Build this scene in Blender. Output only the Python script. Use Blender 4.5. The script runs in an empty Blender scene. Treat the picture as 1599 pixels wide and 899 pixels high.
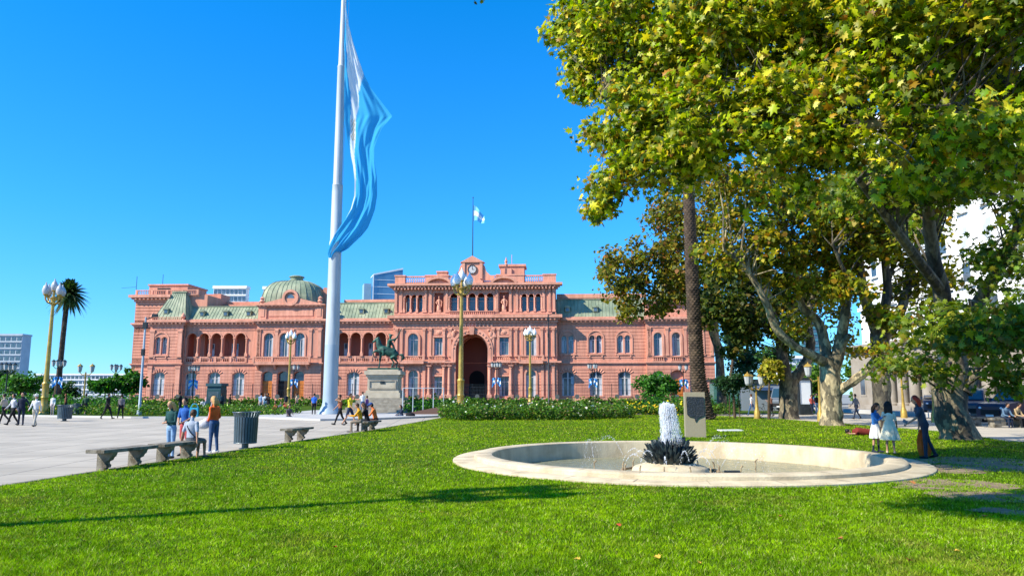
import bpy, bmesh, math, random
import numpy as np
from mathutils import Vector, Matrix, noise as mnoise
from mathutils.geometry import tessellate_polygon
R = math.radians
random.seed(7)
rng = np.random.default_rng(7)
scene = bpy.context.scene
C = scene.collection

# ---------------------------------------------------------------- camera, sky, sun, exposure
F_PX = 1155.0; PITCH = R(8.15); EYE = 1.65
cam_d = bpy.data.cameras.new('camera')
cam_d.sensor_width = 36; cam_d.lens = 36 * F_PX / 1599; cam_d.clip_end = 6000; cam_d.clip_start = 0.1
cam = bpy.data.objects.new('camera', cam_d); C.objects.link(cam)
cam.location = (0, 0, EYE); cam.rotation_euler = (R(90) + PITCH, 0, 0)
scene.camera = cam

SUN_EL = R(38); SUN_AZ = R(206)        # direction towards the sun: left and a little behind the camera
sx, sy, sz = math.cos(SUN_AZ)*math.cos(SUN_EL), math.sin(SUN_AZ)*math.cos(SUN_EL), math.sin(SUN_EL)
world = bpy.data.worlds.new('World'); scene.world = world; world.use_nodes = True
wn = world.node_tree; wn.nodes.clear()
wo = wn.nodes.new('ShaderNodeOutputWorld'); wb = wn.nodes.new('ShaderNodeBackground')
sky = wn.nodes.new('ShaderNodeTexSky'); sky.sky_type = 'NISHITA'; sky.sun_disc = False
sky.sun_elevation = SUN_EL; sky.sun_rotation = math.atan2(sx, sy) % (2*math.pi)
sky.air_density = 1.0; sky.dust_density = 0.0; sky.ozone_density = 2.0
hs = wn.nodes.new('ShaderNodeMix'); hs.data_type = 'RGBA'; hs.blend_type = 'MULTIPLY'; hs.inputs[0].default_value = 1.0
tcw = wn.nodes.new('ShaderNodeTexCoord'); sep = wn.nodes.new('ShaderNodeSeparateXYZ'); wr = wn.nodes.new('ShaderNodeValToRGB')
wn.links.new(tcw.outputs['Generated'], sep.inputs[0]); wn.links.new(sep.outputs['Z'], wr.inputs[0])
wr.color_ramp.elements[0].position = 0.0; wr.color_ramp.elements[0].color = (0.30, 0.60, 1.02, 1)      # a very clean, deep blue autumn sky
wr.color_ramp.elements[1].position = 0.55; wr.color_ramp.elements[1].color = (0.0, 0.76, 1.36, 1)
e_ = wr.color_ramp.elements.new(0.22); e_.color = (0.14, 0.70, 1.25, 1)
wn.links.new(wr.outputs[0], hs.inputs[7])
wn.links.new(sky.outputs[0], hs.inputs[6]); wn.links.new(hs.outputs[2], wb.inputs[0])
wb.inputs[1].default_value = 0.128
wn.links.new(wb.outputs[0], wo.inputs[0])
sd = bpy.data.lights.new('sun', 'SUN'); sd.energy = 5.0; sd.angle = R(0.53); sd.color = (1.0, 0.92, 0.76)
sun = bpy.data.objects.new('sun', sd); C.objects.link(sun)
sun.rotation_euler = Vector((sx, sy, sz)).to_track_quat('Z', 'Y').to_euler()
vs = scene.view_settings
vs.view_transform = 'Standard'; vs.look = 'None'; vs.gamma = 1; vs.use_curve_mapping = False; vs.exposure = 0.78
scene.cycles.max_bounces = 6; scene.cycles.diffuse_bounces = 2; scene.cycles.transmission_bounces = 4; scene.cycles.transparent_max_bounces = 12
scene.cycles.caustics_reflective = False; scene.cycles.caustics_refractive = False
scene.cycles.sample_clamp_indirect = 6

# ---------------------------------------------------------------- measuring helpers (a photo pixel -> a place)
def ray(px, py):
    v = 449.5 - py
    return (px - 799.5, F_PX*math.cos(PITCH) - v*math.sin(PITCH), F_PX*math.sin(PITCH) + v*math.cos(PITCH))
def G(px, py, z=0.0):
    d = ray(px, py); t = (z - EYE) / d[2]
    return (d[0]*t, d[1]*t)
def P(px, py, Y):
    d = ray(px, py); t = Y / d[1]
    return Vector((d[0]*t, Y, EYE + d[2]*t))
FTH = R(3.5); FD = 133.0
def fac(px, py, off=0.0):
    N = (math.sin(FTH), math.cos(FTH)); d = ray(px, py)
    t = (FD*N[1] + off) / (d[0]*N[0] + d[1]*N[1])
    return (d[0]*t*math.cos(FTH) - (d[1]*t - FD)*math.sin(FTH), EYE + d[2]*t)
def U(px, py=540, off=0.0): return fac(px, py, off)[0]

# ---------------------------------------------------------------- materials
MATS = {}
def nmat(name):
    m = bpy.data.materials.new(name); m.use_nodes = True
    nt = m.node_tree; b = nt.nodes['Principled BSDF']
    MATS[name] = m
    return m, nt, b
def mat(name, c1, c2=None, scale=3.0, rough=0.7, bump=0.0, bscale=20.0, metal=0.0, spec=0.3, detail=4, stretch=None, c3=None, lo=0.35, hi=0.65, coat=0, streak=0):
    m, nt, b = nmat(name); N = nt.nodes; L = nt.links
    b.inputs['Roughness'].default_value = rough; b.inputs['Metallic'].default_value = metal
    b.inputs['Specular IOR Level'].default_value = spec; b.inputs['Coat Weight'].default_value = coat
    if c2 is None: c2 = tuple(v*0.82 for v in c1)
    tc = N.new('ShaderNodeTexCoord'); src = tc.outputs['Object']
    if stretch:
        mp = N.new('ShaderNodeMapping'); mp.inputs['Scale'].default_value = stretch
        L.new(src, mp.inputs[0]); src = mp.outputs[0]
    nz = N.new('ShaderNodeTexNoise'); nz.inputs['Scale'].default_value = scale; nz.inputs['Detail'].default_value = detail
    L.new(src, nz.inputs['Vector'])
    cr = N.new('ShaderNodeValToRGB'); e = cr.color_ramp.elements
    e[0].position = lo; e[0].color = (*c1, 1); e[1].position = hi; e[1].color = (*c2, 1)
    if c3: x = cr.color_ramp.elements.new(0.5*(lo+hi)); x.color = (*c3, 1)
    L.new(nz.outputs['Fac'], cr.inputs[0]); L.new(cr.outputs[0], b.inputs['Base Color'])
    if streak:       # rain streaks and grime with a shape of their own
        ms = N.new('ShaderNodeMapping'); ms.inputs['Scale'].default_value = (2.2, 2.2, .22); L.new(tc.outputs['Object'], ms.inputs[0])
        n3 = N.new('ShaderNodeTexNoise'); n3.inputs['Scale'].default_value = 1.0; n3.inputs['Detail'].default_value = 7; n3.inputs['Roughness'].default_value = .65; L.new(ms.outputs[0], n3.inputs['Vector'])
        r3 = N.new('ShaderNodeValToRGB'); r3.color_ramp.elements[0].position = .32; r3.color_ramp.elements[1].position = .62; k3 = 1-streak
        r3.color_ramp.elements[0].color = (k3, k3*.98, k3*.97, 1); r3.color_ramp.elements[1].color = (1.04, 1.04, 1.04, 1); L.new(n3.outputs['Fac'], r3.inputs[0])
        m3 = N.new('ShaderNodeMix'); m3.data_type = 'RGBA'; m3.blend_type = 'MULTIPLY'; m3.inputs[0].default_value = 1
        L.new(cr.outputs[0], m3.inputs[6]); L.new(r3.outputs[0], m3.inputs[7]); L.new(m3.outputs[2], b.inputs['Base Color'])
    if bump:
        n2 = N.new('ShaderNodeTexNoise'); n2.inputs['Scale'].default_value = bscale; n2.inputs['Detail'].default_value = 5
        L.new(src, n2.inputs['Vector'])
        bp = N.new('ShaderNodeBump'); bp.inputs['Strength'].default_value = bump; bp.inputs['Distance'].default_value = 0.05
        L.new(n2.outputs['Fac'], bp.inputs['Height']); L.new(bp.outputs[0], b.inputs['Normal'])
    return m
def leafmat(name, trans=0.35, rough=0.45, spec=0.2):
    m, nt, b = nmat(name); N = nt.nodes; L = nt.links
    at = N.new('ShaderNodeAttribute'); at.attribute_name = 'Col'
    b.inputs['Roughness'].default_value = rough; b.inputs['Specular IOR Level'].default_value = spec
    tr = N.new('ShaderNodeBsdfTranslucent'); mx = N.new('ShaderNodeMixShader'); mx.inputs[0].default_value = trans
    br = N.new('ShaderNodeMix'); br.data_type = 'RGBA'; br.blend_type = 'MULTIPLY'; br.inputs[0].default_value = 1
    br.inputs[7].default_value = (1.5, 1.6, 0.5, 1)
    L.new(at.outputs['Color'], b.inputs['Base Color']); L.new(at.outputs['Color'], br.inputs[6]); L.new(br.outputs[2], tr.inputs[0])
    L.new(b.outputs[0], mx.inputs[1]); L.new(tr.outputs[0], mx.inputs[2])
    L.new(mx.outputs[0], N['Material Output'].inputs['Surface'])
    return m
def flat(name, c, rough=0.7, spec=0.3, metal=0.0):
    m, nt, b = nmat(name); b.inputs['Base Color'].default_value = (*c, 1); b.inputs['Roughness'].default_value = rough
    b.inputs['Specular IOR Level'].default_value = spec; b.inputs['Metallic'].default_value = metal
    return m
M_leaf = leafmat('foliage', 0.35, 0.5); M_leafnear = leafmat('plane_leaf', 0.4, 0.45, 0.3); M_grass = leafmat('grass_blade', 0.35, 0.6, 0.06)
M_flag = leafmat('flag_cloth', 0.5, 0.8)
M_flag.node_tree.nodes['Principled BSDF'].inputs['Specular IOR Level'].default_value = 0.05
M_flag.node_tree.nodes['Mix'].inputs[7].default_value = (1.05, 1.05, 1.05, 1)
M_pink = mat('pink_render', (0.71, 0.325, 0.22), (0.61, 0.27, 0.185), 0.25, 0.85, 0.25, 3, c3=(0.67, 0.30, 0.20), streak=.28)
M_pinkl = mat('pink_moulding', (0.75, 0.355, 0.245), (0.65, 0.30, 0.20), 0.6, 0.85, 0.2, 4, streak=.25)
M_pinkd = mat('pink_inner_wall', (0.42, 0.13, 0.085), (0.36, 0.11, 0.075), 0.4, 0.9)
M_copper = mat('green_copper', (0.20, 0.25, 0.165), (0.35, 0.375, 0.25), 0.5, 0.6, 0.3, 2, c3=(0.27, 0.315, 0.205), streak=.25)
M_glass = mat('window_glass', (0.03, 0.05, 0.07), (0.10, 0.15, 0.19), 0.6, 0.08, spec=0.8)
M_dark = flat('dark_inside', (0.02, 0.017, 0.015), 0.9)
M_shutter = mat('pale_shutter', (0.42, 0.46, 0.50), (0.55, 0.58, 0.60), 1.5, 0.5)
M_frame = flat('pale_frame', (0.55, 0.52, 0.5), 0.5)
M_wood = mat('orange_wood', (0.55, 0.20, 0.03), (0.38, 0.12, 0.02), 2, 0.45, stretch=(8, 8, 0.6))
M_pave = mat('pale_paving', (0.50, 0.49, 0.46), (0.42, 0.41, 0.39), 0.35, 0.75, 0.12, 60)
M_stone = mat('grey_stone', (0.36, 0.33, 0.27), (0.24, 0.215, 0.17), 3, 0.8, 0.4, 25)
M_conc = mat('bench_concrete', (0.25, 0.225, 0.18), (0.10, 0.085, 0.06), 5, 0.85, 0.5, 40, c3=(0.20, 0.18, 0.14))
M_fount = mat('cream_fountain_stone', (0.62, 0.53, 0.36), (0.47, 0.385, 0.25), 1.8, 0.75, 0.3, 30, c3=(0.58, 0.49, 0.33), streak=.22)
M_bronze = mat('dark_bronze', (0.012, 0.016, 0.020), (0.04, 0.06, 0.06), 6, 0.4, 0.3, 30, metal=0.4, spec=0.5)
M_bronzeg = mat('green_bronze', (0.035, 0.12, 0.09), (0.012, 0.04, 0.035), 4, 0.55, 0.4, 12, metal=0.2)
M_gold = mat('ochre_gold_paint', (0.52, 0.35, 0.07), (0.36, 0.23, 0.05), 3, 0.35, 0.1, 20, metal=0.35, spec=0.5)
M_globe = flat('white_lamp_glass', (0.86, 0.87, 0.86), 0.25, 0.5)
M_globeb = flat('smoked_lamp_glass', (0.42, 0.44, 0.46), 0.2, 0.5)
M_iron = mat('dark_iron', (0.02, 0.028, 0.032), (0.035, 0.045, 0.05), 4, 0.45, 0.1, 30, metal=0.3)
M_steel = mat('pole_white_paint', (0.47, 0.53, 0.56), (0.39, 0.45, 0.49), 1.2, 0.4, 0.05, 30, spec=0.5, stretch=(1, 1, 0.15), streak=.25)
M_steelg = mat('pole_grey_paint', (0.34, 0.42, 0.48), (0.28, 0.36, 0.42), 1.2, 0.35, 0.05, 30, spec=0.5, stretch=(1, 1, 0.2))
M_bin = mat('bin_blue_grey', (0.045, 0.075, 0.095), (0.07, 0.105, 0.13), 5, 0.4, 0.1, 30, metal=0.2, spec=0.5)
M_soil = mat('bare_soil', (0.20, 0.145, 0.085), (0.30, 0.225, 0.14), 3, 0.95, 0.7, 30)
M_white = mat('white_render', (0.80, 0.80, 0.78), (0.72, 0.72, 0.71), 0.6, 0.8)
M_bank = mat('grey_brown_ashlar', (0.34, 0.30, 0.25), (0.26, 0.225, 0.18), 0.8, 0.85, 0.3, 10)
M_brown = flat('brown_low_wall', (0.14, 0.08, 0.06), 0.8)

# ---------------------------------------------------------------- mesh builder
class MB:
    def __init__(s): s.v = []; s.f = []; s.m = []; s.cur = 0
    def add(s, vs, fs):
        o = len(s.v); s.v += [tuple(q) for q in vs]; s.f += [tuple(i+o for i in f) for f in fs]; s.m += [s.cur]*len(fs); return s
    def box(s, x0, x1, y0, y1, z0, z1):
        return s.add([(x0,y0,z0),(x1,y0,z0),(x1,y1,z0),(x0,y1,z0),(x0,y0,z1),(x1,y0,z1),(x1,y1,z1),(x0,y1,z1)],
                     [(0,3,2,1),(4,5,6,7),(0,1,5,4),(1,2,6,5),(2,3,7,6),(3,0,4,7)])
    def hexa(s, b, t):      # bottom and top quads
        return s.add(list(b)+list(t), [(0,3,2,1),(4,5,6,7),(0,1,5,4),(1,2,6,5),(2,3,7,6),(3,0,4,7)])
    def tube(s, pts, rad, n=8, cap=True, ell=None):
        pts = [Vector(p) for p in pts]; k = len(pts)
        if not hasattr(rad, '__len__'): rad = [rad]*k
        vs = []; up = None
        for i, p in enumerate(pts):
            t = (pts[min(i+1, k-1)] - pts[max(i-1, 0)])
            if t.length < 1e-9: t = Vector((0,0,1))
            t.normalize()
            if up is None:
                a = Vector((1,0,0)) if abs(t.x) < 0.9 else Vector((0,1,0)); up = (a - t*a.dot(t)).normalized()
            else:
                up = up - t*up.dot(t)
                up = up.normalized() if up.length > 1e-6 else Vector((0,1,0))
            w = t.cross(up)
            for j in range(n):
                a = 2*math.pi*j/n
                vs.append(p + up*(math.cos(a)*rad[i]*(ell[0] if ell else 1)) + w*(math.sin(a)*rad[i]*(ell[1] if ell else 1)))
        fs = [(i*n+j, i*n+(j+1) % n, (i+1)*n+(j+1) % n, (i+1)*n+j) for i in range(k-1) for j in range(n)]
        if cap: fs += [tuple(range(n-1, -1, -1)), tuple((k-1)*n+j for j in range(n))]
        return s.add(vs, fs)
    def lathe(s, prof, c=(0,0,0), n=16, sx=1, sy=1, arc=None):
        k = len(prof); vs = []
        for r, z in prof:
            for j in range(n):
                a = 2*math.pi*j/n
                vs.append((c[0]+math.cos(a)*r*sx, c[1]+math.sin(a)*r*sy, c[2]+z))
        fs = [(i*n+j, i*n+(j+1) % n, (i+1)*n+(j+1) % n, (i+1)*n+j) for i in range(k-1) for j in range(n)]
        if prof[0][0] > 1e-6: fs.append(tuple(range(n-1, -1, -1)))
        if prof[-1][0] > 1e-6: fs.append(tuple((k-1)*n+j for j in range(n)))
        return s.add(vs, fs)
    def ball(s, c, r, n=10, m=6, M=None):
        rx, ry, rz = r if hasattr(r, '__len__') else (r, r, r)
        vs = [Vector((0,0,-rz))]
        for i in range(1, m):
            ph = -math.pi/2 + math.pi*i/m
            for j in range(n):
                a = 2*math.pi*j/n
                vs.append(Vector((math.cos(a)*math.cos(ph)*rx, math.sin(a)*math.cos(ph)*ry, math.sin(ph)*rz)))
        vs.append(Vector((0,0,rz)))
        if M is not None: vs = [M @ v for v in vs]
        vs = [v + Vector(c) for v in vs]
        fs = [(0, 1+(j+1) % n, 1+j) for j in range(n)]
        fs += [(1+i*n+j, 1+i*n+(j+1) % n, 1+(i+1)*n+(j+1) % n, 1+(i+1)*n+j) for i in range(m-2) for j in range(n)]
        l = len(vs)-1
        fs += [(1+(m-2)*n+j, 1+(m-2)*n+(j+1) % n, l) for j in range(n)]
        return s.add(vs, fs)
    def prism(s, poly, y0, y1, axis='y'):     # poly in (x,z) extruded along y ; axis 'x': (y,z) along x ; 'z': (x,y) along z
        n = len(poly)
        def mk(a, b, d): return (a, d, b) if axis == 'y' else ((d, a, b) if axis == 'x' else (a, b, d))
        vs = [mk(a, b, y0) for a, b in poly] + [mk(a, b, y1) for a, b in poly]
        tri = tessellate_polygon([[Vector((a, b, 0)) for a, b in poly]])
        fs = [tuple(t) for t in tri] + [tuple(i+n for i in t) for t in tri]
        fs += [(i, (i+1) % n, (i+1) % n+n, i+n) for i in range(n)]
        return s.add(vs, fs)
    def ring(s, inner, outer, y0, y1):        # two open polylines of equal length in (x,z): solid band
        n = len(inner)
        vs = [(a, y0, b) for a, b in inner] + [(a, y0, b) for a, b in outer] + [(a, y1, b) for a, b in inner] + [(a, y1, b) for a, b in outer]
        fs = []
        for i in range(n-1):
            fs += [(i, i+1, n+i+1, n+i), (i, 2*n+i, 2*n+i+1, i+1), (n+i, n+i+1, 3*n+i+1, 3*n+i), (2*n+i, 3*n+i, 3*n+i+1, 2*n+i+1)]
        fs += [(0, n, 3*n, 2*n), (n-1, 3*n-1, 4*n-1, 2*n-1)]
        return s.add(vs, fs)
    def build(s, name, mats, parent=None, smooth=False, loc=None, recalc=True):
        me = bpy.data.meshes.new(name); me.from_pydata(s.v, [], s.f)
        if not isinstance(mats, (list, tuple)): mats = [mats]
        for m in mats: me.materials.append(m)
        if len(mats) > 1: me.polygons.foreach_set('material_index', s.m)
        if recalc:
            bm = bmesh.new(); bm.from_mesh(me); bmesh.ops.recalc_face_normals(bm, faces=bm.faces); bm.to_mesh(me); bm.free()
        if smooth:
            me.polygons.foreach_set('use_smooth', [True]*len(me.polygons))
            try: me.set_sharp_from_angle(angle=R(40))
            except Exception: pass
        o = bpy.data.objects.new(name, me); C.objects.link(o)
        if parent is not None: o.parent = parent
        if loc is not None: o.location = loc
        return o
def tag(o, label=None, cat=None, group=None, kind=None):
    if label: o['label'] = label
    if cat: o['category'] = cat
    if group: o['group'] = group
    if kind: o['kind'] = kind
    return o
def empty(name, loc=(0,0,0), rz=0.0, label=None, cat=None, group=None):
    o = bpy.data.objects.new(name, None); C.objects.link(o); o.location = loc; o.rotation_euler = (0, 0, rz)
    o.empty_display_size = 0.3
    return tag(o, label, cat, group)
KIDS = {}
def copy_tree(o, parent=None):
    c = o.copy(); C.objects.link(c)
    if parent is not None: c.parent = parent
    for ch in [x for x in C.objects if x.parent == o]: copy_tree(ch, c)
    return c
def dup(o, loc, rz=0.0, label=None, s=1.0):
    c = copy_tree(o); c.location = loc; c.rotation_euler = (0, 0, rz); c.scale = (s, s, s)
    if label: c['label'] = label
    return c
# leaf cards: many small faces in ONE mesh, built with numpy
def tmpl_maple():
    a = [(0,-.05),(.22,-.12),(.18,.08),(.5,.12),(.3,.28),(.42,.62),(.14,.5),(0,.95),(-.14,.5),(-.42,.62),(-.3,.28),(-.5,.12),(-.18,.08),(-.22,-.12)]
    v = [(0,.25,.03)] + [(x, y, -0.30*abs(x)-0.16*y*y + .04*(i % 2)) for i, (x, y) in enumerate(a)]
    n = len(a); f = [(0, 1+i, 1+(i+1) % n) for i in range(n)]
    return np.array(v, float), np.array(f, int)
def tmpl_simple():
    v = [(0,-.1,0),(.42,.2,-.06),(.22,.62,.02),(0,.9,-.04),(-.22,.62,.02),(-.42,.2,-.06)]
    return np.array(v, float), np.array([(0,1,5),(1,2,4),(1,4,5),(2,3,4)], int)
def tmpl_blade():
    return np.array([(-.5,0,0),(.5,0,0),(0,0,1)], float), np.array([(0,1,2)], int)
def cards(name, tmpl, pos, size, nrm_bias, cols, material, parent=None, spread=1.0, blade=None):
    """pos (n,3), size (n,), nrm_bias (n,3) preferred normal, cols (n,3)"""
    tv, tf = tmpl; n = len(pos); k = len(tv)
    pos = np.asarray(pos, float)
    if blade is not None:
        ang, lean, w, h = blade
        x = np.stack([np.cos(ang), np.sin(ang), np.zeros(n)], 1)
        la = rng.uniform(0, 2*np.pi, n)
        up = np.stack([np.cos(la)*lean, np.sin(la)*lean, np.ones(n)], 1)
        V = pos[:, None, :] + tv[None, :, 0:1]*x[:, None, :]*w[:, None, None] + tv[None, :, 2:3]*up[:, None, :]*h[:, None, None]
    else:
        nb = nrm_bias + rng.normal(0, spread, (n, 3)); nb /= np.linalg.norm(nb, axis=1)[:, None] + 1e-9
        r = rng.normal(0, 1, (n, 3)); r[:, 2] -= 0.5
        t = r - nb*(r*nb).sum(1)[:, None]; t /= np.linalg.norm(t, axis=1)[:, None] + 1e-9
        b = np.cross(nb, t)
        V = pos[:, None, :] + (tv[None, :, 0:1]*b[:, None, :] + tv[None, :, 1:2]*t[:, None, :] + tv[None, :, 2:3]*nb[:, None, :])*np.asarray(size)[:, None, None]
    V = V.reshape(-1, 3)
    Fc = (tf[None] + (np.arange(n)*k)[:, None, None]).reshape(-1, 3)
    me = bpy.data.meshes.new(name); me.vertices.add(len(V)); me.vertices.foreach_set('co', V.astype(np.float32).ravel())
    me.loops.add(Fc.size); me.loops.foreach_set('vertex_index', Fc.astype(np.int32).ravel())
    me.polygons.add(len(Fc)); me.polygons.foreach_set('loop_start', (np.arange(len(Fc))*3).astype(np.int32))
    me.update(calc_edges=True)
    ca = me.color_attributes.new('Col', 'FLOAT_COLOR', 'POINT')
    cc = np.ones((len(V), 4), np.float32); cc[:, :3] = np.repeat(cols, k, axis=0)
    ca.data.foreach_set('color', cc.ravel())
    me.materials.append(material)
    o = bpy.data.objects.new(name, me); C.objects.link(o)
    if parent is not None: o.parent = parent
    return o
def palette(n, cols, wts, var=0.15):
    cols = np.array(cols); w = np.array(wts, float); w /= w.sum()
    c = cols[rng.choice(len(cols), n, p=w)]
    return np.clip(c*(1 + rng.normal(0, var, (n, 1))) * (1 + rng.normal(0, var*0.4, (n, 3))), 0.002, 1)
# ---------------------------------------------------------------- ground
FC = (4.18, 19.0); FR = 5.65                      # the fountain
def circle(c, r, n=72): return [(c[0]+r*math.cos(2*math.pi*i/n), c[1]+r*math.sin(2*math.pi*i/n)) for i in range(n)]
def sheet(name, poly, z, material, holes=(), parent=None):
    loops = [[Vector((x, y, 0)) for x, y in poly]] + [[Vector((x, y, 0)) for x, y in h] for h in holes]
    tri = tessellate_polygon(loops); vs = [(v.x, v.y, z) for l in loops for v in l]
    m = MB(); m.add(vs, [tuple(t) for t in tri])
    o = m.build(name, material, parent, recalc=False)
    me = o.data
    if sum(p.normal.z for p in me.polygons) < 0: me.flip_normals()
    return o
hole = circle(FC, FR-0.25)
# paving material: pale slabs with joints
def paving():
    m, nt, b = nmat('plaza_slabs'); N = nt.nodes; L = nt.links
    tc = N.new('ShaderNodeTexCoord'); br = N.new('ShaderNodeTexBrick'); br.offset = 0
    br.inputs['Scale'].default_value = 1.0; br.inputs['Mortar Size'].default_value = 0.02; br.inputs['Brick Width'].default_value = 1.5; br.inputs['Row Height'].default_value = 1.5
    br.inputs['Color1'].default_value = (0.44, 0.39, 0.31, 1); br.inputs['Color2'].default_value = (0.40, 0.355, 0.28, 1); br.inputs['Mortar'].default_value = (0.17, 0.155, 0.13, 1)
    mp = N.new('ShaderNodeMapping'); mp.inputs['Rotation'].default_value = (0, 0, R(-5))
    L.new(tc.outputs['Object'], mp.inputs[0]); L.new(mp.outputs[0], br.inputs['Vector'])
    nz = N.new('ShaderNodeTexNoise'); nz.inputs['Scale'].default_value = 0.5; nz.inputs['Detail'].default_value = 8; L.new(tc.outputs['Object'], nz.inputs['Vector'])
    cr = N.new('ShaderNodeValToRGB'); cr.color_ramp.elements[0].color = (0.86, 0.86, 0.86, 1); cr.color_ramp.elements[1].color = (1.1, 1.1, 1.1, 1)
    cr.color_ramp.elements[0].position = .35; cr.color_ramp.elements[1].position = .65
    L.new(nz.outputs['Fac'], cr.inputs[0])
    mx = N.new('ShaderNodeMix'); mx.data_type = 'RGBA'; mx.blend_type = 'MULTIPLY'; mx.inputs[0].default_value = 1
    L.new(br.outputs['Color'], mx.inputs[6]); L.new(cr.outputs[0], mx.inputs[7]); L.new(mx.outputs[2], b.inputs['Base Color'])
    b.inputs['Roughness'].default_value = 0.75; b.inputs['Specular IOR Level'].default_value = 0.2
    return m
g = sheet('ground', circle((0, 200), 3500, 48), 0.0, mat('distant_ground', (0.30, 0.30, 0.28), (0.24, 0.24, 0.22), 0.02, 0.9), [hole]); tag(g, kind='structure')
pv = sheet('plaza_pavement', [(-95,-8),(60,-8),(60,118),(-95,118)], 0.008, paving(), [hole]); tag(pv, kind='structure')
# lawn
EDGE = [(-11.5,-6),(-10.1,6),(-9.15,13.3),(-8.55,18),(-8.0,22.2),(-7.3,27.2),(-6.4,34),(-5.6,43),(-4.9,52),(-4.6,58)]
lawn_poly = EDGE + [(4,60.5),(13,60),(17.4,54),(18.0,47),(18.6,41.5),(19.0,33),(17.4,26.5),(19.5,21),(24,15),(27,5),(27,-6)]
def lawnmat():
    m, nt, b = nmat('lawn'); N = nt.nodes; L = nt.links
    tc = N.new('ShaderNodeTexCoord')
    def nz(sc, det=6, st=None):
        n = N.new('ShaderNodeTexNoise'); n.inputs['Scale'].default_value = sc; n.inputs['Detail'].default_value = det
        if st:
            mp = N.new('ShaderNodeMapping'); mp.inputs['Scale'].default_value = st; L.new(tc.outputs['Object'], mp.inputs[0]); L.new(mp.outputs[0], n.inputs['Vector'])
        else: L.new(tc.outputs['Object'], n.inputs['Vector'])
        return n
    a = nz(0.5); c = nz(14)
    r1 = N.new('ShaderNodeValToRGB'); r1.color_ramp.elements[0].position = .35; r1.color_ramp.elements[1].position = .68
    r1.color_ramp.elements[0].color = (0.04, 0.085, 0.003, 1); r1.color_ramp.elements[1].color = (0.07, 0.12, 0.003, 1)
    r2 = N.new('ShaderNodeValToRGB'); r2.color_ramp.elements[0].position = .3; r2.color_ramp.elements[1].position = .7
    r2.color_ramp.elements[0].color = (0.55, 0.6, 0.5, 1); r2.color_ramp.elements[1].color = (1.2, 1.15, 1, 1)
    L.new(a.outputs['Fac'], r1.inputs[0]); L.new(c.outputs['Fac'], r2.inputs[0])
    mx = N.new('ShaderNodeMix'); mx.data_type = 'RGBA'; mx.blend_type = 'MULTIPLY'; mx.inputs[0].default_value = 1
    L.new(r1.outputs[0], mx.inputs[6]); L.new(r2.outputs[0], mx.inputs[7]); L.new(mx.outputs[2], b.inputs['Base Color'])
    bp = N.new('ShaderNodeBump'); bp.inputs['Strength'].default_value = 0.6; bp.inputs['Distance'].default_value = 0.04
    L.new(c.outputs['Fac'], bp.inputs['Height']); L.new(bp.outputs[0], b.inputs['Normal'])
    b.inputs['Roughness'].default_value = 0.9; b.inputs['Specular IOR Level'].default_value = 0.1
    return m
M_lawn = lawnmat()
lw = sheet('lawn', lawn_poly, 0.02, M_lawn, [hole]); tag(lw, kind='structure')
# bare patches trodden into the lawn on the right
SOIL = []
def soil_patch(c, rx, ry, seed):
    pts = []
    for i in range(48):
        a = 2*math.pi*i/48; k = 1 + 0.55*mnoise.noise(Vector((math.cos(a)*1.3+seed, math.sin(a)*1.3, seed*2.1)))
        pts.append((c[0]+rx*k*math.cos(a), c[1]+ry*k*math.sin(a)))
    SOIL.append((c, rx, ry)); return pts
spots = [(G(1555,726), 2.0, 1.7), (G(1505,758), 1.1, .9), (G(1590,775), 1.3, .9), (G(1440,762), .5, .35), (G(1480,735), .8, .9), (G(1580,800), .7, .4)]
for i, (c, rx, ry) in enumerate(spots):
    o = sheet('bare_soil', soil_patch(c, rx, ry, i*3.7), 0.024+0.0012*i, M_soil); tag(o, kind='structure')

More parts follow.
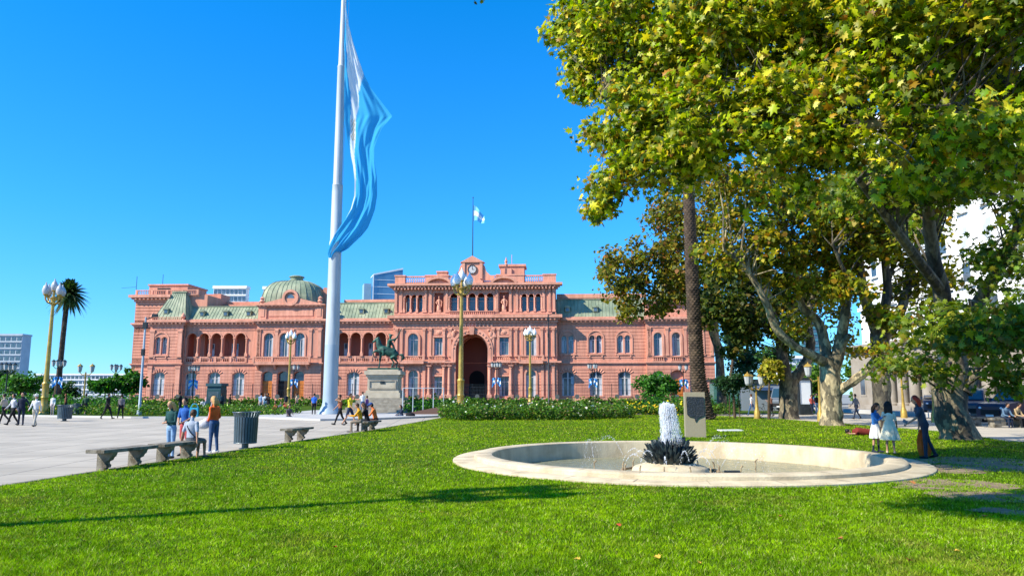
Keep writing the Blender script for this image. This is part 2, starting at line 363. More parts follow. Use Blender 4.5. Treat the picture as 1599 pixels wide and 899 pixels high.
def in_poly(x, y, poly):
    inside = np.zeros(len(x), bool); n = len(poly)
    for i in range(n):
        x0, y0 = poly[i]; x1, y1 = poly[(i+1) % n]
        if y0 == y1: continue
        c = ((y0 > y) != (y1 > y)) & (x < (x1-x0)*(y-y0)/(y1-y0)+x0)
        inside ^= c
    return inside
def vnoise(x, y, s, seed=0):
    r = np.random.default_rng(seed); g_ = r.random((64, 64)); X = x/s; Y = y/s
    i = np.floor(X).astype(int); j = np.floor(Y).astype(int); fx = X-i; fy = Y-j; fx = fx*fx*(3-2*fx); fy = fy*fy*(3-2*fy)
    q = lambda a, b: g_[a % 64, b % 64]
    return (q(i,j)*(1-fx)+q(i+1,j)*fx)*(1-fy)+(q(i,j+1)*(1-fx)+q(i+1,j+1)*fx)*fy
def grass(name, n, y0, y1, w0, h0, p=1.0):
    u = rng.random(n); Y = (y0**(1-p) + u*(y1**(1-p)-y0**(1-p)))**(1/(1-p)) if p != 1 else y0*(y1/y0)**u
    X = rng.uniform(-0.74, 0.74, n)*Y
    ok = in_poly(X, Y, lawn_poly) & ((X-FC[0])**2+(Y-FC[1])**2 > (FR+0.02)**2)
    for (c, rx, ry) in SOIL:
        d = ((X-c[0])/rx)**2+((Y-c[1])/ry)**2
        ok &= ~((d < 1.25) & (rng.random(n) > 0.10 + 0.35*np.clip(d, 0, 1.2)**2 + .9*(vnoise(X, Y, .3, 21) > .62)))
    thin = vnoise(X, Y, .35, 3)*.6+vnoise(X, Y, 1.3, 4)*.4
    ok &= rng.random(n) < 0.30 + 1.0*thin*(.35+1.1*vnoise(X, Y, .07, 41))
    X = X[ok]; Y = Y[ok]; n = len(X); k = (Y/7)**0.75
    t = np.clip(vnoise(X, Y, 0.9, 5)*.45+vnoise(X, Y, .22, 6)*.5+vnoise(X, Y, 3.1, 8)*.35-.15, 0, 1)[:, None]
    col = (1-t)*np.array([0.075, 0.19, 0.002]) + t*np.array([0.29, 0.46, 0.004])
    pale = rng.random(n) < 0.07; col[pale] = (.46, .56, .14)  # scattered pale blades: grass highlights put into the blade colour
    dry = rng.random(n) < 0.04
    col[dry] = (0.30, 0.27, 0.08)
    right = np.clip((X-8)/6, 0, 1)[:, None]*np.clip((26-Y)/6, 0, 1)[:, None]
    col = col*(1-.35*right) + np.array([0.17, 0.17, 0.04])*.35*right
    worn = np.clip((vnoise(X+50, Y, 1.7, 31)*.7+vnoise(X+50, Y, .4, 32)*.5-.78)*4, 0, 1)[:, None]*(rng.random((n, 1)) < .6)
    col = col*(1-.6*worn)+np.array([.30, .26, .05])*.6*worn
    col *= (1+rng.normal(0, .38, (n, 1)))*(.6+.7*vnoise(X, Y, .08, 42))[:, None]; col = np.clip(col*np.array([1.1, 1.05, .9])**np.clip((Y-14)/10, 0, 2)[:, None], .002, .62)
    hh = h0*rng.uniform(.55, 1.25, n)*(0.75+.5*vnoise(X, Y, .5, 9))
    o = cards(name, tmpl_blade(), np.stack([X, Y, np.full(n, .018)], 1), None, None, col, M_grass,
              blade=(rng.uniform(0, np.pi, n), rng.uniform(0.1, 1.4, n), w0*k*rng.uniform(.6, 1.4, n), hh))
    return tag(o, 'short bright green grass blades covering the lawn', 'grass', kind='stuff')
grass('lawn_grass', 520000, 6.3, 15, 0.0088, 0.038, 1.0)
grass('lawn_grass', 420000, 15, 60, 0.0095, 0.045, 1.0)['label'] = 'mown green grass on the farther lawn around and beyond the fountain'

# fallen leaves on the lawn
tv, tf = tmpl_maple()
def fallen(px, py, s, col, rz, nm):
    x, y = G(px, py)
    me = bpy.data.meshes.new('fallen_leaf'); me.from_pydata([(a*s, b*s, abs(c)*s*2.2+.008*i % .02) for i, (a, b, c) in enumerate(tv)], [], [tuple(map(int, f)) for f in tf])
    me.materials.append(col); o = bpy.data.objects.new('fallen_leaf', me); C.objects.link(o)
    s_ = .75; o.scale = (s_, s_, s_); o.location = (x, y, 0.05); o.rotation_euler = (random.uniform(-.3, .3), random.uniform(-.3, .3), rz)
    return tag(o, nm, 'fallen leaf', 'dry leaves fallen on the lawn')
Lb = [flat('dry_leaf_brown', (.28,.11,.03)), flat('dry_leaf_red', (.38,.06,.02)), flat('dry_leaf_yellow', (.5,.33,.04))]
for px, py, s, c, l in [(253,808,.09,1,'dark red dry leaf on the grass at the left'), (968,828,.11,1,'rust red curled leaf on the grass below the fountain'),
        (1030,880,.11,2,'yellow dry leaf near the bottom of the lawn'), (1093,886,.08,2,'small yellow leaf right of the larger yellow one'),
        (1420,884,.1,0,'brown dry leaf on the grass low at the right'), (660,806,.09,2,'tiny yellow leaf on the middle of the lawn'),
        (1310,848,.11,0,'small brown leaf on the grass right of the fountain shadow'), (1428,760,.16,0,'brown leaf beside the fountain rim at its right end'),
        (905,882,.1,2,'small pale yellow leaf at the bottom centre of the lawn'),
        (1535,812,.1,0,'brown leaf in the shade at the lower right'), (1490,868,.09,2,'yellow leaf near the lower right corner'), (1220,812,.08,0,'little brown leaf below the right half of the fountain'), (520,862,.08,1,'red leaf on the grass low at centre left'),
        (130,852,.08,0,'brown leaf on the grass at the lower left corner'), (1375,790,.09,2,'yellow leaf on the grass under the right end of the rim'), (790,838,.07,0,'tiny brown leaf left of the rust red one')]:
    fallen(px, py, s, Lb[c], random.uniform(0, 6), l)

# kerbs, platform, beds
def slab(name, poly, z0, z1, m, kind='structure', label=None, cat=None):
    b = MB(); b.prism(poly, z0, z1, 'z'); o = b.build(name, m)
    return tag(o, label, cat, kind=kind)
slab('kerb', [(x, y) for x, y in EDGE] + [(x-.12, y) for x, y in EDGE[::-1]], -.05, 0.032, M_conc)
slab('platform', [G(500,657), G(585,655.5), G(688,651), (-5.5, 72), (-19, 72), (-18.5,52)], 0.0, .13, mat('platform_slab', (0.46,0.45,0.42), (0.40,0.39,0.37), .5, .8, .1, 30))
BEDL = [(-26,51.6),(-16.6,51.6),(-16.4,60),(-20,70),(-50,72),(-50,62)]
sheet('flower_bed_soil', BEDL, 0.03, M_lawn)['kind'] = 'structure'
bb = MB()
pts = [(-49,60.5),(-26,51.2),(-16.3,51.2)]
for a, b_ in zip(pts[:-1], pts[1:]):
    n = Vector((-(b_[1]-a[1]), b_[0]-a[0])).normalized()*.2
    bb.hexa([(a[0],a[1],0),(b_[0],b_[1],0),(b_[0]+n.x,b_[1]+n.y,0),(a[0]+n.x,a[1]+n.y,0)], [(a[0],a[1],.14),(b_[0],b_[1],.14),(b_[0]+n.x,b_[1]+n.y,.14),(a[0]+n.x,a[1]+n.y,.14)])
bb.build('bed_kerb', M_pave)['kind'] = 'structure'
sheet('bed_ground', [(-60,72),(-15,72),(20,62),(36,66),(36,112),(-60,112)], 0.016, M_lawn)['kind'] = 'structure'
sheet('avenue', [(-95,113),(70,113),(70,129),(-95,129)], 0.012, mat('asphalt', (.06,.06,.06), (.045,.045,.045), 3, .85, .2, 60))['kind'] = 'structure'
sheet('side_street', [(27,20),(36,20),(41,110),(30,110)], 0.016, mat('side_street_asphalt', (.10,.10,.10), (.075,.075,.075), 3, .85, .2, 60))['kind'] = 'structure'
# ---------------------------------------------------------------- the pink palace
pal = empty('government_palace', (0, FD, 0), -FTH, 'long pink palace with green copper mansard roofs, arcades and a tall central entrance arch', 'palace')
def arch_pts(u, w, z0, z1, rise=None, n=12):   # closed outline; top is an arc; rise = arc height (w/2 = semicircle)
    r = w/2 if rise is None else rise; zs = z1 - r; h = w/2
    if abs(r-h) < 1e-6: arc = [(u+h*math.cos(math.pi*i/n), zs+h*math.sin(math.pi*i/n)) for i in range(n+1)]
    else:
        Rr = (h*h+r*r)/(2*r); a0 = math.asin(h/Rr); arc = [(u+Rr*math.sin(a0*(1-2*i/n)), z1-Rr+Rr*math.cos(a0*(1-2*i/n))) for i in range(n+1)]
    return [(u-h, z0), (u+h, z0)] + arc
def rect_pts(u, w, z0, z1): return [(u-w/2, z0), (u+w/2, z0), (u+w/2, z1), (u-w/2, z1)]
def wall(mb, u0, u1, z0, z1, holes, yf, depth=0.5):
    loops = [[Vector((u0,z0,0)),Vector((u1,z0,0)),Vector((u1,z1,0)),Vector((u0,z1,0))]] + [[Vector((a,b,0)) for a, b in h] for h in holes]
    tri = tessellate_polygon(loops); vs = [(v.x, yf, v.y) for l in loops for v in l]
    mb.add(vs, [tuple(t) for t in tri])
    for h in holes:
        n = len(h); mb.add([(a, yf, b) for a, b in h]+[(a, yf+depth, b) for a, b in h], [(i, (i+1) % n, n+(i+1) % n, n+i) for i in range(n)])
def courses(mb, u0, u1, z0, z1, holes, yf, ch=.55, gap=.10, proj=.07, margin=.12, skip=()):
    z = z0
    while z + ch*.6 < z1:
        za, zb = z, min(z+ch-gap, z1); cuts = []
        for h in holes:
            xs = []; n = len(h)
            for zz in (za, .5*(za+zb), zb):
                for i in range(n):
                    (a, b), (c, d) = h[i], h[(i+1) % n]
                    if (b > zz) != (d > zz): xs.append(a+(c-a)*(zz-b)/(d-b))
            if xs: cuts.append((min(xs)-margin, max(xs)+margin))
        cuts += [c for c in skip]
        cuts.sort(); x = u0
        for a, b in cuts + [(u1, u1)]:
            if x >= u1 - .15: break
            if a - x > .15: mb.box(x, min(a, u1), yf-proj, yf+.02, za, zb)
            x = max(x, b)
        z += ch
def archivolt(mb, u, w, zs, yf, th=.28, proj=.12, z0=None, n=14):
    h = w/2
    inn = [(u+h*math.cos(math.pi*i/n), zs+h*math.sin(math.pi*i/n)) for i in range(n+1)]
    out = [(u+(h+th)*math.cos(math.pi*i/n), zs+(h+th)*math.sin(math.pi*i/n)) for i in range(n+1)]
    if z0 is not None: inn = [(u+h, z0)]+inn+[(u-h, z0)]; out = [(u+h+th, z0)]+out+[(u-h-th, z0)]
    mb.ring(inn, out, yf-proj, yf+.03)
def cornice(mb, u0, u1, z, h, proj, yf, ends=(True, True), dent=True, yb=1.0):
    st = [(0, .35, .25), (.35, .6, .6), (.6, 1.0, 1.0)]
    for a, b, p in st:
        e0 = proj*p if ends[0] else 0; e1 = proj*p if ends[1] else 0
        mb.box(u0-e0, u1+e1, yf-proj*p, yf+yb, z+h*a, z+h*b-.004)
    if dent:
        n = int((u1-u0)/.75)
        for i in range(n):
            c = u0+(i+.5)*(u1-u0)/n; mb.box(c-.14, c+.14, yf-proj*.85, yf-proj*.24, z+h*.30, z+h*.58)
def balustrade(mb, u0, u1, z, h, yf, t=.22, pitch=.34, piers=True, solid=False):
    mb.box(u0, u1, yf, yf+t, z, z+h*.16); mb.box(u0, u1, yf-.03, yf+t+.03, z+h*.84, z+h)
    n = max(1, int((u1-u0)/pitch))
    for i in range(n):
        c = u0+(i+.5)*(u1-u0)/n
        mb.lathe([(.07,z+h*.16),(.045,z+h*.3),(.10,z+h*.45),(.05,z+h*.66),(.08,z+h*.84)], (c, yf+t/2, 0), 6)
    if piers:
        k = max(1, round((u1-u0)/3.2))
        for i in range(k+1):
            c = u0+i*(u1-u0)/k; mb.box(c-.2, c+.2, yf-.05, yf+t+.05, z, z+h+.03)
def pilaster(mb, u, w, z0, z1, yf, proj=.14):
    mb.box(u-w/2, u+w/2, yf-proj, yf+.02, z0+.35, z1-.35)
    mb.box(u-w/2-.07, u+w/2+.07, yf-proj-.07, yf+.02, z0, z0+.352)
    mb.box(u-w/2-.08, u+w/2+.08, yf-proj-.08, yf+.02, z1-.352, z1); mb.box(u-w/2-.04, u+w/2+.04, yf-proj-.04, yf+.02, z1-.5, z1-.35)
def column(name, u, z0, z1, yc, r=.26, m=None):
    b = MB(); b.box(u-r*1.5, u+r*1.5, yc-r*1.5, yc+r*1.5, z0, z0+.55)
    b.lathe([(r*1.35,.55),(r*1.35,.68),(r*1.05,.75),(r,.9),(r*.98,(z1-z0)*.5),(r*.86,z1-z0-.62),(r*1.1,z1-z0-.58),(r*.9,z1-z0-.5),(r*1.35,z1-z0-.16)], (u, yc, z0), 12)
    b.box(u-r*1.45, u+r*1.45, yc-r*1.45, yc+r*1.45, z1-.16, z1-.005)
    return b.build(name, m or M_pinkl, pal, smooth=True)
def window(outline, yp, style='pair', u=0, w=1, z0=0, z1=1, label=None, open_=None, sill=True, yf=None):
    """frame follows the outline; pane and shutters are its sub-parts"""
    f = MB(); n = len(outline); cx = sum(a for a, b in outline)/n
    zmid = (z0+z1)/2; k = .10
    inn = [(a+(u-a)*2*k/max(w, .01)*.9 if abs(a-u) > .01 else a, b+(zmid-b)*k*1.6/(z1-z0)) for a, b in outline]
    f.ring([*inn, inn[0]], [*outline, outline[0]], yp-.06, yp+.04)
    if style in ('pair', 'single'): f.box(u-.05 if style == 'single' else u-.12, u+.05 if style == 'single' else u+.12, yp-.05, yp+.03, z0, z1-.02)
    if z1-z0 > 2: f.box(u-w/2+.04, u+w/2-.04, yp-.055, yp+.03, z0+(z1-z0)*.72, z0+(z1-z0)*.72+.09)
    if sill and yf is not None: pass
    fo = f.build('window', M_frame, pal)
    if label: fo['label'] = label
    p = MB(); p.add([(a, yp+.02, b) for a, b in outline], [tuple(t) for t in tessellate_polygon([[Vector((a,b,0)) for a, b in outline]])]); p.build('pane', M_glass, fo)
    if style in ('pair', 'single'):
        s = MB(); zz0 = z0+.08; zz1 = z0+(z1-z0)*.70
        ww = w/2-.1
        seq = [(-1, random.random() < .75), (1, random.random() < .75)]
        for sgn, on in seq:
            if not on and style == 'single': continue
            wid = ww*random.choice([.95, .5, .5, .6]) if on else ww*.3
            a = u+sgn*(w/2-.06); c = a-sgn*wid
            s.box(min(a, c), max(a, c), yp-.035, yp-.005, zz0, zz1+random.choice([0, 0, (z1-z0)*.1]))
            for q in range(int((zz1-zz0)/.32)): s.box(min(a, c)+.05, max(a, c)-.05, yp-.05, yp-.036, zz0+.06+q*.32, zz0+.2+q*.32)
        if s.v: s.build('shutter', M_shutter, fo)
    return fo
W = MB()            # all plain wall surface of the palace
T = MB()            # its mouldings
INN = MB()          # inner loggia walls
Z1, Z2, ZC = 7.1, 14.1, 15.1
def body(u0, u1, z0, z1, y0, y1): W.box(u0, u1, y0, y1, z0, z1)
def lower_pair(u, yf, style='pair', w=2.15, label=None):
    h = arch_pts(u, w, 1.35, 5.6, .45)
    return h
def finish_window(h, u, w, z0, z1, yf, style, label=None, depth=.5):
    window(h, yf+depth-.12, style, u, w, z0, z1, label)
def strings(u0, u1, yf, e=(True, True)):
    T.box(u0-(.1 if e[0] else 0), u1+(.1 if e[1] else 0), yf-.12, yf+.1, 0.0, .95)
    cornice(T, u0, u1, Z1-.35, .5, .3, yf, e, dent=False, yb=.1)
    T.box(u0, u1, yf-.08, yf+.1, 8.05, 8.25)
    cornice(T, u0, u1, 14.1, 1.0, .75, yf, e, yb=1.2)
    T.box(u0, u1, yf-.1, yf+.1, 13.3, 13.45)
def keystones(u, w, z1, yf, fan=7, r=.55):
    for i in range(fan):
        a = math.pi*(.18+.64*i/(fan-1)); T.tube([(u+math.cos(a)*w*.52, yf-.05, z1-w*.30+math.sin(a)*w*.34), (u+math.cos(a)*(w*.52+r), yf-.06, z1-w*.30+math.sin(a)*(w*.34+r))], .12, 4)

def seg_windows(u0, u1, yf, cs, upper='bif', dep=.5, e=(True, True)):
    """a stretch with paired lower windows and arched upper windows, both rows rusticated"""
    hl = [lower_pair(u, yf) for u in cs]; hu = []
    for u in cs: hu += [arch_pts(u-.62, .95, 8.9, 12.05), arch_pts(u+.62, .95, 8.9, 12.05)]
    wall(W, u0, u1, 0, Z1, hl, yf, dep); wall(W, u0, u1, Z1, ZC, hu, yf, dep)
    body(u0, u1, 0, ZC, yf+dep, yf+14)
    courses(W, u0, u1, 1.0, 6.6, hl, yf)
    hull = [arch_pts(u, 2.6, 8.3, 12.7) for u in cs]
    courses(W, u0, u1, 8.4, 13.2, hull, yf, ch=.6, proj=.05)
    strings(u0, u1, yf, e)
    for u, h in zip(cs, hl):
        finish_window(h, u, 2.15, 1.35, 5.6, yf, 'pair', dep); keystones(u, 2.3, 5.6, yf)
        T.box(u-1.3, u+1.3, yf-.16, yf+.02, 1.1, 1.33)
        for s in (-.62, .62):
            window(arch_pts(u+s, .95, 8.9, 12.05), yf+dep-.12, 'single', u+s, .95, 8.9, 12.05)
            archivolt(T, u+s, .95, 12.05-.475, yf, .1, .1)
        archivolt(T, u, 2.6, 11.45, yf, .25, .14, 8.9, 16); T.box(u-1.55, u+1.55, yf-.22, yf+.02, 8.5, 8.72)
        T.box(u-.12, u+.12, yf-.12, yf+.02, 8.72, 11.2)
        for s in (-1.1, 1.1): T.box(u+s-.12, u+s+.12, yf-.2, yf+.02, 8.05, 8.5)
def seg_loggia(u0, u1, yf, arches, aw, lows, back):
    hl = [lower_pair(u, yf) for u in lows]; hu = [arch_pts(u, aw, Z1+1.35, 12.75) for u in arches]
    wall(W, u0, u1, 0, Z1, hl, yf, .5)
    wall(W, u0, u1, Z1, ZC, [arch_pts(u, aw, Z1+.25, 12.75) for u in arches], yf, .5)
    body(u0, u1, 0, Z1-.02, yf+.5, yf+14)
    body(u0, u1, Z1-.02, ZC, yf+3.2, yf+14)
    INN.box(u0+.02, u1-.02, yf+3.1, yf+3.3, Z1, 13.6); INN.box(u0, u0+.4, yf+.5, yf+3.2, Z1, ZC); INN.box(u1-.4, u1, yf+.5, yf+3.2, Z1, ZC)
    W.box(u0, u1, yf+.5, yf+3.2, 13.4, ZC); T.box(u0+.4, u1-.4, yf+.48, yf+3.1, Z1-.02, Z1+.1)
    for i, u in enumerate(arches):
        if i % 2 or random.random() < .3:
            window(rect_pts(u, 1.3, Z1+.15, 11), yf+3.0, 'single', u, 1.3, Z1+.15, 11)
        else: INN.box(u-.9, u+.9, yf+3.02, yf+3.12, Z1, 11.3)
    courses(W, u0, u1, 1.0, 6.6, hl, yf)
    strings(u0, u1, yf, (False, False))
    for u in arches: archivolt(T, u, aw, 12.75-aw/2, yf, .2, .12)
    gaps = [arches[0]-(arches[1]-arches[0])/2] + [(a+b)/2 for a, b in zip(arches, arches[1:])] + [arches[-1]+(arches[-1]-arches[-2])/2]
    for gu in gaps: column('column', gu, Z1+1.35, 12.75-aw/2+.05, yf-.05, .17, M_pinkl)
    balustrade(T, gaps[0], gaps[-1], Z1+.25, 1.1, yf-.1)
    for u, h in zip(lows, hl):
        finish_window(h, u, 2.15, 1.35, 5.6, yf, 'pair'); keystones(u, 2.3, 5.6, yf); T.box(u-1.3, u+1.3, yf-.16, yf+.02, 1.1, 1.33)
def mansard(name, u0, u1, yb, z0, yt, z1, e0=0.0, e1=0.0, rib=.62, depth=4):
    b = MB()
    b.hexa([(u0,yb,z0),(u1,yb,z0),(u1,yt+depth,z0),(u0,yt+depth,z0)], [(u0+e0,yt,z1),(u1-e1,yt,z1),(u1-e1,yt+depth,z1),(u0+e0,yt+depth,z1)])
    n = int((u1-u0)/rib)
    for i in range(n+1):
        t = i/n; xb = u0+(u1-u0)*t; xt = xb if e0+e1 == 0 else (u0+e0)+(u1-e1-u0-e0)*t
        b.tube([(xb, yb-.02, z0), (xt, yt-.02, z1)], .05, 4)
    if e1 > 0:
        for i in range(7):
            t = i/6; b.tube([(u1+.02, yb+(depth+yt-yb)*t, z0), (u1-e1+.02, yt+depth*t, z1)], .05, 4)
    b.box(u0+e0-.1, u1-e1+.1, yt-.12, yt+depth, z1, z1+.16)
    return b.build(name, M_copper, pal)
def dormer(u, y, z, w=.9, h=1.0):
    b = MB(); b.box(u-w/2, u+w/2, y-.15, y+1.4, z, z+h*.8)
    b.prism([(u-w/2-.14, z+h*.8), (u+w/2+.14, z+h*.8), (u+w/2, z+h), (u, z+h*1.22), (u-w/2, z+h)], y-.3, y+1.3)
    o = b.build('dormer', M_copper, pal)
    q = MB(); q.box(u-w*.3, u+w*.3, y-.19, y-.151, z+.12, z+h*.7); q.build('pane', M_glass, o)
# --- A: left corner pavilion, and the taller block behind it
uA0, uA1, uB0, uB1, uC0, uC1, uR0, uR1 = U(229,600,-1), U(281,600,-1), U(397,600,-1.5), U(501,600,-1.5), U(613,560,-1.6), U(870,560,-1.6), U(1010,560,-1), U(1118,620,-1)
seg_windows(uA0, uA1, -1.0, [U(250, 560, -1)])
for u in (uA0+.5, uA1-.5): pilaster(T, u, .8, 1.0, 6.7, -1.07); pilaster(T, u, .8, 8.3, 13.3, -1.05)
uT0 = U(203, 600, 2)
wall(W, uT0, uA0+3, 0, 20.2, [], 2.0); body(uT0, uA1+2.5, 0, 20.2, 2.5, 16)
W.box(uT0, uA0+3, 2.0, 2.5, 0, 20.2)
courses(W, uT0, uA0-.05, 1, 6.6, [], 2.0); courses(W, uT0, uA0-.05, 8.3, 13.3, [], 2.0); courses(W, uT0, uA0+2, 15.4, 18.8, [], 2.0, .6)
cornice(T, uT0, uA0+2.2, 18.9, 1.3, 1.0, 2.0, (True, False), yb=2); cornice(T, uT0, uA0, 14.1, .8, .5, 2.0, (True, False), dent=False, yb=.1)
cornice(T, uT0, uA0, 6.8, .5, .3, 2.0, (True, False), dent=False, yb=.1)
balustrade(T, uT0, uA0+7, 20.2, 1.0, 2.0)
W.box(U(233,450,8), U(293,450,8), 8, 16, 20, 22.9); T.box(U(233,450,8)-.2, U(293,450,8)+.2, 7.8, 16.2, 22.9, 23.2)
louv = MB(); [louv.box(U(246,450,8), U(266,450,8), 7.9, 7.99, 20.9+.2*i, 21.02+.2*i) for i in range(8)]; louv.build('louvre', M_iron, pal)
b = MB(); u0, u1 = uA0+.3, uA1+.2
bl = [(u0-.2,-.8,15.1),(u1,-.8,15.1),(u1+2.8,8,15.1),(u0-.2,8,15.1)]; tl = [(u0+2.0,1.8,20.6),(u1-1.6,1.8,20.6),(u1-.5,8,20.6),(u0+2.0,8,20.6)]
b.hexa(bl, tl)
for i in range(9):
    t = i/8; q = lambda a, c: tuple(a[k]+(c[k]-a[k])*t for k in range(3))
    b.tube([q(bl[0], bl[1]), q(tl[0], tl[1])], .06, 4)
    b.tube([q(bl[1], bl[2]), q(tl[1], tl[2])], .06, 4)
b.box(u0+1.9, u1-1.4, 1.65, 8, 20.6, 20.85); b.build('roof', M_copper, pal)
dormer(U(260,490,0), -.15, 16.4)
for u in (uA0+.2, uA1-.2): T.lathe([(.3,0),(.2,.3),(.42,.6),(.3,1.0),(.12,1.3),(.0,1.5)], (u, -.9, 15.1), 10)
balustrade(T, uA0+.4, uA1-.4, 15.1, .55, -1.2, piers=False)
# --- S2 arcade wing
ar = [U(x, 550) for x in (299, 316, 336, 355, 375)]
d_ = (ar[-1]-ar[0])/4; ar = [ar[0]+d_*i for i in range(5)]
seg_loggia(uA1, uB0, 0, ar, d_-.42, [U(297,600), U(334,600), U(372,600)], 3)
mansard('roof', uA1-.4, uB0+.5, .1, 15.1, 2.6, 17.9, depth=10)
for x in (312, 349, 385): dormer(U(x, 492), .9, 16.0)
T.box(uA1, uB0, .0, .3, 15.1, 15.35)
# behind: attic masses
W.box(U(300,475,9), U(400,475,9), 9, 14, 15, 19.2); W.box(U(320,465,9), U(345,465,9), 9, 13, 19, 21.3); T.box(U(330,475,8.8), U(400,470,8.8), 8.8, 9.2, 18.6, 18.9)
W.box(U(345,465,10), U(404,465,10), 10.5, 13, 19.1, 19.9)
# --- B pavilion with dome
yB = -1.5; bc = [U(x, 545, yB) for x in (419, 443.5, 468)]
hu = [arch_pts(u, 1.75, 8.3, 12.6) for u in bc]; hl = [arch_pts(u, 2.0, .15, 5.7, .5) for u in bc]
wall(W, uB0, uB1, 0, Z1, hl, yB, .8); wall(W, uB0, uB1, Z1, ZC, hu, yB, .5)
body(uB0, uB1, 0, Z1, yB+.8, 13); body(uB0, uB1, Z1, ZC, yB+.5, 13)
courses(W, uB0, uB1, 1.0, 6.6, hl, yB)
strings(uB0, uB1, yB)
for u, h in zip(bc, hu):
    window(h, yB+.38, 'single', u, 1.75, 8.3, 12.6); archivolt(T, u, 1.75, 12.6-.875, yB, .28, .14, 8.3)
for i, (u, h) in enumerate(zip(bc, hl)):
    o = MB(); o.box(u-.98, u+.98, yB+.6, yB+.75, .15, 4.0)
    for s in (-1, 1):
        for q in range(3): o.box(u+s*.5-.34, u+s*.5+.34, yB+.54, yB+.6, .4+q*1.2, 1.4+q*1.2)
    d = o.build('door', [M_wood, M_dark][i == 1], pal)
    if i == 1: d['label'] = 'dark open middle doorway'
    gq = MB(); gq.add([(a, yB+.78, b) for a, b in h], [tuple(t) for t in tessellate_polygon([[Vector((a,b,0)) for a, b in h]])]); gq.build('fanlight', M_glass, pal)
for u in (uB0+.5, uB1-.5, bc[0]-1.9, bc[2]+1.9, (bc[0]+bc[1])/2, (bc[1]+bc[2])/2): pilaster(T, u, .55, 8.3, 13.3, yB)
T.box(bc[0]-2.2, bc[2]+2.2, yB-1.1, yB, 6.85, 7.25); balustrade(T, bc[0]-2.2, bc[2]+2.2, 7.25, 1.05, yB-1.1)
for u in (bc[0]-1.6, bc[0]+1.5, bc[2]-1.5, bc[2]+1.6): T.prism([(yB, 5.9), (yB, 6.85), (yB-1.0, 6.85), (yB-.5, 6.3)], u-.18, u+.18, 'x')
body(uB0+.1, uB1-.1, ZC, 17.5, yB+.2, 13)
for a, c in ((uB0+.1, uB0+1.6), (uB1-1.6, uB1-.1)): T.box(a, c, yB, yB+.5, ZC, 17.4); T.box(a+.35, c-.35, yB-.08, yB, 15.6, 17.0)
T.box(uB0+2, uB1-2, yB+.1, yB+.25, 15.7, 16.9)
cornice(T, uB0+.1, uB1-.1, 17.3, .55, .45, yB, yb=1.5)
um = (uB0+uB1)/2
T.prism([(uB0+.6, 17.85), (uB1-.6, 17.85), (uB1-1.2, 18.1), (um+1.6, 18.9), (um-1.6, 18.9), (uB0+1.2, 18.1)], yB-.3, yB+.4)
T.ring([(um+1.05*math.cos(math.pi*2*i/24), 19.0+1.05*math.sin(math.pi*2*i/24)) for i in range(25)], [(um+1.5*math.cos(math.pi*2*i/24), 19.0+1.5*math.sin(math.pi*2*i/24)) for i in range(25)], yB-.5, yB+.4)
T.prism([(um+1.05*math.cos(math.pi*2*i/20), 19.0+1.05*math.sin(math.pi*2*i/20)) for i in range(20)], yB-.2, yB+.4)
oc = MB(); oc.prism([(um+.6*math.cos(math.pi*2*i/20), 19.0+.6*math.sin(math.pi*2*i/20)) for i in range(20)], yB-.26, yB-.2); oc.build('oculus', M_glass, pal)
for u in (uB0+.7, uB1-.7): T.lathe([(.45,0),(.3,.2),(.5,.5),(.3,.9),(.45,1.1),(.0,1.5)], (u, yB+.1, 17.85), 10)
# dome: rounded square plan
dm = MB(); ud, yd, hw = U(459, 460, 4), 5.2, 5.6; prof = []
for i in range(11):
    a = i/10*math.pi/2; prof.append((hw*(.26+.74*max(0, math.cos(a))**.7), 17.8+5.1*math.sin(a)**.92))
def sq(r, k=40, e=4.5):
    out = []
    for j in range(k):
        a = 2*math.pi*j/k; c, s = math.cos(a), math.sin(a); q = (abs(c)**e+abs(s)**e)**(-1/e); out.append((c*q*r, s*q*r))
    return out
rows = [[(ud+x, yd+y, z) for x, y in sq(r)] for r, z in prof]
dm.add([p for r in rows for p in r], [(i*40+j, i*40+(j+1) % 40, (i+1)*40+(j+1) % 40, (i+1)*40+j) for i in range(10) for j in range(40)])
for j in range(40): dm.tube([Vector(r[j])*1.0+(Vector(r[j])-Vector((ud, yd, r[j][2]))).normalized()*.03 for r in rows], .05, 4)
dmo = dm.build('dome', M_copper, pal)
lt = MB(); lt.lathe([(1.6,-.3),(1.5,0),(1.5,.25),(1.2,.3),(1.2,.75),(1.45,.8),(1.45,.95),(.9,1.15),(.2,1.25)], (ud, yd, 23.0), 20); lt.build('lantern', M_copper, dmo)
for x in (433, 472): dormer(U(x, 455, 1.2), 1.0, 19.9, 1.0, 1.1)
W.box(U(505,450,5), U(514,450,5), 5, 8, 15, 21.8)
# --- S4 arcade wing
a4 = [U(x, 545) for x in (516, 536, 555, 574.5, 594.5)]; d4 = (a4[-1]-a4[0])/4; a4 = [a4[0]+d4*i for i in range(5)]
seg_loggia(uB1, uC0, 0, a4, d4-.42, [U(514,600), U(551.5,600), U(590,600)], 3)
mansard('roof', uB1-.5, uC0+.5, .1, 15.1, 2.6, 18.4, depth=10)
for x in (520, 562, 601): dormer(U(x, 488), 1.0, 16.3)
W.box(uB1+1, uC0+2, 8, 13, 15, 19.6); T.box(uB1+1, uC0, 7.8, 8.1, 19.3, 19.8); T.box(uB1, uC0, .0, .3, 15.1, 15.35)
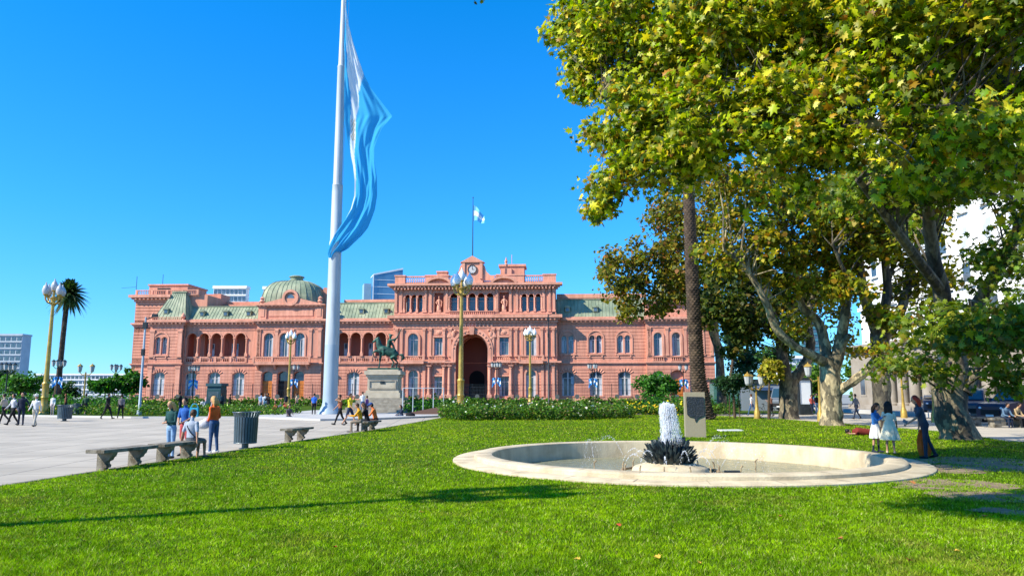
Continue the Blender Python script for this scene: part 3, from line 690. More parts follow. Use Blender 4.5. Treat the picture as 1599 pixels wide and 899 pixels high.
# --- C centre block
yC = -1.6; CU = lambda x, y=540: U(x, y, yC)
um = CU(737); gu0, gu1 = CU(711.5, 600), CU(761.5, 600); gw = gu1-gu0; gz = 12.3
low_a = [CU(645, 600), CU(829, 600)]; low_r = [CU(685, 600), CU(787, 600)]
up_a = [CU(645), CU(829.5)]; up_r = [CU(685.5), CU(787)]
big = arch_pts(um, gw, 0.02, gz, n=24)
allh_low = [arch_pts(u, 1.75, 1.0, 5.9) for u in low_a]+[rect_pts(u, 1.7, 1.3, 4.7) for u in low_r]
wall(W, uC0, uC1, 0, Z1, allh_low + [[(um-gw/2, .02), (um+gw/2, .02), (um+gw/2, Z1-.001), (um-gw/2, Z1-.001)]], yC, .5)
up_h = [arch_pts(u, 1.85, 8.2, 12.4) for u in up_a]+[rect_pts(u, 1.7, 8.5, 11.6) for u in up_r]
wall(W, uC0, uC1, Z1, 15.6, up_h + [arch_pts(um, gw, Z1+.001, gz, n=24)], yC, .5)
for a, c in ((uC0, um-gw/2), (um+gw/2, uC1)): body(a, c, 0, 15.6, yC+.5, 14)
gi = MB(); n = 24                                # barrel of the great entrance
path = [(um-gw/2, 0)]+[(um-gw/2*math.cos(math.pi*i/n), gz-gw/2+gw/2*math.sin(math.pi*i/n)) for i in range(n+1)]+[(um+gw/2, 0)]
gi.ring([(a+(um-a)*.002, b-.01) for a, b in path], [(um+(a-um)*1.25, b*1.05+.1) for a, b in path], yC+.5, yC+9)
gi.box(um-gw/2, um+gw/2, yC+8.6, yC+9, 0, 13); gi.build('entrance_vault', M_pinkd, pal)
for k in (2.4, 5.2):
    inn_ = [(um+(a-um)*.90, b-.25 if b > 1 else b) for a, b in path]
    T.ring(inn_, [(um+(a-um)*1.0, b-.02 if b > 1 else b) for a, b in path], yC+k, yC+k+.5)
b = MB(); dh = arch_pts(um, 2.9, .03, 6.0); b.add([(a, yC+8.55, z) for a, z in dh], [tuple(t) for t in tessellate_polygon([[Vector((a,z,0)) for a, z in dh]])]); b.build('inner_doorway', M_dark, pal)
b = MB()
for i in range(22): b.box(um-gw/2+.15+i*gw/22, um-gw/2+.2+i*gw/22, yC+1.2, yC+1.26, 0, 3.0)
for z in (.3, 1.6, 2.9): b.box(um-gw/2, um+gw/2, yC+1.19, yC+1.27, z, z+.07)
b.build('gate', M_iron, pal)
archivolt(T, um, gw, gz-gw/2, yC, .9, .35, 7.3, 28); archivolt(T, um, gw+.9, gz-gw/2, yC-.3, .15, .1, 7.3, 28)
for i in range(15):
    a = math.pi*(i+.5)/15; T.ball((um+math.cos(a)*(gw/2+.45), yC-.36, gz-gw/2+math.sin(a)*(gw/2+.45)), .17, 6, 4)
T.hexa([(um-.35,yC-.6,gz-.2),(um+.35,yC-.6,gz-.2),(um+.35,yC,gz-.2),(um-.35,yC,gz-.2)], [(um-.5,yC-.7,gz+1.2),(um+.5,yC-.7,gz+1.2),(um+.5,yC,gz+1.2),(um-.5,yC,gz+1.2)])
for s in (-1, 1):      # carved figures in the spandrels
    for k in range(9): T.ball((um+s*(gw/2+.5+.22*k*.4), yC-.15, gz-.9+.12*math.sin(k*2.1)+(k*.09)), (.3, .16, .28), 7, 5)
    T.ball((um+s*(gw/2+.15), yC-.28, gz+.55), (.22,.2,.26), 8, 6); T.ball((um+s*(gw/2+.5), yC-.2, gz-.05), (.36,.2,.6), 8, 6); T.ball((um+s*(gw/2+1.1), yC-.15, gz-.5), (.55,.18,.3), 8, 6)
skirt_ = []
W.box(um-gw/2-.001-2.0, um-gw/2, yC-.25, yC+.02, 0, 6.8); W.box(um+gw/2, um+gw/2+2.0, yC-.25, yC+.02, 0, 6.8)
for (a, c) in ((uC0, um-gw/2), (um+gw/2, uC1)):
    T.box(a-.1 if a == uC0 else a, c+(.1 if c == uC1 else 0), yC-.55, yC+.1, 0, 1.0)
    cornice(T, a, c, 6.7, .7, .75, yC, (a == uC0, c == uC1), yb=.1)
cornice(T, uC0, uC1, 14.25, 1.35, .95, yC, yb=1)
T.box(uC0, uC1, yC-.1, yC+.05, 13.3, 13.5)
n = int((uC1-uC0)/.7)
for i in range(n):
    if abs(uC0+(i+.5)*.7-um) < gw*.75: T.box(uC0+i*.7+.1, uC0+i*.7+.5, yC-.14, yC, 13.6, 14.1)
cu = [CU(x, 600) for x in (617, 662, 671, 694, 702.5, 768, 776, 798, 807, 845, 866)]
for x in (670.5, 693.6, 765, 776, 798, 702):
    column('column', CU(x, 600), 1.0, 6.7, yC-.42, .30)
for x in (619, 627, 662, 672, 693, 703, 770, 778, 797, 806, 815, 846, 855, 864):
    pilaster(T, CU(x), .42, 8.2, 13.3, yC, .22)
for x in (619, 628, 662, 814, 847, 855, 864): pilaster(T, CU(x, 600), .5, 1.0, 6.7, yC, .25)
for u in low_a:
    window(arch_pts(u, 1.75, 1.0, 5.9), yC+.38, 'single', u, 1.75, 1.0, 5.9); archivolt(T, u, 1.75, 5.9-.875, yC, .3, .2, 1.0)
for u in low_r:
    window(rect_pts(u, 1.7, 1.3, 4.7), yC+.38, 'single', u, 1.7, 1.3, 4.7); T.box(u-1.15, u+1.15, yC-.2, yC+.02, 4.75, 5.05); T.box(u-.9, u+.9, yC-.1, yC+.02, 5.2, 6.3)
for u in up_a:
    window(arch_pts(u, 1.85, 8.2, 12.4), yC+.38, 'single', u, 1.85, 8.2, 12.4); archivolt(T, u, 1.85, 12.4-.925, yC, .4, .2, 8.2)
    T.box(u-2.1, u+2.1, yC-1.0, yC, 6.95, 7.41); balustrade(T, u-2.1, u+2.1, 7.42, .95, yC-1.0)
for u in up_r:
    window(rect_pts(u, 1.7, 8.5, 11.6), yC+.38, 'single', u, 1.7, 8.5, 11.6); T.box(u-1.1, u+1.1, yC-.25, yC+.02, 11.65, 11.95); T.box(u-.9, u+.9, yC-.1, yC+.02, 12.1, 13.1)
    T.ball((u, yC-.1, 12.55), (.5,.15,.35), 8, 5); balustrade(T, u-1.25, u+1.25, 7.42, .9, yC-.7, piers=False); T.box(u-1.25, u+1.25, yC-.7, yC, 7.1, 7.415)
    T.box(u-1.15, u-.87, yC-.12, yC+.02, 8.4, 11.65); T.box(u+.87, u+1.15, yC-.12, yC+.02, 8.4, 11.65)
courses(W, uC0, um-gw/2-2, 1.05, 6.6, allh_low, yC, proj=.04, margin=.32); courses(W, um+gw/2+2, uC1, 1.05, 6.6, allh_low, yC, proj=.04, margin=.32)
# upper loggia floor
yU = yC+.15; zt0, zt1 = 15.6, 20.6
lg = [CU(x, 480) for x in (708.5, 723, 737, 751, 765)]; tl_ = [CU(x, 480) for x in (636, 646, 656)]; tr_ = [CU(x, 480) for x in (818.5, 829.5, 840.5)]
ni = [CU(x, 480) for x in (685, 787)]
hU = [arch_pts(u, 1.25, 16.2, 19.6) for u in lg]+[arch_pts(u, .88, 16.3, 19.4) for u in tl_+tr_]+[rect_pts(u, 1.7, 16.2, 19.7) for u in ni]
wall(W, uC0+.1, uC1-.1, zt0, zt1, hU, yU, .6)
W.box(uC0+.1, uC1-.1, yU+3.5, 14, zt0, zt1); W.box(uC0+.1, uC0+.6, yU+.6, yU+3.5, zt0, zt1); W.box(uC1-.6, uC1-.1, yU+.6, yU+3.5, zt0, zt1)
W.box(uC0+.1, uC1-.1, yU+.6, yU+3.5, 20.0, zt1); W.box(uC0+.1, uC1-.1, yU+.6, yU+3.5, zt0, 16.0)
INN.box(uC0+.6, uC1-.6, yU+3.3, yU+3.49, zt0, zt1-.5)
for u in ni: INN.box(u-1.0, u+1.0, yU+.6, yU+.9, 16, 20)
for u in lg: archivolt(T, u, 1.25, 19.6-.625, yU, .16, .1)
for u in lg+tl_+tr_:
    w_ = 1.25 if u in lg else .88
    window(rect_pts(u, w_, 16.2, 19.0), yU+1.2, 'plain', u, w_, 16.2, 19.0)
for u in tl_+tr_: archivolt(T, u, .88, 19.4-.44, yU, .13, .1)
for gp in (lg, tl_, tr_):
    dd = gp[1]-gp[0]
    for i in range(len(gp)+1): column('column', gp[0]-dd/2+dd*i, 16.15, 18.95, yU-.05, .14)
T.box(uC0+.1, uC1-.1, yU-.15, yU+.02, 15.75, 16.15); balustrade(T, lg[0]-.8, lg[-1]+.8, 15.62, .75, yU-.35, piers=False)
for x in (618, 626, 664, 672, 697, 776, 797, 807, 849, 858, 865): pilaster(T, CU(x, 480), .42, 16.15, 20.3, yU, .2)
cornice(T, uC0, uC1, 20.3, 1.05, 1.05, yU, yb=1)
for i in range(int((uC1-uC0)/.62)): T.box(uC0+i*.62+.1, uC0+i*.62+.36, yU-.8, yU, 20.25, 20.62)
W.box(uC0+.3, uC1-.3, yU+.5, 14, 21.3, 21.8)
for a, c in ((uC0+.1, CU(632,440)), (CU(664,440), CU(700,440)), (CU(775,440), CU(818,440)), (CU(848,440), uC1-.1)): T.box(a, c, yU-.05, yU+.6, 21.35, 22.9); T.box(a-.1, c+.1, yU-.15, yU+.7, 22.75, 23.0)
for a, c in ((CU(632,440), CU(664,440)), (CU(818,440), CU(848,440)), (CU(700,440), CU(775,440))): balustrade(T, a, c, 21.35, 1.5, yU+.1, piers=False)
for u in ni:           # curved pediments
    pts = [(u+2.1*math.cos(a), 20.9+1.25*math.sin(a)) for a in [math.pi*(.12+.76*i/14) for i in range(15)]]
    pts2 = [(u+2.5*math.cos(a), 21.0+1.6*math.sin(a)) for a in [math.pi*(.08+.84*i/14) for i in range(15)]]
    T.ring(pts, pts2, yU-1.0, yU+.1); T.prism(pts, yU-.3, yU)
for u in (ni[0], ni[1]): # niche statues
    s = MB(); s.box(u-.4, u+.4, yU-.1, yU+.5, 16.2, 16.6); s.lathe([(.36,0),(.40,.3),(.30,1.0),(.24,1.25),(.33,1.65),(.30,1.85),(.1,2.0),(.08,2.1)], (u, yU+.15, 16.6), 10, sy=.75)
    s.ball((u, yU+.12, 18.9), (.16,.17,.2), 8, 6); s.tube([(u-.3,yU+.1,18.4),(u-.5,yU-.05,18.0),(u-.35,yU-.2,17.7)], .08, 6); s.tube([(u+.3,yU+.1,18.4),(u+.55,yU,18.1),(u+.45,yU-.1,17.2)], .08, 6)
    s.build('statue', M_pinkl, pal, smooth=True)
# clock gable
yK = yU-.1; K = lambda x: CU(x, 420); uk = K(737.5)
T.box(uk-1.9, uk+1.9, yK, yK+1.5, 21.4, 25.2); T.prism([(uk-2.2, 25.2), (uk+2.2, 25.2), (uk, 26.4)], yK-.3, yK+1.6)
for s in (-1, 1):
    T.box(uk+s*1.6-.25, uk+s*1.6+.25, yK-.2, yK, 22.2, 25.2)
    T.prism([(uk+s*1.9, 21.9), (uk+s*4.2, 21.9), (uk+s*3.9, 22.6), (uk+s*3.2, 22.9), (uk+s*2.5, 23.6), (uk+s*2.2, 24.6), (uk+s*1.9, 24.9)], yK+.1, yK+.8)
ck = MB(); ck.prism([(uk+.85*math.cos(2*math.pi*i/28), 23.9+.85*math.sin(2*math.pi*i/28)) for i in range(28)], yK-.1, yK+.01)
co = ck.build('clock', M_frame, pal)
ch = MB(); ch.ring([(uk+.72*math.cos(2*math.pi*i/28), 23.9+.72*math.sin(2*math.pi*i/28)) for i in range(29)], [(uk+.85*math.cos(2*math.pi*i/28), 23.9+.85*math.sin(2*math.pi*i/28)) for i in range(29)], yK-.16, yK-.1)
ch.box(uk-.03, uk+.03, yK-.14, yK-.105, 23.85, 24.5); ch.box(uk-.02, uk+.35, yK-.14, yK-.105, 23.88, 23.94)
for i in range(12):
    a = 2*math.pi*i/12; ch.box(uk+.62*math.cos(a)-.04, uk+.62*math.cos(a)+.04, yK-.13, yK-.103, 23.9+.62*math.sin(a)-.04, 23.9+.62*math.sin(a)+.04)
ch.build('clock_hands', M_dark, co)
# turret masses on the roof
W.box(CU(779,425), CU(817,425), 2, 6, 21.5, 25.0); T.box(CU(777,425)-.1, CU(819,425)+.1, 1.8, 6.2, 25.0, 25.4); T.box(CU(785,425), CU(797,425), 1.7, 2, 22, 24.6)
T.lathe([(.3,0),(.2,.3),(.3,.6),(.15,1.0),(.05,1.4)], (CU(788,412), 2.3, 25.4), 8); T.tube([(CU(797,412), 2.5, 25.4), (CU(797,412), 2.5, 27.3)], .06, 5)
W.box(CU(678,425), CU(694,425), 1.5, 3, 21.5, 24.0); T.box(CU(677,425), CU(695,425), 1.4, 3.1, 23.9, 24.2)
for x in (840, 852, 862): T.lathe([(.14,0),(.1,.3),(.02,.8)], (CU(x,430), 3, 22.5), 6)
# --- S6 right wing
c6 = [U(x, 560) for x in (886.5, 930.5, 975)]
seg_windows(uC1, uR0, 0, c6, e=(False, False))
mansard('roof', uC1-.5, uR0+.5, .1, 15.1, 1.6, 18.6, depth=9)
for x in (886, 930, 976): dormer(U(x, 485), .55, 16.3)
W.box(uC1, uR0, 6, 13, 15, 19.6); T.box(uC1, uR0+1, 5.8, 6.2, 19.5, 20.3); W.box(uC1, uR0, 5.9, 6.1, 18.8, 19.5); T.box(uC1, uR0, .0, .3, 15.1, 15.35)
# --- S7 right pavilion
y7 = -1.0; r7 = [U(x, 540, y7) for x in (1027.5, 1056, 1084.5)]
hu = [arch_pts(u, 1.5, 8.3, 12.4) for u in r7]; hl = [arch_pts(r7[0], 1.8, 1.3, 5.7, .5), arch_pts(r7[1], 2.2, .1, 5.8, .6), arch_pts(r7[2], 1.8, 1.3, 5.7, .5)]
wall(W, uR0, uR1, 0, Z1, hl, y7, .7); wall(W, uR0, uR1, Z1, ZC, hu, y7, .5); body(uR0, uR1, 0, Z1, y7+.7, 14); body(uR0, uR1, Z1, ZC, y7+.5, 14)
courses(W, uR0, uR1, 1.0, 6.6, hl, y7); courses(W, uR0, uR1, 8.4, 13.2, [arch_pts(r7[1], 10, 8.2, 13.2, .01)], y7, .6, proj=.05); strings(uR0, uR1, y7)
for u, h in zip(r7, hu): window(h, y7+.38, 'single', u, 1.5, 8.3, 12.4); archivolt(T, u, 1.5, 12.4-.75, y7, .35, .16, 8.3); balustrade(T, u-1.1, u+1.1, 7.3, .9, y7-.3, piers=False)
for u, h in zip(r7[::2], hl[::2]): window(h, y7+.5, 'pair', u, 1.8, 1.3, 5.7)
o = MB(); o.box(r7[1]-1.05, r7[1]+1.05, y7+.5, y7+.62, .1, 4.2); [o.box(r7[1]+s*.52-.36, r7[1]+s*.52+.36, y7+.44, y7+.5, .4+q*1.25, 1.45+q*1.25) for s in (-1, 1) for q in range(3)]; o.build('door', M_wood, pal)
for u in (uR0+.4, uR1-.4, uR1-2.2, r7[0]-1.5, (r7[0]+r7[1])/2, (r7[1]+r7[2])/2, r7[2]+1.5): pilaster(T, u, .5, 8.3, 13.3, y7)
body(uR0+.1, uR1-.1, ZC, 17.5, y7+.2, 13); cornice(T, uR0+.1, uR1-.1, 17.3, .55, .45, y7, yb=1.5)
mansard('roof', uR0+.6, uR1-.6, .4, 17.8, 3.2, 21.4, 2.4, 2.4, depth=6)
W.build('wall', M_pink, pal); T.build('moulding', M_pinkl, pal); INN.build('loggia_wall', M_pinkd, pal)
# palace rooftop flag
fr = empty('rooftop_flag', Vector((math.cos(FTH)*CU(738,400)+math.sin(FTH)*yC, FD-math.sin(FTH)*CU(738,400)+math.cos(FTH)*yC, 26.2)), 0, 'small sky blue and white flag on the pole above the palace clock', 'flag')
b = MB(); b.tube([(0,0,0),(0,0,11)], [.1,.05], 8); b.ball((0,0,11.05), .12, 8, 6); b.build('pole', M_iron, fr)
vs = []; nx, nz_ = 16, 15
for i in range(nx+1):
    for j in range(nz_+1):
        t = i/nx; s = j/nz_
        vs.append((.08+t*2.0, .35*math.sin(t*9+s*2)*t, 9.6-t*2.1*(.6+.4*t)-s*(3.0-1.6*t)+.15*math.sin(t*7)))
fb = MB(); fb.add(vs, [])
for i in range(nx):
    for j in range(nz_):
        fb.f.append((i*(nz_+1)+j, (i+1)*(nz_+1)+j, (i+1)*(nz_+1)+j+1, i*(nz_+1)+j+1)); fb.m.append(0 if j//5 != 1 else 1)
fb.build('flag', [flat('flag_blue', (.18,.52,.85), .8), flat('flag_white', (.8,.8,.82), .8)], fr, smooth=True, recalc=False)
# ---------------------------------------------------------------- the fountain
fo = empty('fountain', (FC[0], FC[1], 0), 0, 'round cream stone fountain basin set into the lawn with a dark leaf-shaped bronze nozzle', 'fountain')
b = MB(); b.lathe([(FR-.26,-.05),(FR,-.02),(FR,.055),(FR-.03,.075),(5.02,.085),(5.0,.085)], n=128); b.f = [f for f in b.f if len(f) == 4]; b.m = b.m[:len(b.f)]
b.build('apron', M_fount, fo, smooth=True, recalc=False)
b = MB(); b.lathe([(5.12,.05),(5.12,.15),(5.08,.18),(4.72,.185),(4.68,.165),(4.66,.05),(4.64,-.52),(4.3,-.60),(0,-.60)], n=128); b.f = [f for f in b.f if len(f) == 4]; b.m = b.m[:len(b.f)]
b.build('basin_wall', M_fount, fo, smooth=True, recalc=False)
# joints in the apron
b = MB()
for i in range(26):
    a = 2*math.pi*i/26; c, s_ = math.cos(a), math.sin(a); t = .008
    for r0, r1, z in ((5.15, FR-.04, .0865), (4.74, 5.07, .1868)):
        b.add([(r0*c+t*s_, r0*s_-t*c, z), (r1*c+t*s_, r1*s_-t*c, z-.006 if r0 > 5.1 else z-.003), (r1*c-t*s_, r1*s_+t*c, z-.006 if r0 > 5.1 else z-.003), (r0*c-t*s_, r0*s_+t*c, z)], [(0,1,2,3)])
b.build('joint', flat('joint_grey', (.33,.27,.18), .9), fo, recalc=False)
def watermat():
    m, nt, b_ = nmat('basin_water'); N = nt.nodes; L = nt.links; N.remove(b_)
    tr = N.new('ShaderNodeBsdfTransparent'); tr.inputs[0].default_value = (.80, .87, .78, 1)
    gl = N.new('ShaderNodeBsdfGlossy'); gl.inputs['Roughness'].default_value = .12
    df = N.new('ShaderNodeBsdfDiffuse'); df.inputs[0].default_value = (.46, .46, .30, 1)
    fr = N.new('ShaderNodeFresnel'); fr.inputs[0].default_value = 1.33
    tc = N.new('ShaderNodeTexCoord'); w1 = N.new('ShaderNodeTexNoise'); w1.inputs['Scale'].default_value = 4.5; w1.inputs['Detail'].default_value = 4; w1.inputs['Distortion'].default_value = 1.0
    bp = N.new('ShaderNodeBump'); bp.inputs['Strength'].default_value = .7; bp.inputs['Distance'].default_value = .12
    L.new(tc.outputs['Object'], w1.inputs['Vector']); L.new(w1.outputs['Fac'], bp.inputs['Height']); L.new(bp.outputs[0], gl.inputs['Normal']); L.new(bp.outputs[0], fr.inputs['Normal'])
    m1 = N.new('ShaderNodeMixShader'); m1.inputs[0].default_value = .55; L.new(tr.outputs[0], m1.inputs[1]); L.new(df.outputs[0], m1.inputs[2])
    mx = N.new('ShaderNodeMixShader'); L.new(fr.outputs[0], mx.inputs[0]); L.new(m1.outputs[0], mx.inputs[1]); L.new(gl.outputs[0], mx.inputs[2])
    L.new(mx.outputs[0], N['Material Output'].inputs['Surface']); return m
M_water = watermat()
b = MB(); b.lathe([(4.645,-.30),(.01,-.30)], n=96); b.f = [f for f in b.f if len(f) == 4]; b.m = b.m[:len(b.f)]
wobj = b.build('water', M_water, None, recalc=False); wobj.location = (FC[0], FC[1], 0); wobj['kind'] = 'structure'
# centre drum and pipework
CD = Vector((P(1051, 700, 18.0).x - FC[0], -.9, 0))
cdx = CD.x
b = MB(); b.lathe([(.98,-.6),(.98,-.30),(.94,-.24),(.90,-.12),(.84,-.08),(.55,.0),(.5,.02),(0,.02)], (cdx,-.6,0), 40); drum = b.build('drum', M_fount, fo, smooth=True)
b = MB(); ring = [(cdx+1.15*math.cos(2*math.pi*i/40), -.6+1.15*math.sin(2*math.pi*i/40), -.2) for i in range(41)]; b.tube(ring, .03, 6)
for i in range(12):
    a = 2*math.pi*i/12+.2; x, y = cdx+1.15*math.cos(a), -.6+1.15*math.sin(a)
    b.tube([(x,y,-.2),(x,y,-.06),(x-.03*math.cos(a),y-.03*math.sin(a),.0)], .018, 6); b.box(x-.05, x+.05, y-.05, y+.05, -.5, -.17)
for x, h in ((1.9,.14),(-1.9,.1),(1.55,-.02)):
    b.tube([(cdx+x*.6,-1.0,-.24),(cdx+x,-1.15,-.24),(cdx+x,-1.15,h-.05),(cdx+x+.05,-1.15,h)], .02, 6); b.box(cdx+x-.08, cdx+x+.08, -1.25, -1.05, -.55, -.22)
b.build('pipework', mat('pipe_rust', (.42,.33,.2), (.18,.12,.07), 12, .7, .3, 30), fo)
b = MB(); b.tube([(cdx-.15,-1.62,-.2),(cdx-.15,-1.74,-.2)], .09, 12); b.box(cdx+1.25, cdx+1.6, -1.0, -.8, -.34, -.16); b.build('lamp_fixture', M_iron, fo)
# bronze leaves: three rows of upright pointed leaves
b = MB()
for row, (r0, zb, h, lean, n) in enumerate([(.50,-.04,.50,.14,26),(.45,.02,.54,.08,24),(.38,.06,.54,.04,20),(.54,-.04,.36,.20,28),(.60,-.06,.24,.18,26),(.25,.1,.5,.03,14)]):
    for i in range(n):
        a = 2*math.pi*(i+.5*row)/n+random.uniform(-.06,.06); c, s_ = math.cos(a), math.sin(a); hh = h*random.uniform(.85,1.12); ln = lean*random.uniform(.8,1.3); w = .062
        L_ = []
        for k, (t, ww) in enumerate([(0,.6),(.3,1.0),(.6,1.05),(.8,.7),(1.0,.05)]):
            r = r0+ln*t*t; z = zb+hh*t; L_.append(((cdx+r*c-w*ww*s_, -.6+r*s_+w*ww*c, z), (cdx+(r+.035)*c, -.6+(r+.035)*s_, z+.01), (cdx+r*c+w*ww*s_, -.6+r*s_-w*ww*c, z)))
        vs = [p for q in L_ for p in q]; fs = []
        for k in range(4): fs += [(k*3,k*3+1,k*3+4,k*3+3),(k*3+1,k*3+2,k*3+5,k*3+4)]
        o_ = len(vs); vs += [(x-.03*c, y-.03*s_, z) for x, y, z in vs]; fs += [tuple(q+o_ for q in f[::-1]) for f in fs]
        fs += [(k*3, k*3+3, o_+k*3+3, o_+k*3) for k in range(4)] + [(k*3+2, o_+k*3+2, o_+k*3+5, k*3+5) for k in range(4)]
        b.add(vs, fs)
b.lathe([(.50,-.05),(.48,.3),(.3,.34),(0,.34)], (cdx,-.6,0), 20)
b.v = [(cdx+(x-cdx)*.86, -.6+(y+.6)*.86, z*.92) for x, y, z in b.v]; b.build('bronze_leaves', M_bronze, fo, smooth=True)
# water: jets made of many drops
def spraymat():
    m, nt, b_ = nmat('water_spray'); N = nt.nodes; L = nt.links
    b_.inputs['Base Color'].default_value = (.92, .95, 1, 1); b_.inputs['Roughness'].default_value = .25; b_.inputs['Specular IOR Level'].default_value = .7
    tl = N.new('ShaderNodeBsdfTranslucent'); tl.inputs[0].default_value = (.95, .97, 1, 1); tr = N.new('ShaderNodeBsdfTransparent')
    a = N.new('ShaderNodeMixShader'); a.inputs[0].default_value = .45; L.new(b_.outputs[0], a.inputs[1]); L.new(tl.outputs[0], a.inputs[2])
    c = N.new('ShaderNodeMixShader'); c.inputs[0].default_value = .42; L.new(a.outputs[0], c.inputs[1]); L.new(tr.outputs[0], c.inputs[2])
    L.new(c.outputs[0], N['Material Output'].inputs['Surface']); return m
M_spray = spraymat()
def drops(name, pts, sizes, elong, parent=None):
    tv_ = np.array([(1,0,0),(-1,0,0),(0,1,0),(0,-1,0),(0,0,1),(0,0,-1)], float); tf_ = [(0,2,4),(2,1,4),(1,3,4),(3,0,4),(2,0,5),(1,2,5),(3,1,5),(0,3,5)]
    n = len(pts); s = np.stack([sizes, sizes, sizes*elong], 1)
    V = (pts[:, None, :]+tv_[None]*s[:, None, :]).reshape(-1, 3); Fc = (np.array(tf_)[None]+(np.arange(n)*6)[:, None, None]).reshape(-1, 3)
    me = bpy.data.meshes.new(name); me.from_pydata(V.tolist(), [], Fc.tolist()); me.materials.append(M_spray)
    o = bpy.data.objects.new(name, me); C.objects.link(o); return o
jet = []; js = []; je = []
cx, cy = FC[0]+cdx, FC[1]-.6
for i in range(12000):
    t = rng.random()
    z = .3+1.10*t; rad = (.09+.07*t)*(1-.5*max(0, (t-.85)/.15)**2)
    a = rng.uniform(0, 2*np.pi); r = rad*math.sqrt(rng.random())
    jet.append((cx-.06+r*math.cos(a)+.02*math.sin(z*9), cy+r*math.sin(a), z+rng.normal(0,.02))); js.append(rng.uniform(.003,.009)); je.append(rng.uniform(2,7))
for i in range(6500):      # the outer veil falling back, blown a little to the right
    z = 1.36*rng.random()**.8+.05; a = rng.uniform(0, 2*np.pi); f = max(0, 1-z/1.41)
    st = round(a/(2*np.pi)*26)/26*2*np.pi+rng.normal(0,.03)
    r = rng.uniform(.5,1)*(.17+.14*f**.7)+rng.normal(0,.012); jet.append((cx-.03+r*math.cos(st)+.14*f, cy+r*math.sin(st), z)); js.append(rng.uniform(.0025,.006)); je.append(rng.uniform(2,7))
def arc(x0, y0, z0, vx, vy, vz, n, sp, s):
    T_ = (vz+math.sqrt(vz*vz+2*9.8*(z0+.36)))/9.8
    for i in range(n):
        t = rng.random()*T_; jet.append((x0+vx*t+rng.normal(0,sp*t), y0+vy*t+rng.normal(0,sp*t), z0+vz*t-4.9*t*t+rng.normal(0,sp*t))); js.append(rng.uniform(.4,1)*s); je.append(rng.uniform(1,2.5))
for i in range(12):
    a = 2*math.pi*i/12+.2; x, y = cx+1.15*math.cos(a), cy+1.15*math.sin(a)
    arc(x, y, 0, -1.1*math.cos(a), -1.1*math.sin(a), 2.3+.3*math.sin(i*3), 85, .03, .009)
arc(cx+1.9, cy-.5, .1, -1.6, .3, 2.4, 110, .08, .007); arc(cx+1.0, cy-.9, .0, 1.7, .2, 3.0, 150, .10, .008); arc(cx+.8, cy-.3, .0, 1.4, .4, 3.1, 130, .14, .008)
arc(cx-1.9, cy-.5, .1, -.3, .6, 3.0, 120, .08, .007); arc(cx+1.0, cy+.8, .1, 1.6, 1.0, 3.0, 120, .1, .008); arc(cx-1.0, cy+.9, .1, -1.2, .8, 3.0, 120, .1, .008)
sp = drops('fountain_jet', np.array(jet), np.array(js), np.array(je)); tag(sp, 'white column and thin arcs of water spraying from the fountain', 'water jet', kind='stuff')

# ---------------------------------------------------------------- stele with plaque
x, y = G(1086, 683)
st = empty('memorial_stele', (x, y, 0), R(-6), 'upright beige stone stele with a black map-shaped plaque behind the fountain', 'memorial')
b = MB(); b.box(-.39, .39, -.14, .14, 0, 1.72); o = b.build('slab', mat('beige_granite', (.33,.29,.195), (.28,.245,.17), 30, .7, .2, 80), st)
bv = o.modifiers.new('b', 'BEVEL'); bv.width = .012; bv.segments = 2
b = MB(); b.prism([(-.32,1.44),(-.30,1.55),(.32,1.54),(.345,1.46),(.34,1.2),(.36,.86),(.24,.79),(.10,.74),(.0,.60),(-.04,.76),(-.24,.80),(-.30,.88)], -.175, -.141); b.build('plaque', mat('black_plaque', (.012,.014,.018), (.03,.034,.04), 20, .35, .6, 25, spec=.6), st)
x, y = G(1140, 673)
b = MB(); b.box(-.5, .5, -.28, .28, 0, .07); o = tag(b.build('ground_slab', M_white, loc=(x, y, .0)), 'low white slab lying on the lawn right of the stele', 'stone slab'); o.rotation_euler.z = R(5)

# ---------------------------------------------------------------- flagpole with the great flag
fx, fy = G(513, 648)
fy = 58.0; fx = P(515, 640, fy).x
fp = empty('flagpole', (fx, fy, .13), 0, 'tall stepped pale blue-grey flagpole with a wide flared foot on the plaza', 'flagpole')
b = MB(); b.lathe([(.95,0),(.93,.10),(.80,.22),(.72,.42),(.62,.62),(.575,.9),(.56,1.4)], n=32); b.build('base', M_steelg, fp, smooth=True)
b = MB(); b.lathe([(.56,1.4),(.545,5.3),(.545,5.32)], n=32); b.build('lower_tube', M_steelg, fp, smooth=True)
zj = [P(530, q, fy).z-.13 for q in (290, 105)]
b = MB(); b.lathe([(.545,5.32),(.50,11.0),(.49,13.3),(.48,13.5),(.43,13.7),(.42,zj[0]-.6),(.40,zj[0]-.05),(.42,zj[0]),(.36,zj[0]+.15),(.32,zj[1]-.05),(.34,zj[1]),(.27,zj[1]+.2),(.22,zj[1]+5),(.17,zj[1]+10),(.16,zj[1]+10.2)], n=32); b.build('tube', M_steel, fp, smooth=True)
b = MB(); b.lathe([(.3,0),(.3,.1),(.12,.25),(0,.3)], (0,0,zj[1]+10.2), 16); b.tube([(.5,0,1.5),(.42,0,9),(.42,0,zj[1]+10)], .015, 4); b.build('halyard', M_steel, fp)
rowsL = [(8,541,542.5),(20,541,543),(45,541,547),(70,540,553),(95,541,561),(118,541,569),(140,541,580),(160,541,595),(176,541,607),(187,541,615),(195,541,609),(206,543,600),(222,545,594),(240,548,589),(262,553,590),(285,556,593),(310,556,592),(330,551,588),(345,543,582),(358,534,576),(370,526,566),(380,521,555),(390,516,545),(398,515,530),(405,517,522)]
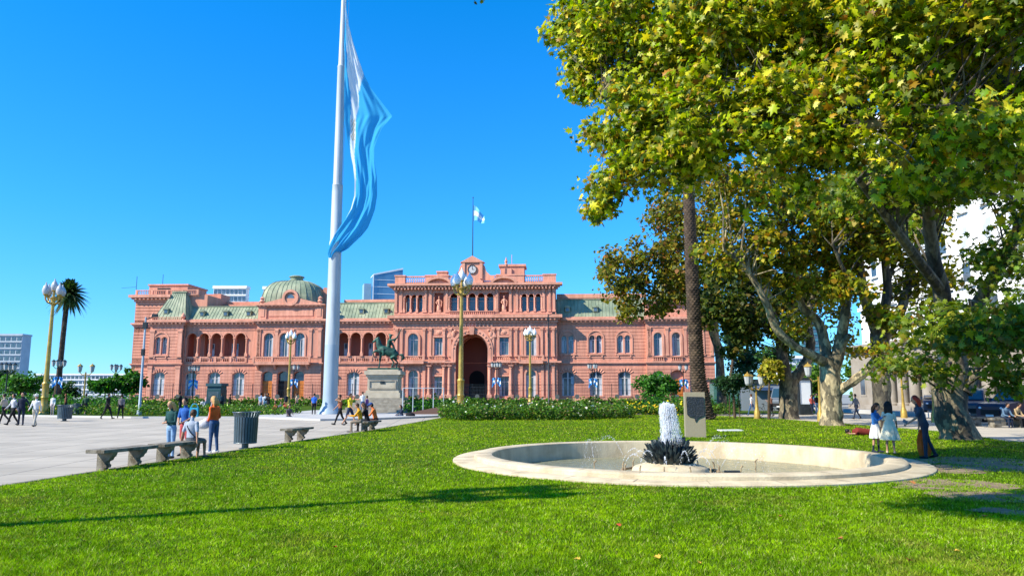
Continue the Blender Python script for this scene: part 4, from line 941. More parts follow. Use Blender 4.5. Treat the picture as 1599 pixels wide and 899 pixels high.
sbw = [(8,.2,1),(45,.35,1),(95,.2,1),(118,.15,1.0),(128,.18,.8),(150,.2,.45),(187,.12,.24),(222,.1,.28),(250,.0,.16),(285,0,.07),(330,0,.06),(350,0,.0),(405,0,0)]
def ip(y, tab, k): return float(np.interp(y, [t[0] for t in tab], [t[k] for t in tab]))
NS, NT = 56, 150; V_ = []; colr = []
for i in range(NT+1):
    py = 8+(405-8)*i/NT; l = ip(py, rowsL, 1); r = ip(py, rowsL, 2); w0, w1 = ip(py, sbw, 1), ip(py, sbw, 2)
    for j in range(NS+1):
        s = j/NS; wid = (r-l)/20
        fold = math.sin(s*10+py*.03)*.16+math.sin(s*23-py*.05+1.3)*.07*min(1, wid)+math.sin(s*41+py*.08)*.03+.5*math.sin(py*.018)*s
        d = fold*min(1, .3+wid*.5)
        p = P(l+(r-l)*s, py, fy+.1); q = Vector((p.x, fy-.5+d, p.z)); k = (fy-.5+d)/fy; q = Vector((p.x, fy-.6+d, p.z))
        V_.append(tuple(q))
        blue = (.06, .44, .76); wh = (.80, .84, .86)
        t = 1.0 if w0 < s < w1 else 0.0
        c = wh if t else blue
        if 188 < py < 224 and w0+.02 < s < w1-.02 and int(py/4+s*30) % 2 == 0: c = (.50, .40, .25)
        colr.append((*c, 1))
fl_m = bpy.data.meshes.new('flag'); fl_m.from_pydata(V_, [], [(i*(NS+1)+j, i*(NS+1)+j+1, (i+1)*(NS+1)+j+1, (i+1)*(NS+1)+j) for i in range(NT) for j in range(NS)])
ca = fl_m.color_attributes.new('Col', 'FLOAT_COLOR', 'POINT'); ca.data.foreach_set('color', np.array(colr, np.float32).ravel()); fl_m.materials.append(M_flag)
fl_m.polygons.foreach_set('use_smooth', [True]*len(fl_m.polygons))
fo_ = bpy.data.objects.new('flag', fl_m); C.objects.link(fo_); tag(fo_, 'huge sky blue and white flag hanging limp in folds from the tall flagpole', 'flag')

# ---------------------------------------------------------------- street lamps
def big_lamp(name, x, y, h, label, group='tall ochre lamp posts with clusters of white globes', globe=None):
    r = empty(name, (x, y, 0), 0, label, 'street lamp', group); k = h/10.5
    b = MB(); b.lathe([(.42,0),(.42,.15),(.34,.25),(.36,.7),(.30,.8),(.24,1.3),(.30,1.45),(.24,1.6),(.26,2.4),(.30,2.6),(.21,2.75)], n=14); b.v = [(a*k, c*k, z*k) for a, c, z in b.v]; b.build('base', M_gold, r, smooth=True)
    b = MB(); b.lathe([(.20,2.7),(.16,6.0),(.13,9.0),(.13,9.2),(.22,9.3),(.15,9.45),(.2,9.7),(.26,9.85),(.12,9.95)], n=14); b.v = [(a*k, c*k, z*k) for a, c, z in b.v]; b.build('post', M_gold, r, smooth=True)
    for i in range(5):
        if i < 4: a = math.pi/4+i*math.pi/2+.35; gx, gy, gz = .72*math.cos(a), .72*math.sin(a), 10.05
        else: gx = gy = 0; gz = 10.45; a = 0
        arm = MB()
        if i < 4:
            c, s = math.cos(a), math.sin(a)
            arm.tube([(0,0,9.5),(.25*c,.25*s,9.35),(.5*c,.5*s,9.4),(.7*c,.7*s,9.65),(.72*c,.72*s,9.95)], [.09,.07,.06,.06,.09], 7)
            arm.tube([(.2*c,.2*s,9.8),(.45*c,.45*s,9.7),(.6*c,.6*s,9.85),(.5*c,.5*s,10.0)], .04, 5)
        else: arm.tube([(0,0,9.8),(0,0,10.4)], [.1,.09], 8)
        arm.lathe([(.10,-.1),(.2,-.02),(.2,.03)], (gx,gy,gz), 10)
        arm.v = [(p*k, q*k, z*k) for p, q, z in arm.v]; ao = arm.build('arm', M_gold, r, smooth=True)
        g_ = MB(); g_.lathe([(.16,.0),(.25,.15),(.29,.33),(.26,.52),(.17,.72),(.08,.86),(.05,.9),(.06,.98),(0,1.08)], (gx,gy,gz), 14); g_.v = [(p*k, q*k, z*k) for p, q, z in g_.v]
        g_.build('globe', globe or M_globe, ao, smooth=True)
    return r
def lampat(name, bx, ty, Y, label, bot, globe=None, group='tall ochre lamp posts with clusters of white globes'):
    x = P(bx, bot, Y).x; h = P(bx, ty, Y).z; s = h/11.5*10.5
    return big_lamp(name, x, Y, s, label, group, globe)
lampat('street_lamp', 68, 435, 60, 'tall ochre lamp post with smoky globes at the left beside the palm', 642, M_globeb)
lampat('street_lamp', 719, 418, 62, 'tallest golden lamp post with white globes in front of the palace entrance', 643)
lampat('street_lamp', 828, 508, 100, 'golden lamp post with white globes right of the palace entrance', 628)
lampat('street_lamp', 450, 514, 100, 'golden lamp post with white globes in front of the domed pavilion', 628)
# dark posts with lanterns and blue and white banners
def banner_lamp(x, y, h, label, banner=True, postmat=None, heads=4, seed=0):
    r = empty('lamp_post', (x, y, 0), R(seed*20), label, 'lamp post', 'shorter lamp posts with lantern clusters'); pm = postmat or M_iron
    b = MB(); b.lathe([(.22,0),(.2,.5),(.12,.7),(.09,1.2),(.07,h*.5),(.06,h-.8),(.1,h-.7)], n=10); b.build('post', pm, r, smooth=True)
    for i in range(heads):
        a = 2*math.pi*i/heads+.3; d = .62 if heads > 2 else .62
        c, s = math.cos(a), math.sin(a)
        if heads == 2: c, s = (1, 0) if i else (-1, 0)
        m_ = MB(); m_.tube([(0,0,h-.9),(.35*c*d/.62,.35*s,h-1.0),(d*c,d*s,h-.7)], .04, 5); ao = m_.build('arm', pm, r)
        q = MB(); q.lathe([(.10,-.7),(.17,-.6),(.24,-.15),(.26,-.1)], (d*c,d*s,h), 8); q.build('lantern', M_globeb, ao)
        q = MB(); q.lathe([(.28,-.1),(.16,.05),(.06,.1),(0,.22)], (d*c,d*s,h), 8); q.build('lantern_cap', pm, ao)
    if banner:
        for s_, m_ in ((-1, 'ban_blue'), (1, 'ban_white')):
            f = MB(); n = 8; vs = []
            for i in range(n+1):
                for j in range(7): vs.append((s_*(.1+.55*i/n), .10*math.sin(i*1.1+j*.7), h*.60+.35-j*.14-.07*i*(j/6)-.02*i))
            f.add(vs, [(i*7+j, (i+1)*7+j, (i+1)*7+j+1, i*7+j+1) for i in range(n) for j in range(6)])
            f.m = [0 if (k % 6) in (0,1,4,5) else 1 for k in range(len(f.f))]
            f.build('banner', [BAN[0], BAN[1]], r, recalc=False, smooth=True)
    return r
BAN = [flat('banner_blue', (.07,.32,.72), .8), flat('banner_white', (.75,.78,.82), .8)]
for px, top, Y, lab in [(301,572,112,'dark banner post before the left arcade'), (458,570,118,'dark banner post under the domed pavilion'), (775,566,112,'dark banner post right of the entrance arch'),
                        (926,568,112,'dark banner post before the right wing windows'), (1068,570,105,'dark banner post left of the big palm trunk')]:
    banner_lamp(P(px, 610, Y).x, Y, P(px, top, Y).z, lab, seed=random.random())
banner_lamp(P(89,605,95).x, 95, P(89,590,95).z+2.2, 'dark banner post below the tall left palm')
banner_lamp(P(130,630,75).x, 75, P(133,570,75).z, 'ochre double-headed lantern post left of the palace', False, M_gold, 2)
banner_lamp(P(178,620,110).x, 110, P(178,570,110).z, 'dark lantern post between the small trees and palace', False)
banner_lamp(P(8,620,80).x, 80, P(8,568,80).z, 'lantern post above the trees at the far left edge', False)
for px, Y, top, lab in [(1182,50,585,'slim ochre lantern post beside the yellow-leaved plane tree'), (1281,46,570,'slim ochre lantern post behind the forked plane trunk'), (1411,52,560,'ochre lantern post in front of the columned building'), (1459,44,555,'ochre post close to the thickest plane trunk')]:
    banner_lamp(P(px,640,Y).x, Y, P(px,top,Y).z, lab, False, M_gold, 2 if px != 1182 else 4)
# camera masts
def mast(px, top, bot, Y, label):
    x = P(px, bot, Y).x; h = P(px, top, Y).z; r = empty('mast', (x, Y, 0), 0, label, 'mast')
    b = MB(); b.lathe([(.18,0),(.18,.4),(.11,.5),(.07,h)], n=10); b.build('pole', M_iron if px > 500 else M_steelg, r, smooth=True)
    b = MB(); b.box(-.15, .15, -.14, .14, h-.9, h-.4); b.box(-.1, .1, -.2, .08, h-3.0, h-2.5); b.tube([(0,0,h-.2),(.7,0,h+.1)], .04, 5); b.box(.5,.9,-.12,.12,h,h+.25); b.build('camera_box', M_iron, r)
mast(217, 495, 650, 58, 'thin grey camera mast in front of the left palace corner')
mast(857, 490, 630, 95, 'thin dark camera mast in front of the palace right of the entrance')

# ---------------------------------------------------------------- security fence in front of the palace
fn = empty('security_fence', (0, 0, 0), 0, 'long see-through steel mesh fence with round discs before the palace', 'fence')
xa, xb, YF = -62.0, 34.0, 116.0; b = MB()
nb = int((xb-xa)/.30)
for i in range(nb): b.box(xa+i*.30-.009, xa+i*.30+.009, YF-.01, YF+.01, .1, 3.1)
for z in (.3, 1.25, 2.2, 3.1): b.box(xa, xb, YF-.03, YF+.03, z-.025, z+.025)
b.build('mesh_panel', M_iron, fn); n = int((xb-xa)/3.1)
discs = []
for i in range(n+1):
    x = xa+i*3.1; p_ = MB(); p_.box(x-.035, x+.035, YF-.06, YF+.06, 0, 3.25); p_.build('post', M_iron, fn)
    d = MB(); d.tube([(x+.8, YF-.10, 1.25), (x+.8, YF-.04, 1.25)], .36, 14); d.build('disc', M_bronzeg if 0 else flat('disc_grey', (.10,.11,.10)) if i == 0 else bpy.data.materials['disc_grey'], fn)

# ---------------------------------------------------------------- monument
mx, my = P(600, 640, 64).x, 64.0
mo = empty('equestrian_monument', (mx, my, 0), R(0), 'green bronze horse and rider raising a flagstaff on a stepped stone pedestal', 'monument')
b = MB(); zt = P(600, 577, 64).z; hw = 1.27
for i in range(7): b.box(-hw-1.9+.22*i, hw+2.6-.34*i, -3.4+.3*i, 3.4-.3*i, .19*i, .19*(i+1)-.003)
b.build('steps', M_stone, mo)
b = MB(); b.box(-hw-.25, hw+.25, -1.4, 1.4, 1.33, 1.75); b.box(-hw, hw, -1.15, 1.15, 1.75, zt-.45); b.box(-hw-.12, hw+.12, -1.27, 1.27, 1.751, 1.95)
b.box(-hw-.12, hw+.12, -1.27, 1.27, zt-.66, zt-.45); b.box(-hw-.25, hw+.25, -1.4, 1.4, zt-.45, zt-.12); b.box(-hw-.05, hw+.05, -1.2, 1.2, zt-.12, zt-.02); b.build('pedestal', mat('monument_granite', (.52,.46,.35), (.42,.37,.28), 2, .8, .3, 20), mo)
b = MB(); b.ring([(-1.05,2.15),(1.05,2.15),(1.05,zt-1.0),(-1.05,zt-1.0),(-1.05,2.15)], [(-1.15,2.05),(1.15,2.05),(1.15,zt-.9),(-1.15,zt-.9),(-1.15,2.05)], -1.22, -1.15); b.build('panel_frame', M_stone, mo)
b = MB(); b.box(-.2, .2, -1.19, -1.15, 2.5, 2.75); b.build('plaque', M_bronze, mo)
b = MB(); b.box(-hw-.05, hw+.05, -1.1, 1.1, zt-.02, zt+.14); b.build('bronze_plinth', M_bronzeg, mo)
def remesh(mb, name, mats, parent, vox=.03, smooth=2, classify=None):
    o = mb.build(name, mats, parent, recalc=True); r = o.modifiers.new('r', 'REMESH'); r.mode = 'VOXEL'; r.voxel_size = vox; r.use_smooth_shade = True
    if smooth: s = o.modifiers.new('s', 'SMOOTH'); s.factor = .5; s.iterations = smooth
    dg = bpy.context.evaluated_depsgraph_get(); me = bpy.data.meshes.new_from_object(o.evaluated_get(dg)); old = o.data
    o.modifiers.clear(); o.data = me; bpy.data.meshes.remove(old); me.name = name
    if classify: classify(me)
    else:
        if len(me.polygons): me.polygons.foreach_set('material_index', [0]*len(me.polygons))
    return o
k = 1.0; b = MB(); zb = zt+.14     # horse facing left, rider upright with the right arm and staff raised
ta = R(13); SC = .88
def B3(x, y, z, tilt=True):
    dx = x-1.0
    if tilt and not (x > .6 and z < 1.0): x, z = 1.0+dx*math.cos(ta)+z*math.sin(ta)*.9, z*math.cos(ta)-dx*math.sin(ta)-.28*max(0, 1-abs(dx)/.6)
    return ((x-.15)*SC, y*SC, zb+z*SC)
b.tube([B3(.95,0,1.42),B3(.6,0,1.5),B3(0,0,1.45),B3(-.5,0,1.5),B3(-.85,0,1.55)], [.30,.40,.40,.38,.26], 14)
b.tube([B3(-.7,0,1.55),B3(-1.0,0,1.95),B3(-1.12,0,2.3),B3(-1.2,0,2.5)], [.30,.24,.18,.13], 10)
b.tube([B3(-1.12,0,2.5),B3(-1.35,0,2.3),B3(-1.6,0,1.98)], [.16,.13,.08], 9)
for y in (-.08,.08): b.tube([B3(-1.12,y,2.55),B3(-1.1,y,2.76)], [.05,.015], 5)
b.tube([B3(-.6,-.2,1.3),B3(-1.05,-.2,1.25),B3(-1.35,-.2,1.0),B3(-1.15,-.2,.72),B3(-1.2,-.2,.62)], [.17,.12,.08,.055,.08], 8)
b.tube([B3(-.6,.2,1.3),(( -.55)*SC,.2*SC,zb+.95*SC),(-.58*SC,.2*SC,zb+.5*SC),(-.66*SC,.2*SC,zb+.03)], [.17,.10,.06,.08], 8)
b.tube([B3(.85,-.2,1.35),B3(.7,-.2,.95),B3(1.0,-.2,.55),B3(.8,-.2,.05)], [.24,.14,.07,.08], 8)
b.tube([B3(.95,.2,1.35),B3(.95,.2,.95),B3(1.3,.2,.6),B3(1.2,.2,.05)], [.24,.14,.07,.08], 8)
b.tube([B3(1.2,0,1.55),B3(1.5,0,1.5),B3(1.7,0,1.15),B3(1.72,0,.75)], [.08,.14,.15,.05], 8)
b.tube([B3(0,0,1.7),B3(.02,0,2.1),B3(-.02,0,2.55)], [.24,.22,.26], 10, ell=(.8,1.1)); b.tube([B3(-.02,0,2.6),B3(-.02,0,2.85)], [.1,.09], 7); b.ball(B3(-.04,0,2.98), (.14,.13,.18), 9, 7); b.tube([B3(-.3,0,3.13),B3(.25,0,3.13)], .05, 6)
for y in (-.38,.38): b.tube([B3(.05,y*.4,1.75),B3(-.35,y,1.5),B3(-.25,y,1.0),B3(-.4,y,.95)], [.17,.13,.08,.06], 8)
b.tube([B3(-.02,.22,2.55),B3(.05,.42,2.25),B3(-.3,.2,2.05)], [.1,.08,.06], 7); b.tube([B3(0,-.22,2.58),B3(.35,-.3,2.65),B3(.62,-.3,3.0),B3(.68,-.3,3.15)], [.11,.09,.07,.06], 7)
b.tube([B3(.45,-.3,2.4),B3(.62,-.3,3.0),B3(.86,-.3,4.15)], [.055,.055,.05], 6); b.tube([B3(.1,.1,2.5),B3(.45,.1,2.1),B3(.7,.1,1.75)], [.16,.2,.1], 8, ell=(.5,1.3))
remesh(b, 'horse_and_rider', M_bronzeg, mo, .04, 2)
# glass railing with posts and low brown wall at the monument's right
rl = empty('glass_railing', (0,0,0), 0, 'low steel and mesh railing above a brown wall right of the monument', 'railing')
p0, p1 = P(628, 646, 57), P(692, 642, 57); b = MB(); b.hexa([(p0.x,57,0),(p1.x,57,0),(p1.x,57.3,0),(p0.x,57.3,0)], [(p0.x,57,.15),(p1.x,57,.75),(p1.x,57.3,.75),(p0.x,57.3,.15)]); b.build('low_wall', M_brown, rl)
b = MB()
for i in range(5):
    x = p0.x+(p1.x-p0.x)*i/4; z = .15+.6*i/4; b.box(x-.03, x+.03, 57.1, 57.16, z, 2.1)
b.tube([(p0.x,57.13,2.1),(p1.x,57.13,2.1)], .03, 6); b.build('rail', M_steel, rl)

# ---------------------------------------------------------------- benches, bins
def corbel_bench(x, y, rz, label, mat_=None, L_=1.68):
    r = empty('stone_bench', (x, y, .008), rz, label, 'bench', 'backless stone benches along the lawn edge')
    b = MB(); b.box(-L_/2, L_/2, -.24, .24, .385, .46); o = b.build('seat', M_conc, r); m = o.modifiers.new('b', 'BEVEL'); m.width = .012; m.segments = 2
    for s in (-1, 1):
        b = MB(); prof = [(-.20,.385),(.20,.385),(.20,.0),(.02,.0),(.01,.05),(-.05,.06),(-.06,.12),(-.02,.14),(-.02,.19),(-.10,.22),(-.13,.28),(-.17,.30)]
        b.prism(prof, s*L_*.28-.07, s*L_*.28+.07, 'x'); b.build('leg', M_conc, r)
    return r
def dirang(i): a, c = EDGE[i], EDGE[i+1]; return math.atan2(c[1]-a[1], c[0]-a[0])
corbel_bench(-8.72, 16.95, R(77), 'nearest stone bench at the left, empty')
corbel_bench(-8.34, 18.85, R(79), 'second stone bench where a boy in grey sits')
corbel_bench(-7.62, 26.7, R(80), 'empty stone bench right of the slatted litter bin')
corbel_bench(-6.35, 33.6, R(80), 'stone bench with three people sitting on it')
def bin_(x, y, h, r_, label, mt):
    r = empty('litter_bin', (x, y, 0), 0, label, 'litter bin'); n = 26
    b = MB(); b.tube([(0,0,0),(0,0,.2*h)], r_*.28, 12); b.tube([(0,0,0),(0,0,.03)], r_*.5, 12); b.build('foot', mt, r)
    b = MB()
    for i in range(n):
        a = 2*math.pi*i/n; c, s = math.cos(a), math.sin(a); w = r_*.085
        pr = [(r_*.92,.16*h),(r_*.96,.6*h),(r_*.97,.86*h),(r_*1.12,.985*h)]
        vs = []
        for rr, z in pr:
            for dr, dw in ((0,-w),(0,w),(-.012,w),(-.012,-w)): vs.append(((rr+dr)*c-dw*s, (rr+dr)*s+dw*c, z))
        b.add(vs, [(k*4+j, k*4+(j+1) % 4, k*4+4+(j+1) % 4, k*4+4+j) for k in range(3) for j in range(4)]+[(0,3,2,1),(12,13,14,15)])
    b.build('slats', mt, r)
    b = MB(); m_ = 36
    for z in (.17*h, .84*h): b.tube([(r_*.9*math.cos(2*math.pi*i/m_), r_*.9*math.sin(2*math.pi*i/m_), z) for i in range(m_+1)], .018, 6)
    b.tube([(r_*1.12*math.cos(2*math.pi*i/m_), r_*1.12*math.sin(2*math.pi*i/m_), .985*h) for i in range(m_+1)], .014, 6); b.build('hoops', mt, r)
    b = MB(); b.lathe([(r_*.82,.17*h),(r_*.84,.84*h),(r_*.78,.84*h),(r_*.76,.2*h)], n=24); b.build('liner', flat('liner_black', (.025,.032,.036), .7) if 'liner_black' not in bpy.data.materials else bpy.data.materials['liner_black'], r)
    return r
bin_(P(383,690,22.9).x, 22.9, 1.12, .36, 'slatted blue-grey litter bin flared at the top beside the lawn', M_bin)
bin_(P(101,650,46).x, 46, 1.0, .42, 'grey litter bin right of the tall left lamp base', M_bin)
bin_(P(122,640,60).x, 60, .9, .35, 'farther grey litter bin by the palm on the left', M_bin)

_tip = G(838, 769); _L = 11.3/math.tan(SUN_EL)       # this lamp stands beyond the left edge of the view and throws the long shadow over the lawn
big_lamp('street_lamp', _tip[0]+math.cos(SUN_AZ)*_L, _tip[1]+math.sin(SUN_AZ)*_L, 11.0, 'ochre lamp post outside the view whose long thin shadow crosses the near lawn')
# ---------------------------------------------------------------- trees
def barkmat(name, c1, c2, c3, sc=2.2):
    m, nt, b = nmat(name); N = nt.nodes; L = nt.links
    tc = N.new('ShaderNodeTexCoord'); mp = N.new('ShaderNodeMapping'); mp.inputs['Scale'].default_value = (1, 1, .45); L.new(tc.outputs['Object'], mp.inputs[0])
    n0 = N.new('ShaderNodeTexNoise'); n0.inputs['Scale'].default_value = 5; n0.inputs['Detail'].default_value = 5; L.new(mp.outputs[0], n0.inputs['Vector'])
    ad = N.new('ShaderNodeMix'); ad.data_type = 'RGBA'; ad.inputs[0].default_value = .22; L.new(mp.outputs[0], ad.inputs[6]); L.new(n0.outputs['Color'], ad.inputs[7])
    vo = N.new('ShaderNodeTexVoronoi'); vo.inputs['Scale'].default_value = sc*2.2; L.new(ad.outputs[2], vo.inputs['Vector'])
    cr = N.new('ShaderNodeValToRGB'); e = cr.color_ramp.elements; e[0].color = (*c1, 1); e[0].position = .30; e[1].color = (*c2, 1); e[1].position = .62; x = e.new(.46); x.color = (*c3, 1)
    sp_ = N.new('ShaderNodeSeparateColor'); L.new(vo.outputs['Color'], sp_.inputs[0]); L.new(sp_.outputs[0], cr.inputs[0])
    n2 = N.new('ShaderNodeTexNoise'); n2.inputs['Scale'].default_value = 9; n2.inputs['Detail'].default_value = 6; L.new(mp.outputs[0], n2.inputs['Vector'])
    r2 = N.new('ShaderNodeValToRGB'); r2.color_ramp.elements[0].color = (.5,.5,.5,1); r2.color_ramp.elements[0].position = .35; r2.color_ramp.elements[1].color = (1.15,1.15,1.15,1); r2.color_ramp.elements[1].position = .6; L.new(n2.outputs['Fac'], r2.inputs[0])
    mx = N.new('ShaderNodeMix'); mx.data_type = 'RGBA'; mx.blend_type = 'MULTIPLY'; mx.inputs[0].default_value = 1; L.new(cr.outputs[0], mx.inputs[6]); L.new(r2.outputs[0], mx.inputs[7]); L.new(mx.outputs[2], b.inputs['Base Color'])
    bp = N.new('ShaderNodeBump'); bp.inputs['Strength'].default_value = .7; bp.inputs['Distance'].default_value = .05; L.new(n2.outputs['Fac'], bp.inputs['Height']); L.new(bp.outputs[0], b.inputs['Normal'])
    b.inputs['Roughness'].default_value = .85; return m
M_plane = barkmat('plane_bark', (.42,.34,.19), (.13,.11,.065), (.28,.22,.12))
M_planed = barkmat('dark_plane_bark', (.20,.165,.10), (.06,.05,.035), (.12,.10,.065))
M_trunk = mat('brown_bark', (.10,.07,.04), (.05,.035,.02), 6, .9, .6, 20)
def tobase(pts, base):
    return [(Vector(p)-Vector(base)) for p in pts]
def limb(mb, pts, radii, n=12, wob=.06, bump=.06, sub=4):
    """smooth limb through the points, slightly lumpy"""
    pts = [Vector(p) for p in pts]; P_ = []; R_ = []; k = len(pts)
    for i in range(k-1):
        p0 = pts[max(i-1,0)]; p1 = pts[i]; p2 = pts[i+1]; p3 = pts[min(i+2,k-1)]
        for s in range(sub):
            t = s/sub; P_.append(.5*((2*p1)+(p2-p0)*t+(2*p0-5*p1+4*p2-p3)*t*t+(3*p1-p0-3*p2+p3)*t**3)); R_.append(radii[i]*(1-t)+radii[i+1]*t)
    P_.append(pts[-1]); R_.append(radii[-1])
    Q = [p+Vector((mnoise.noise(p*1.7), mnoise.noise(p*1.7+Vector((9,0,0))), 0))*wob*min(1, R_[i]*5) for i, p in enumerate(P_)]
    o = len(mb.v); mb.tube(Q, R_, n)
    for q in range(o, len(mb.v)):
        i = min((q-o)//n, len(Q)-1); v = Vector(mb.v[q]); d = v-Q[i]; mb.v[q] = tuple(Q[i]+d*(1+bump*3*mnoise.noise(v*2.3)+bump*mnoise.noise(v*7)))
    return Q
OLIVE = [(.17,.19,.008),(.28,.26,.010),(.08,.10,.006),(.40,.31,.015),(.27,.14,.015)]
def crown_points(blobs, n, sub=.75, perleaf=45):
    """blobs (x,y,z,rx,ry,rz): leaves gathered in smaller clumps inside each"""
    vol = np.array([b[3]*b[4]*b[5] for b in blobs]); w = vol**.75; w /= w.sum(); P_ = []; N_ = []; CC = []
    for b, wi in zip(blobs, w):
        m = max(3, int(n*wi/perleaf)); d = rng.normal(0, 1, (m, 3)); d /= np.linalg.norm(d, axis=1)[:, None]
        r = rng.random(m)**(1/2.2); cs = np.array(b[:3])+d*r[:, None]*np.array(b[3:6])
        for c in cs:
            k = int(perleaf*rng.uniform(.5, 1.5)); e = rng.normal(0, 1, (k, 3)); e /= np.linalg.norm(e, axis=1)[:, None]
            s = sub*rng.uniform(.6, 1.3); q = c+e*(rng.random(k)**.45)[:, None]*s*np.array([1.1,1.1,.75]); P_.append(q); N_.append(e*.55+np.array([sx*.55,sy*.55,.35+sz*.5])); CC.append(c)
    return np.concatenate(P_), np.concatenate(N_), np.array(CC)
def twigs(mb, centres, limbs, frac=.5, r0=.035, droop=.15, maxd=9):
    lp = np.array([tuple(p) for L_ in limbs for p in L_])
    for c in centres:
        if rng.random() > frac: continue
        d = np.linalg.norm(lp-c, axis=1)+np.maximum(0, lp[:, 2]-c[2])*1.0; i = int(np.argsort(d)[min(len(d)-1, int(rng.integers(0, 7)))])
        if d[i] > maxd: continue
        a = Vector(lp[i]); e = Vector(c); m1 = a.lerp(e, .4)+Vector((rng.normal(0,.15), rng.normal(0,.15), .12*(e-a).length)); m2 = a.lerp(e, .75)+Vector((rng.normal(0,.12), rng.normal(0,.12), .08*(e-a).length))
        L_ = (e-a).length; mb.tube([a, m1, m2, e], [r0*(.6+L_*.25), r0*(.5+L_*.15), r0*.5, r0*.2], 5)
def tree(name, base, label, limbs, blobs, n, leaf=.2, cols=OLIVE, wts=(4,3,4,2,1), bark=None, tmpl=None, material=None, sub=.75, per=45, tw=.4, group=None, cat='tree', dmax=5, r0=.035, spread=.8):
    r = empty(name, base, 0, label, cat, group); B = Vector(base); t = MB(); Ls = []
    for pts, rad in limbs: Ls.append(limb(t, tobase(pts, base), rad, 14 if max(rad) > .3 else 8))
    pos, nb, cc = crown_points([(b[0]-B.x, b[1]-B.y, b[2]-B.z, *b[3:]) for b in blobs], n, sub, per)
    if tw: twigs(t, cc, Ls, tw, r0, maxd=dmax)
    t.build('trunk', bark or M_plane, r, smooth=True)
    cr = cards('crown', tmpl or tmpl_simple(), pos, leaf*np.clip(rng.lognormal(0, .3, len(pos)), .45, 1.7), nb, palette(len(pos), cols, wts, .22), material or M_leaf, r, spread)
    return r
def PB(px, py, Y, rpx, ry=None, rz=None):      # a blob seen at a pixel, radius given in pixels
    p = P(px, py, Y); r = rpx*Y/F_PX; return (p.x, p.y, p.z, r, ry if ry else r, rz*Y/F_PX if rz else r)
def PT(*a): return [P(px, py, Y) for px, py, Y in a]
# thick trunk on the right; its limbs carry the near canopy
b1 = G(1492, 684)
tree('plane_tree', (b1[0], b1[1], 0), 'thickest plane tree with a swollen bole, rightmost of the trunks on the lawn',
     [(PT((1497,690,27.4),(1493,672,27.4),(1484,640,27.4),(1482,600,27.4),(1490,560,27.2),(1483,500,26.8),(1466,440,26.2),(1455,380,25.6),(1448,310,25)), [.76,.60,.54,.57,.44,.31,.26,.23,.18]),
      (PT((1500,610,27.3),(1515,590,27.2),(1518,575,27.2)), [.4,.32,.22]),
      (PT((1485,540,27),(1530,470,26),(1570,400,24),(1600,330,22)), [.32,.24,.18,.12]),
      (PT((1466,450,26.2),(1400,360,24),(1340,280,22)), [.2,.14,.08])],
     [PB(1400,270,23,90,3.5,50), PB(1500,270,24,80,3,50), PB(1590,400,22,34,2.2,50), PB(1480,510,23,60,2.2,34), PB(1545,520,21,60,2.2,38), PB(1425,570,25,36,2,22), PB(1590,590,22,30,1.5,25), PB(1448,330,28,30,2,30), PB(1590,500,21,40,2,40)],
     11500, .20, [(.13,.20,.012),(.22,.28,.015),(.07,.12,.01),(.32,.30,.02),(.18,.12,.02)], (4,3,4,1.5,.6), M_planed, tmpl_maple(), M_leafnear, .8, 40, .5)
# second trunk
b2 = (P(1378,655,38).x, 38.0)
tree('plane_tree', (b2[0], b2[1], 0), 'slender upright plane tree behind the girls, forking into a fan of limbs',
     [(PT((1378,668,38),(1378,640,38),(1376,600,38),(1376,560,38),(1374,520,38)), [.55,.44,.42,.42,.45]),
      (PT((1374,530,38),(1352,470,37.5),(1340,400,37),(1335,320,36)), [.32,.26,.2,.1]), (PT((1375,530,38),(1385,450,38.4),(1380,380,38),(1388,300,37)), [.3,.24,.18,.1]),
      (PT((1376,535,38),(1405,490,38.5),(1425,420,39),(1440,340,39),(1450,280,38)), [.3,.25,.2,.15,.08]), (PT((1385,450,38.4),(1400,390,39),(1408,330,40)), [.14,.1,.07]), (PT((1352,470,37.5),(1322,430,36),(1300,380,35)), [.16,.1,.06])],
     [PB(1350,380,37,60,3,50), PB(1410,350,38,60,3,60), PB(1310,330,36,60,3,50), PB(1440,440,39,45,2.5,45), PB(1370,300,37,70,3,50), PB(1390,500,37,35,1.5,25), PB(1325,450,36,35,2,30)],
     15000, .22, OLIVE, (4,3,4,2,1.2), M_planed)
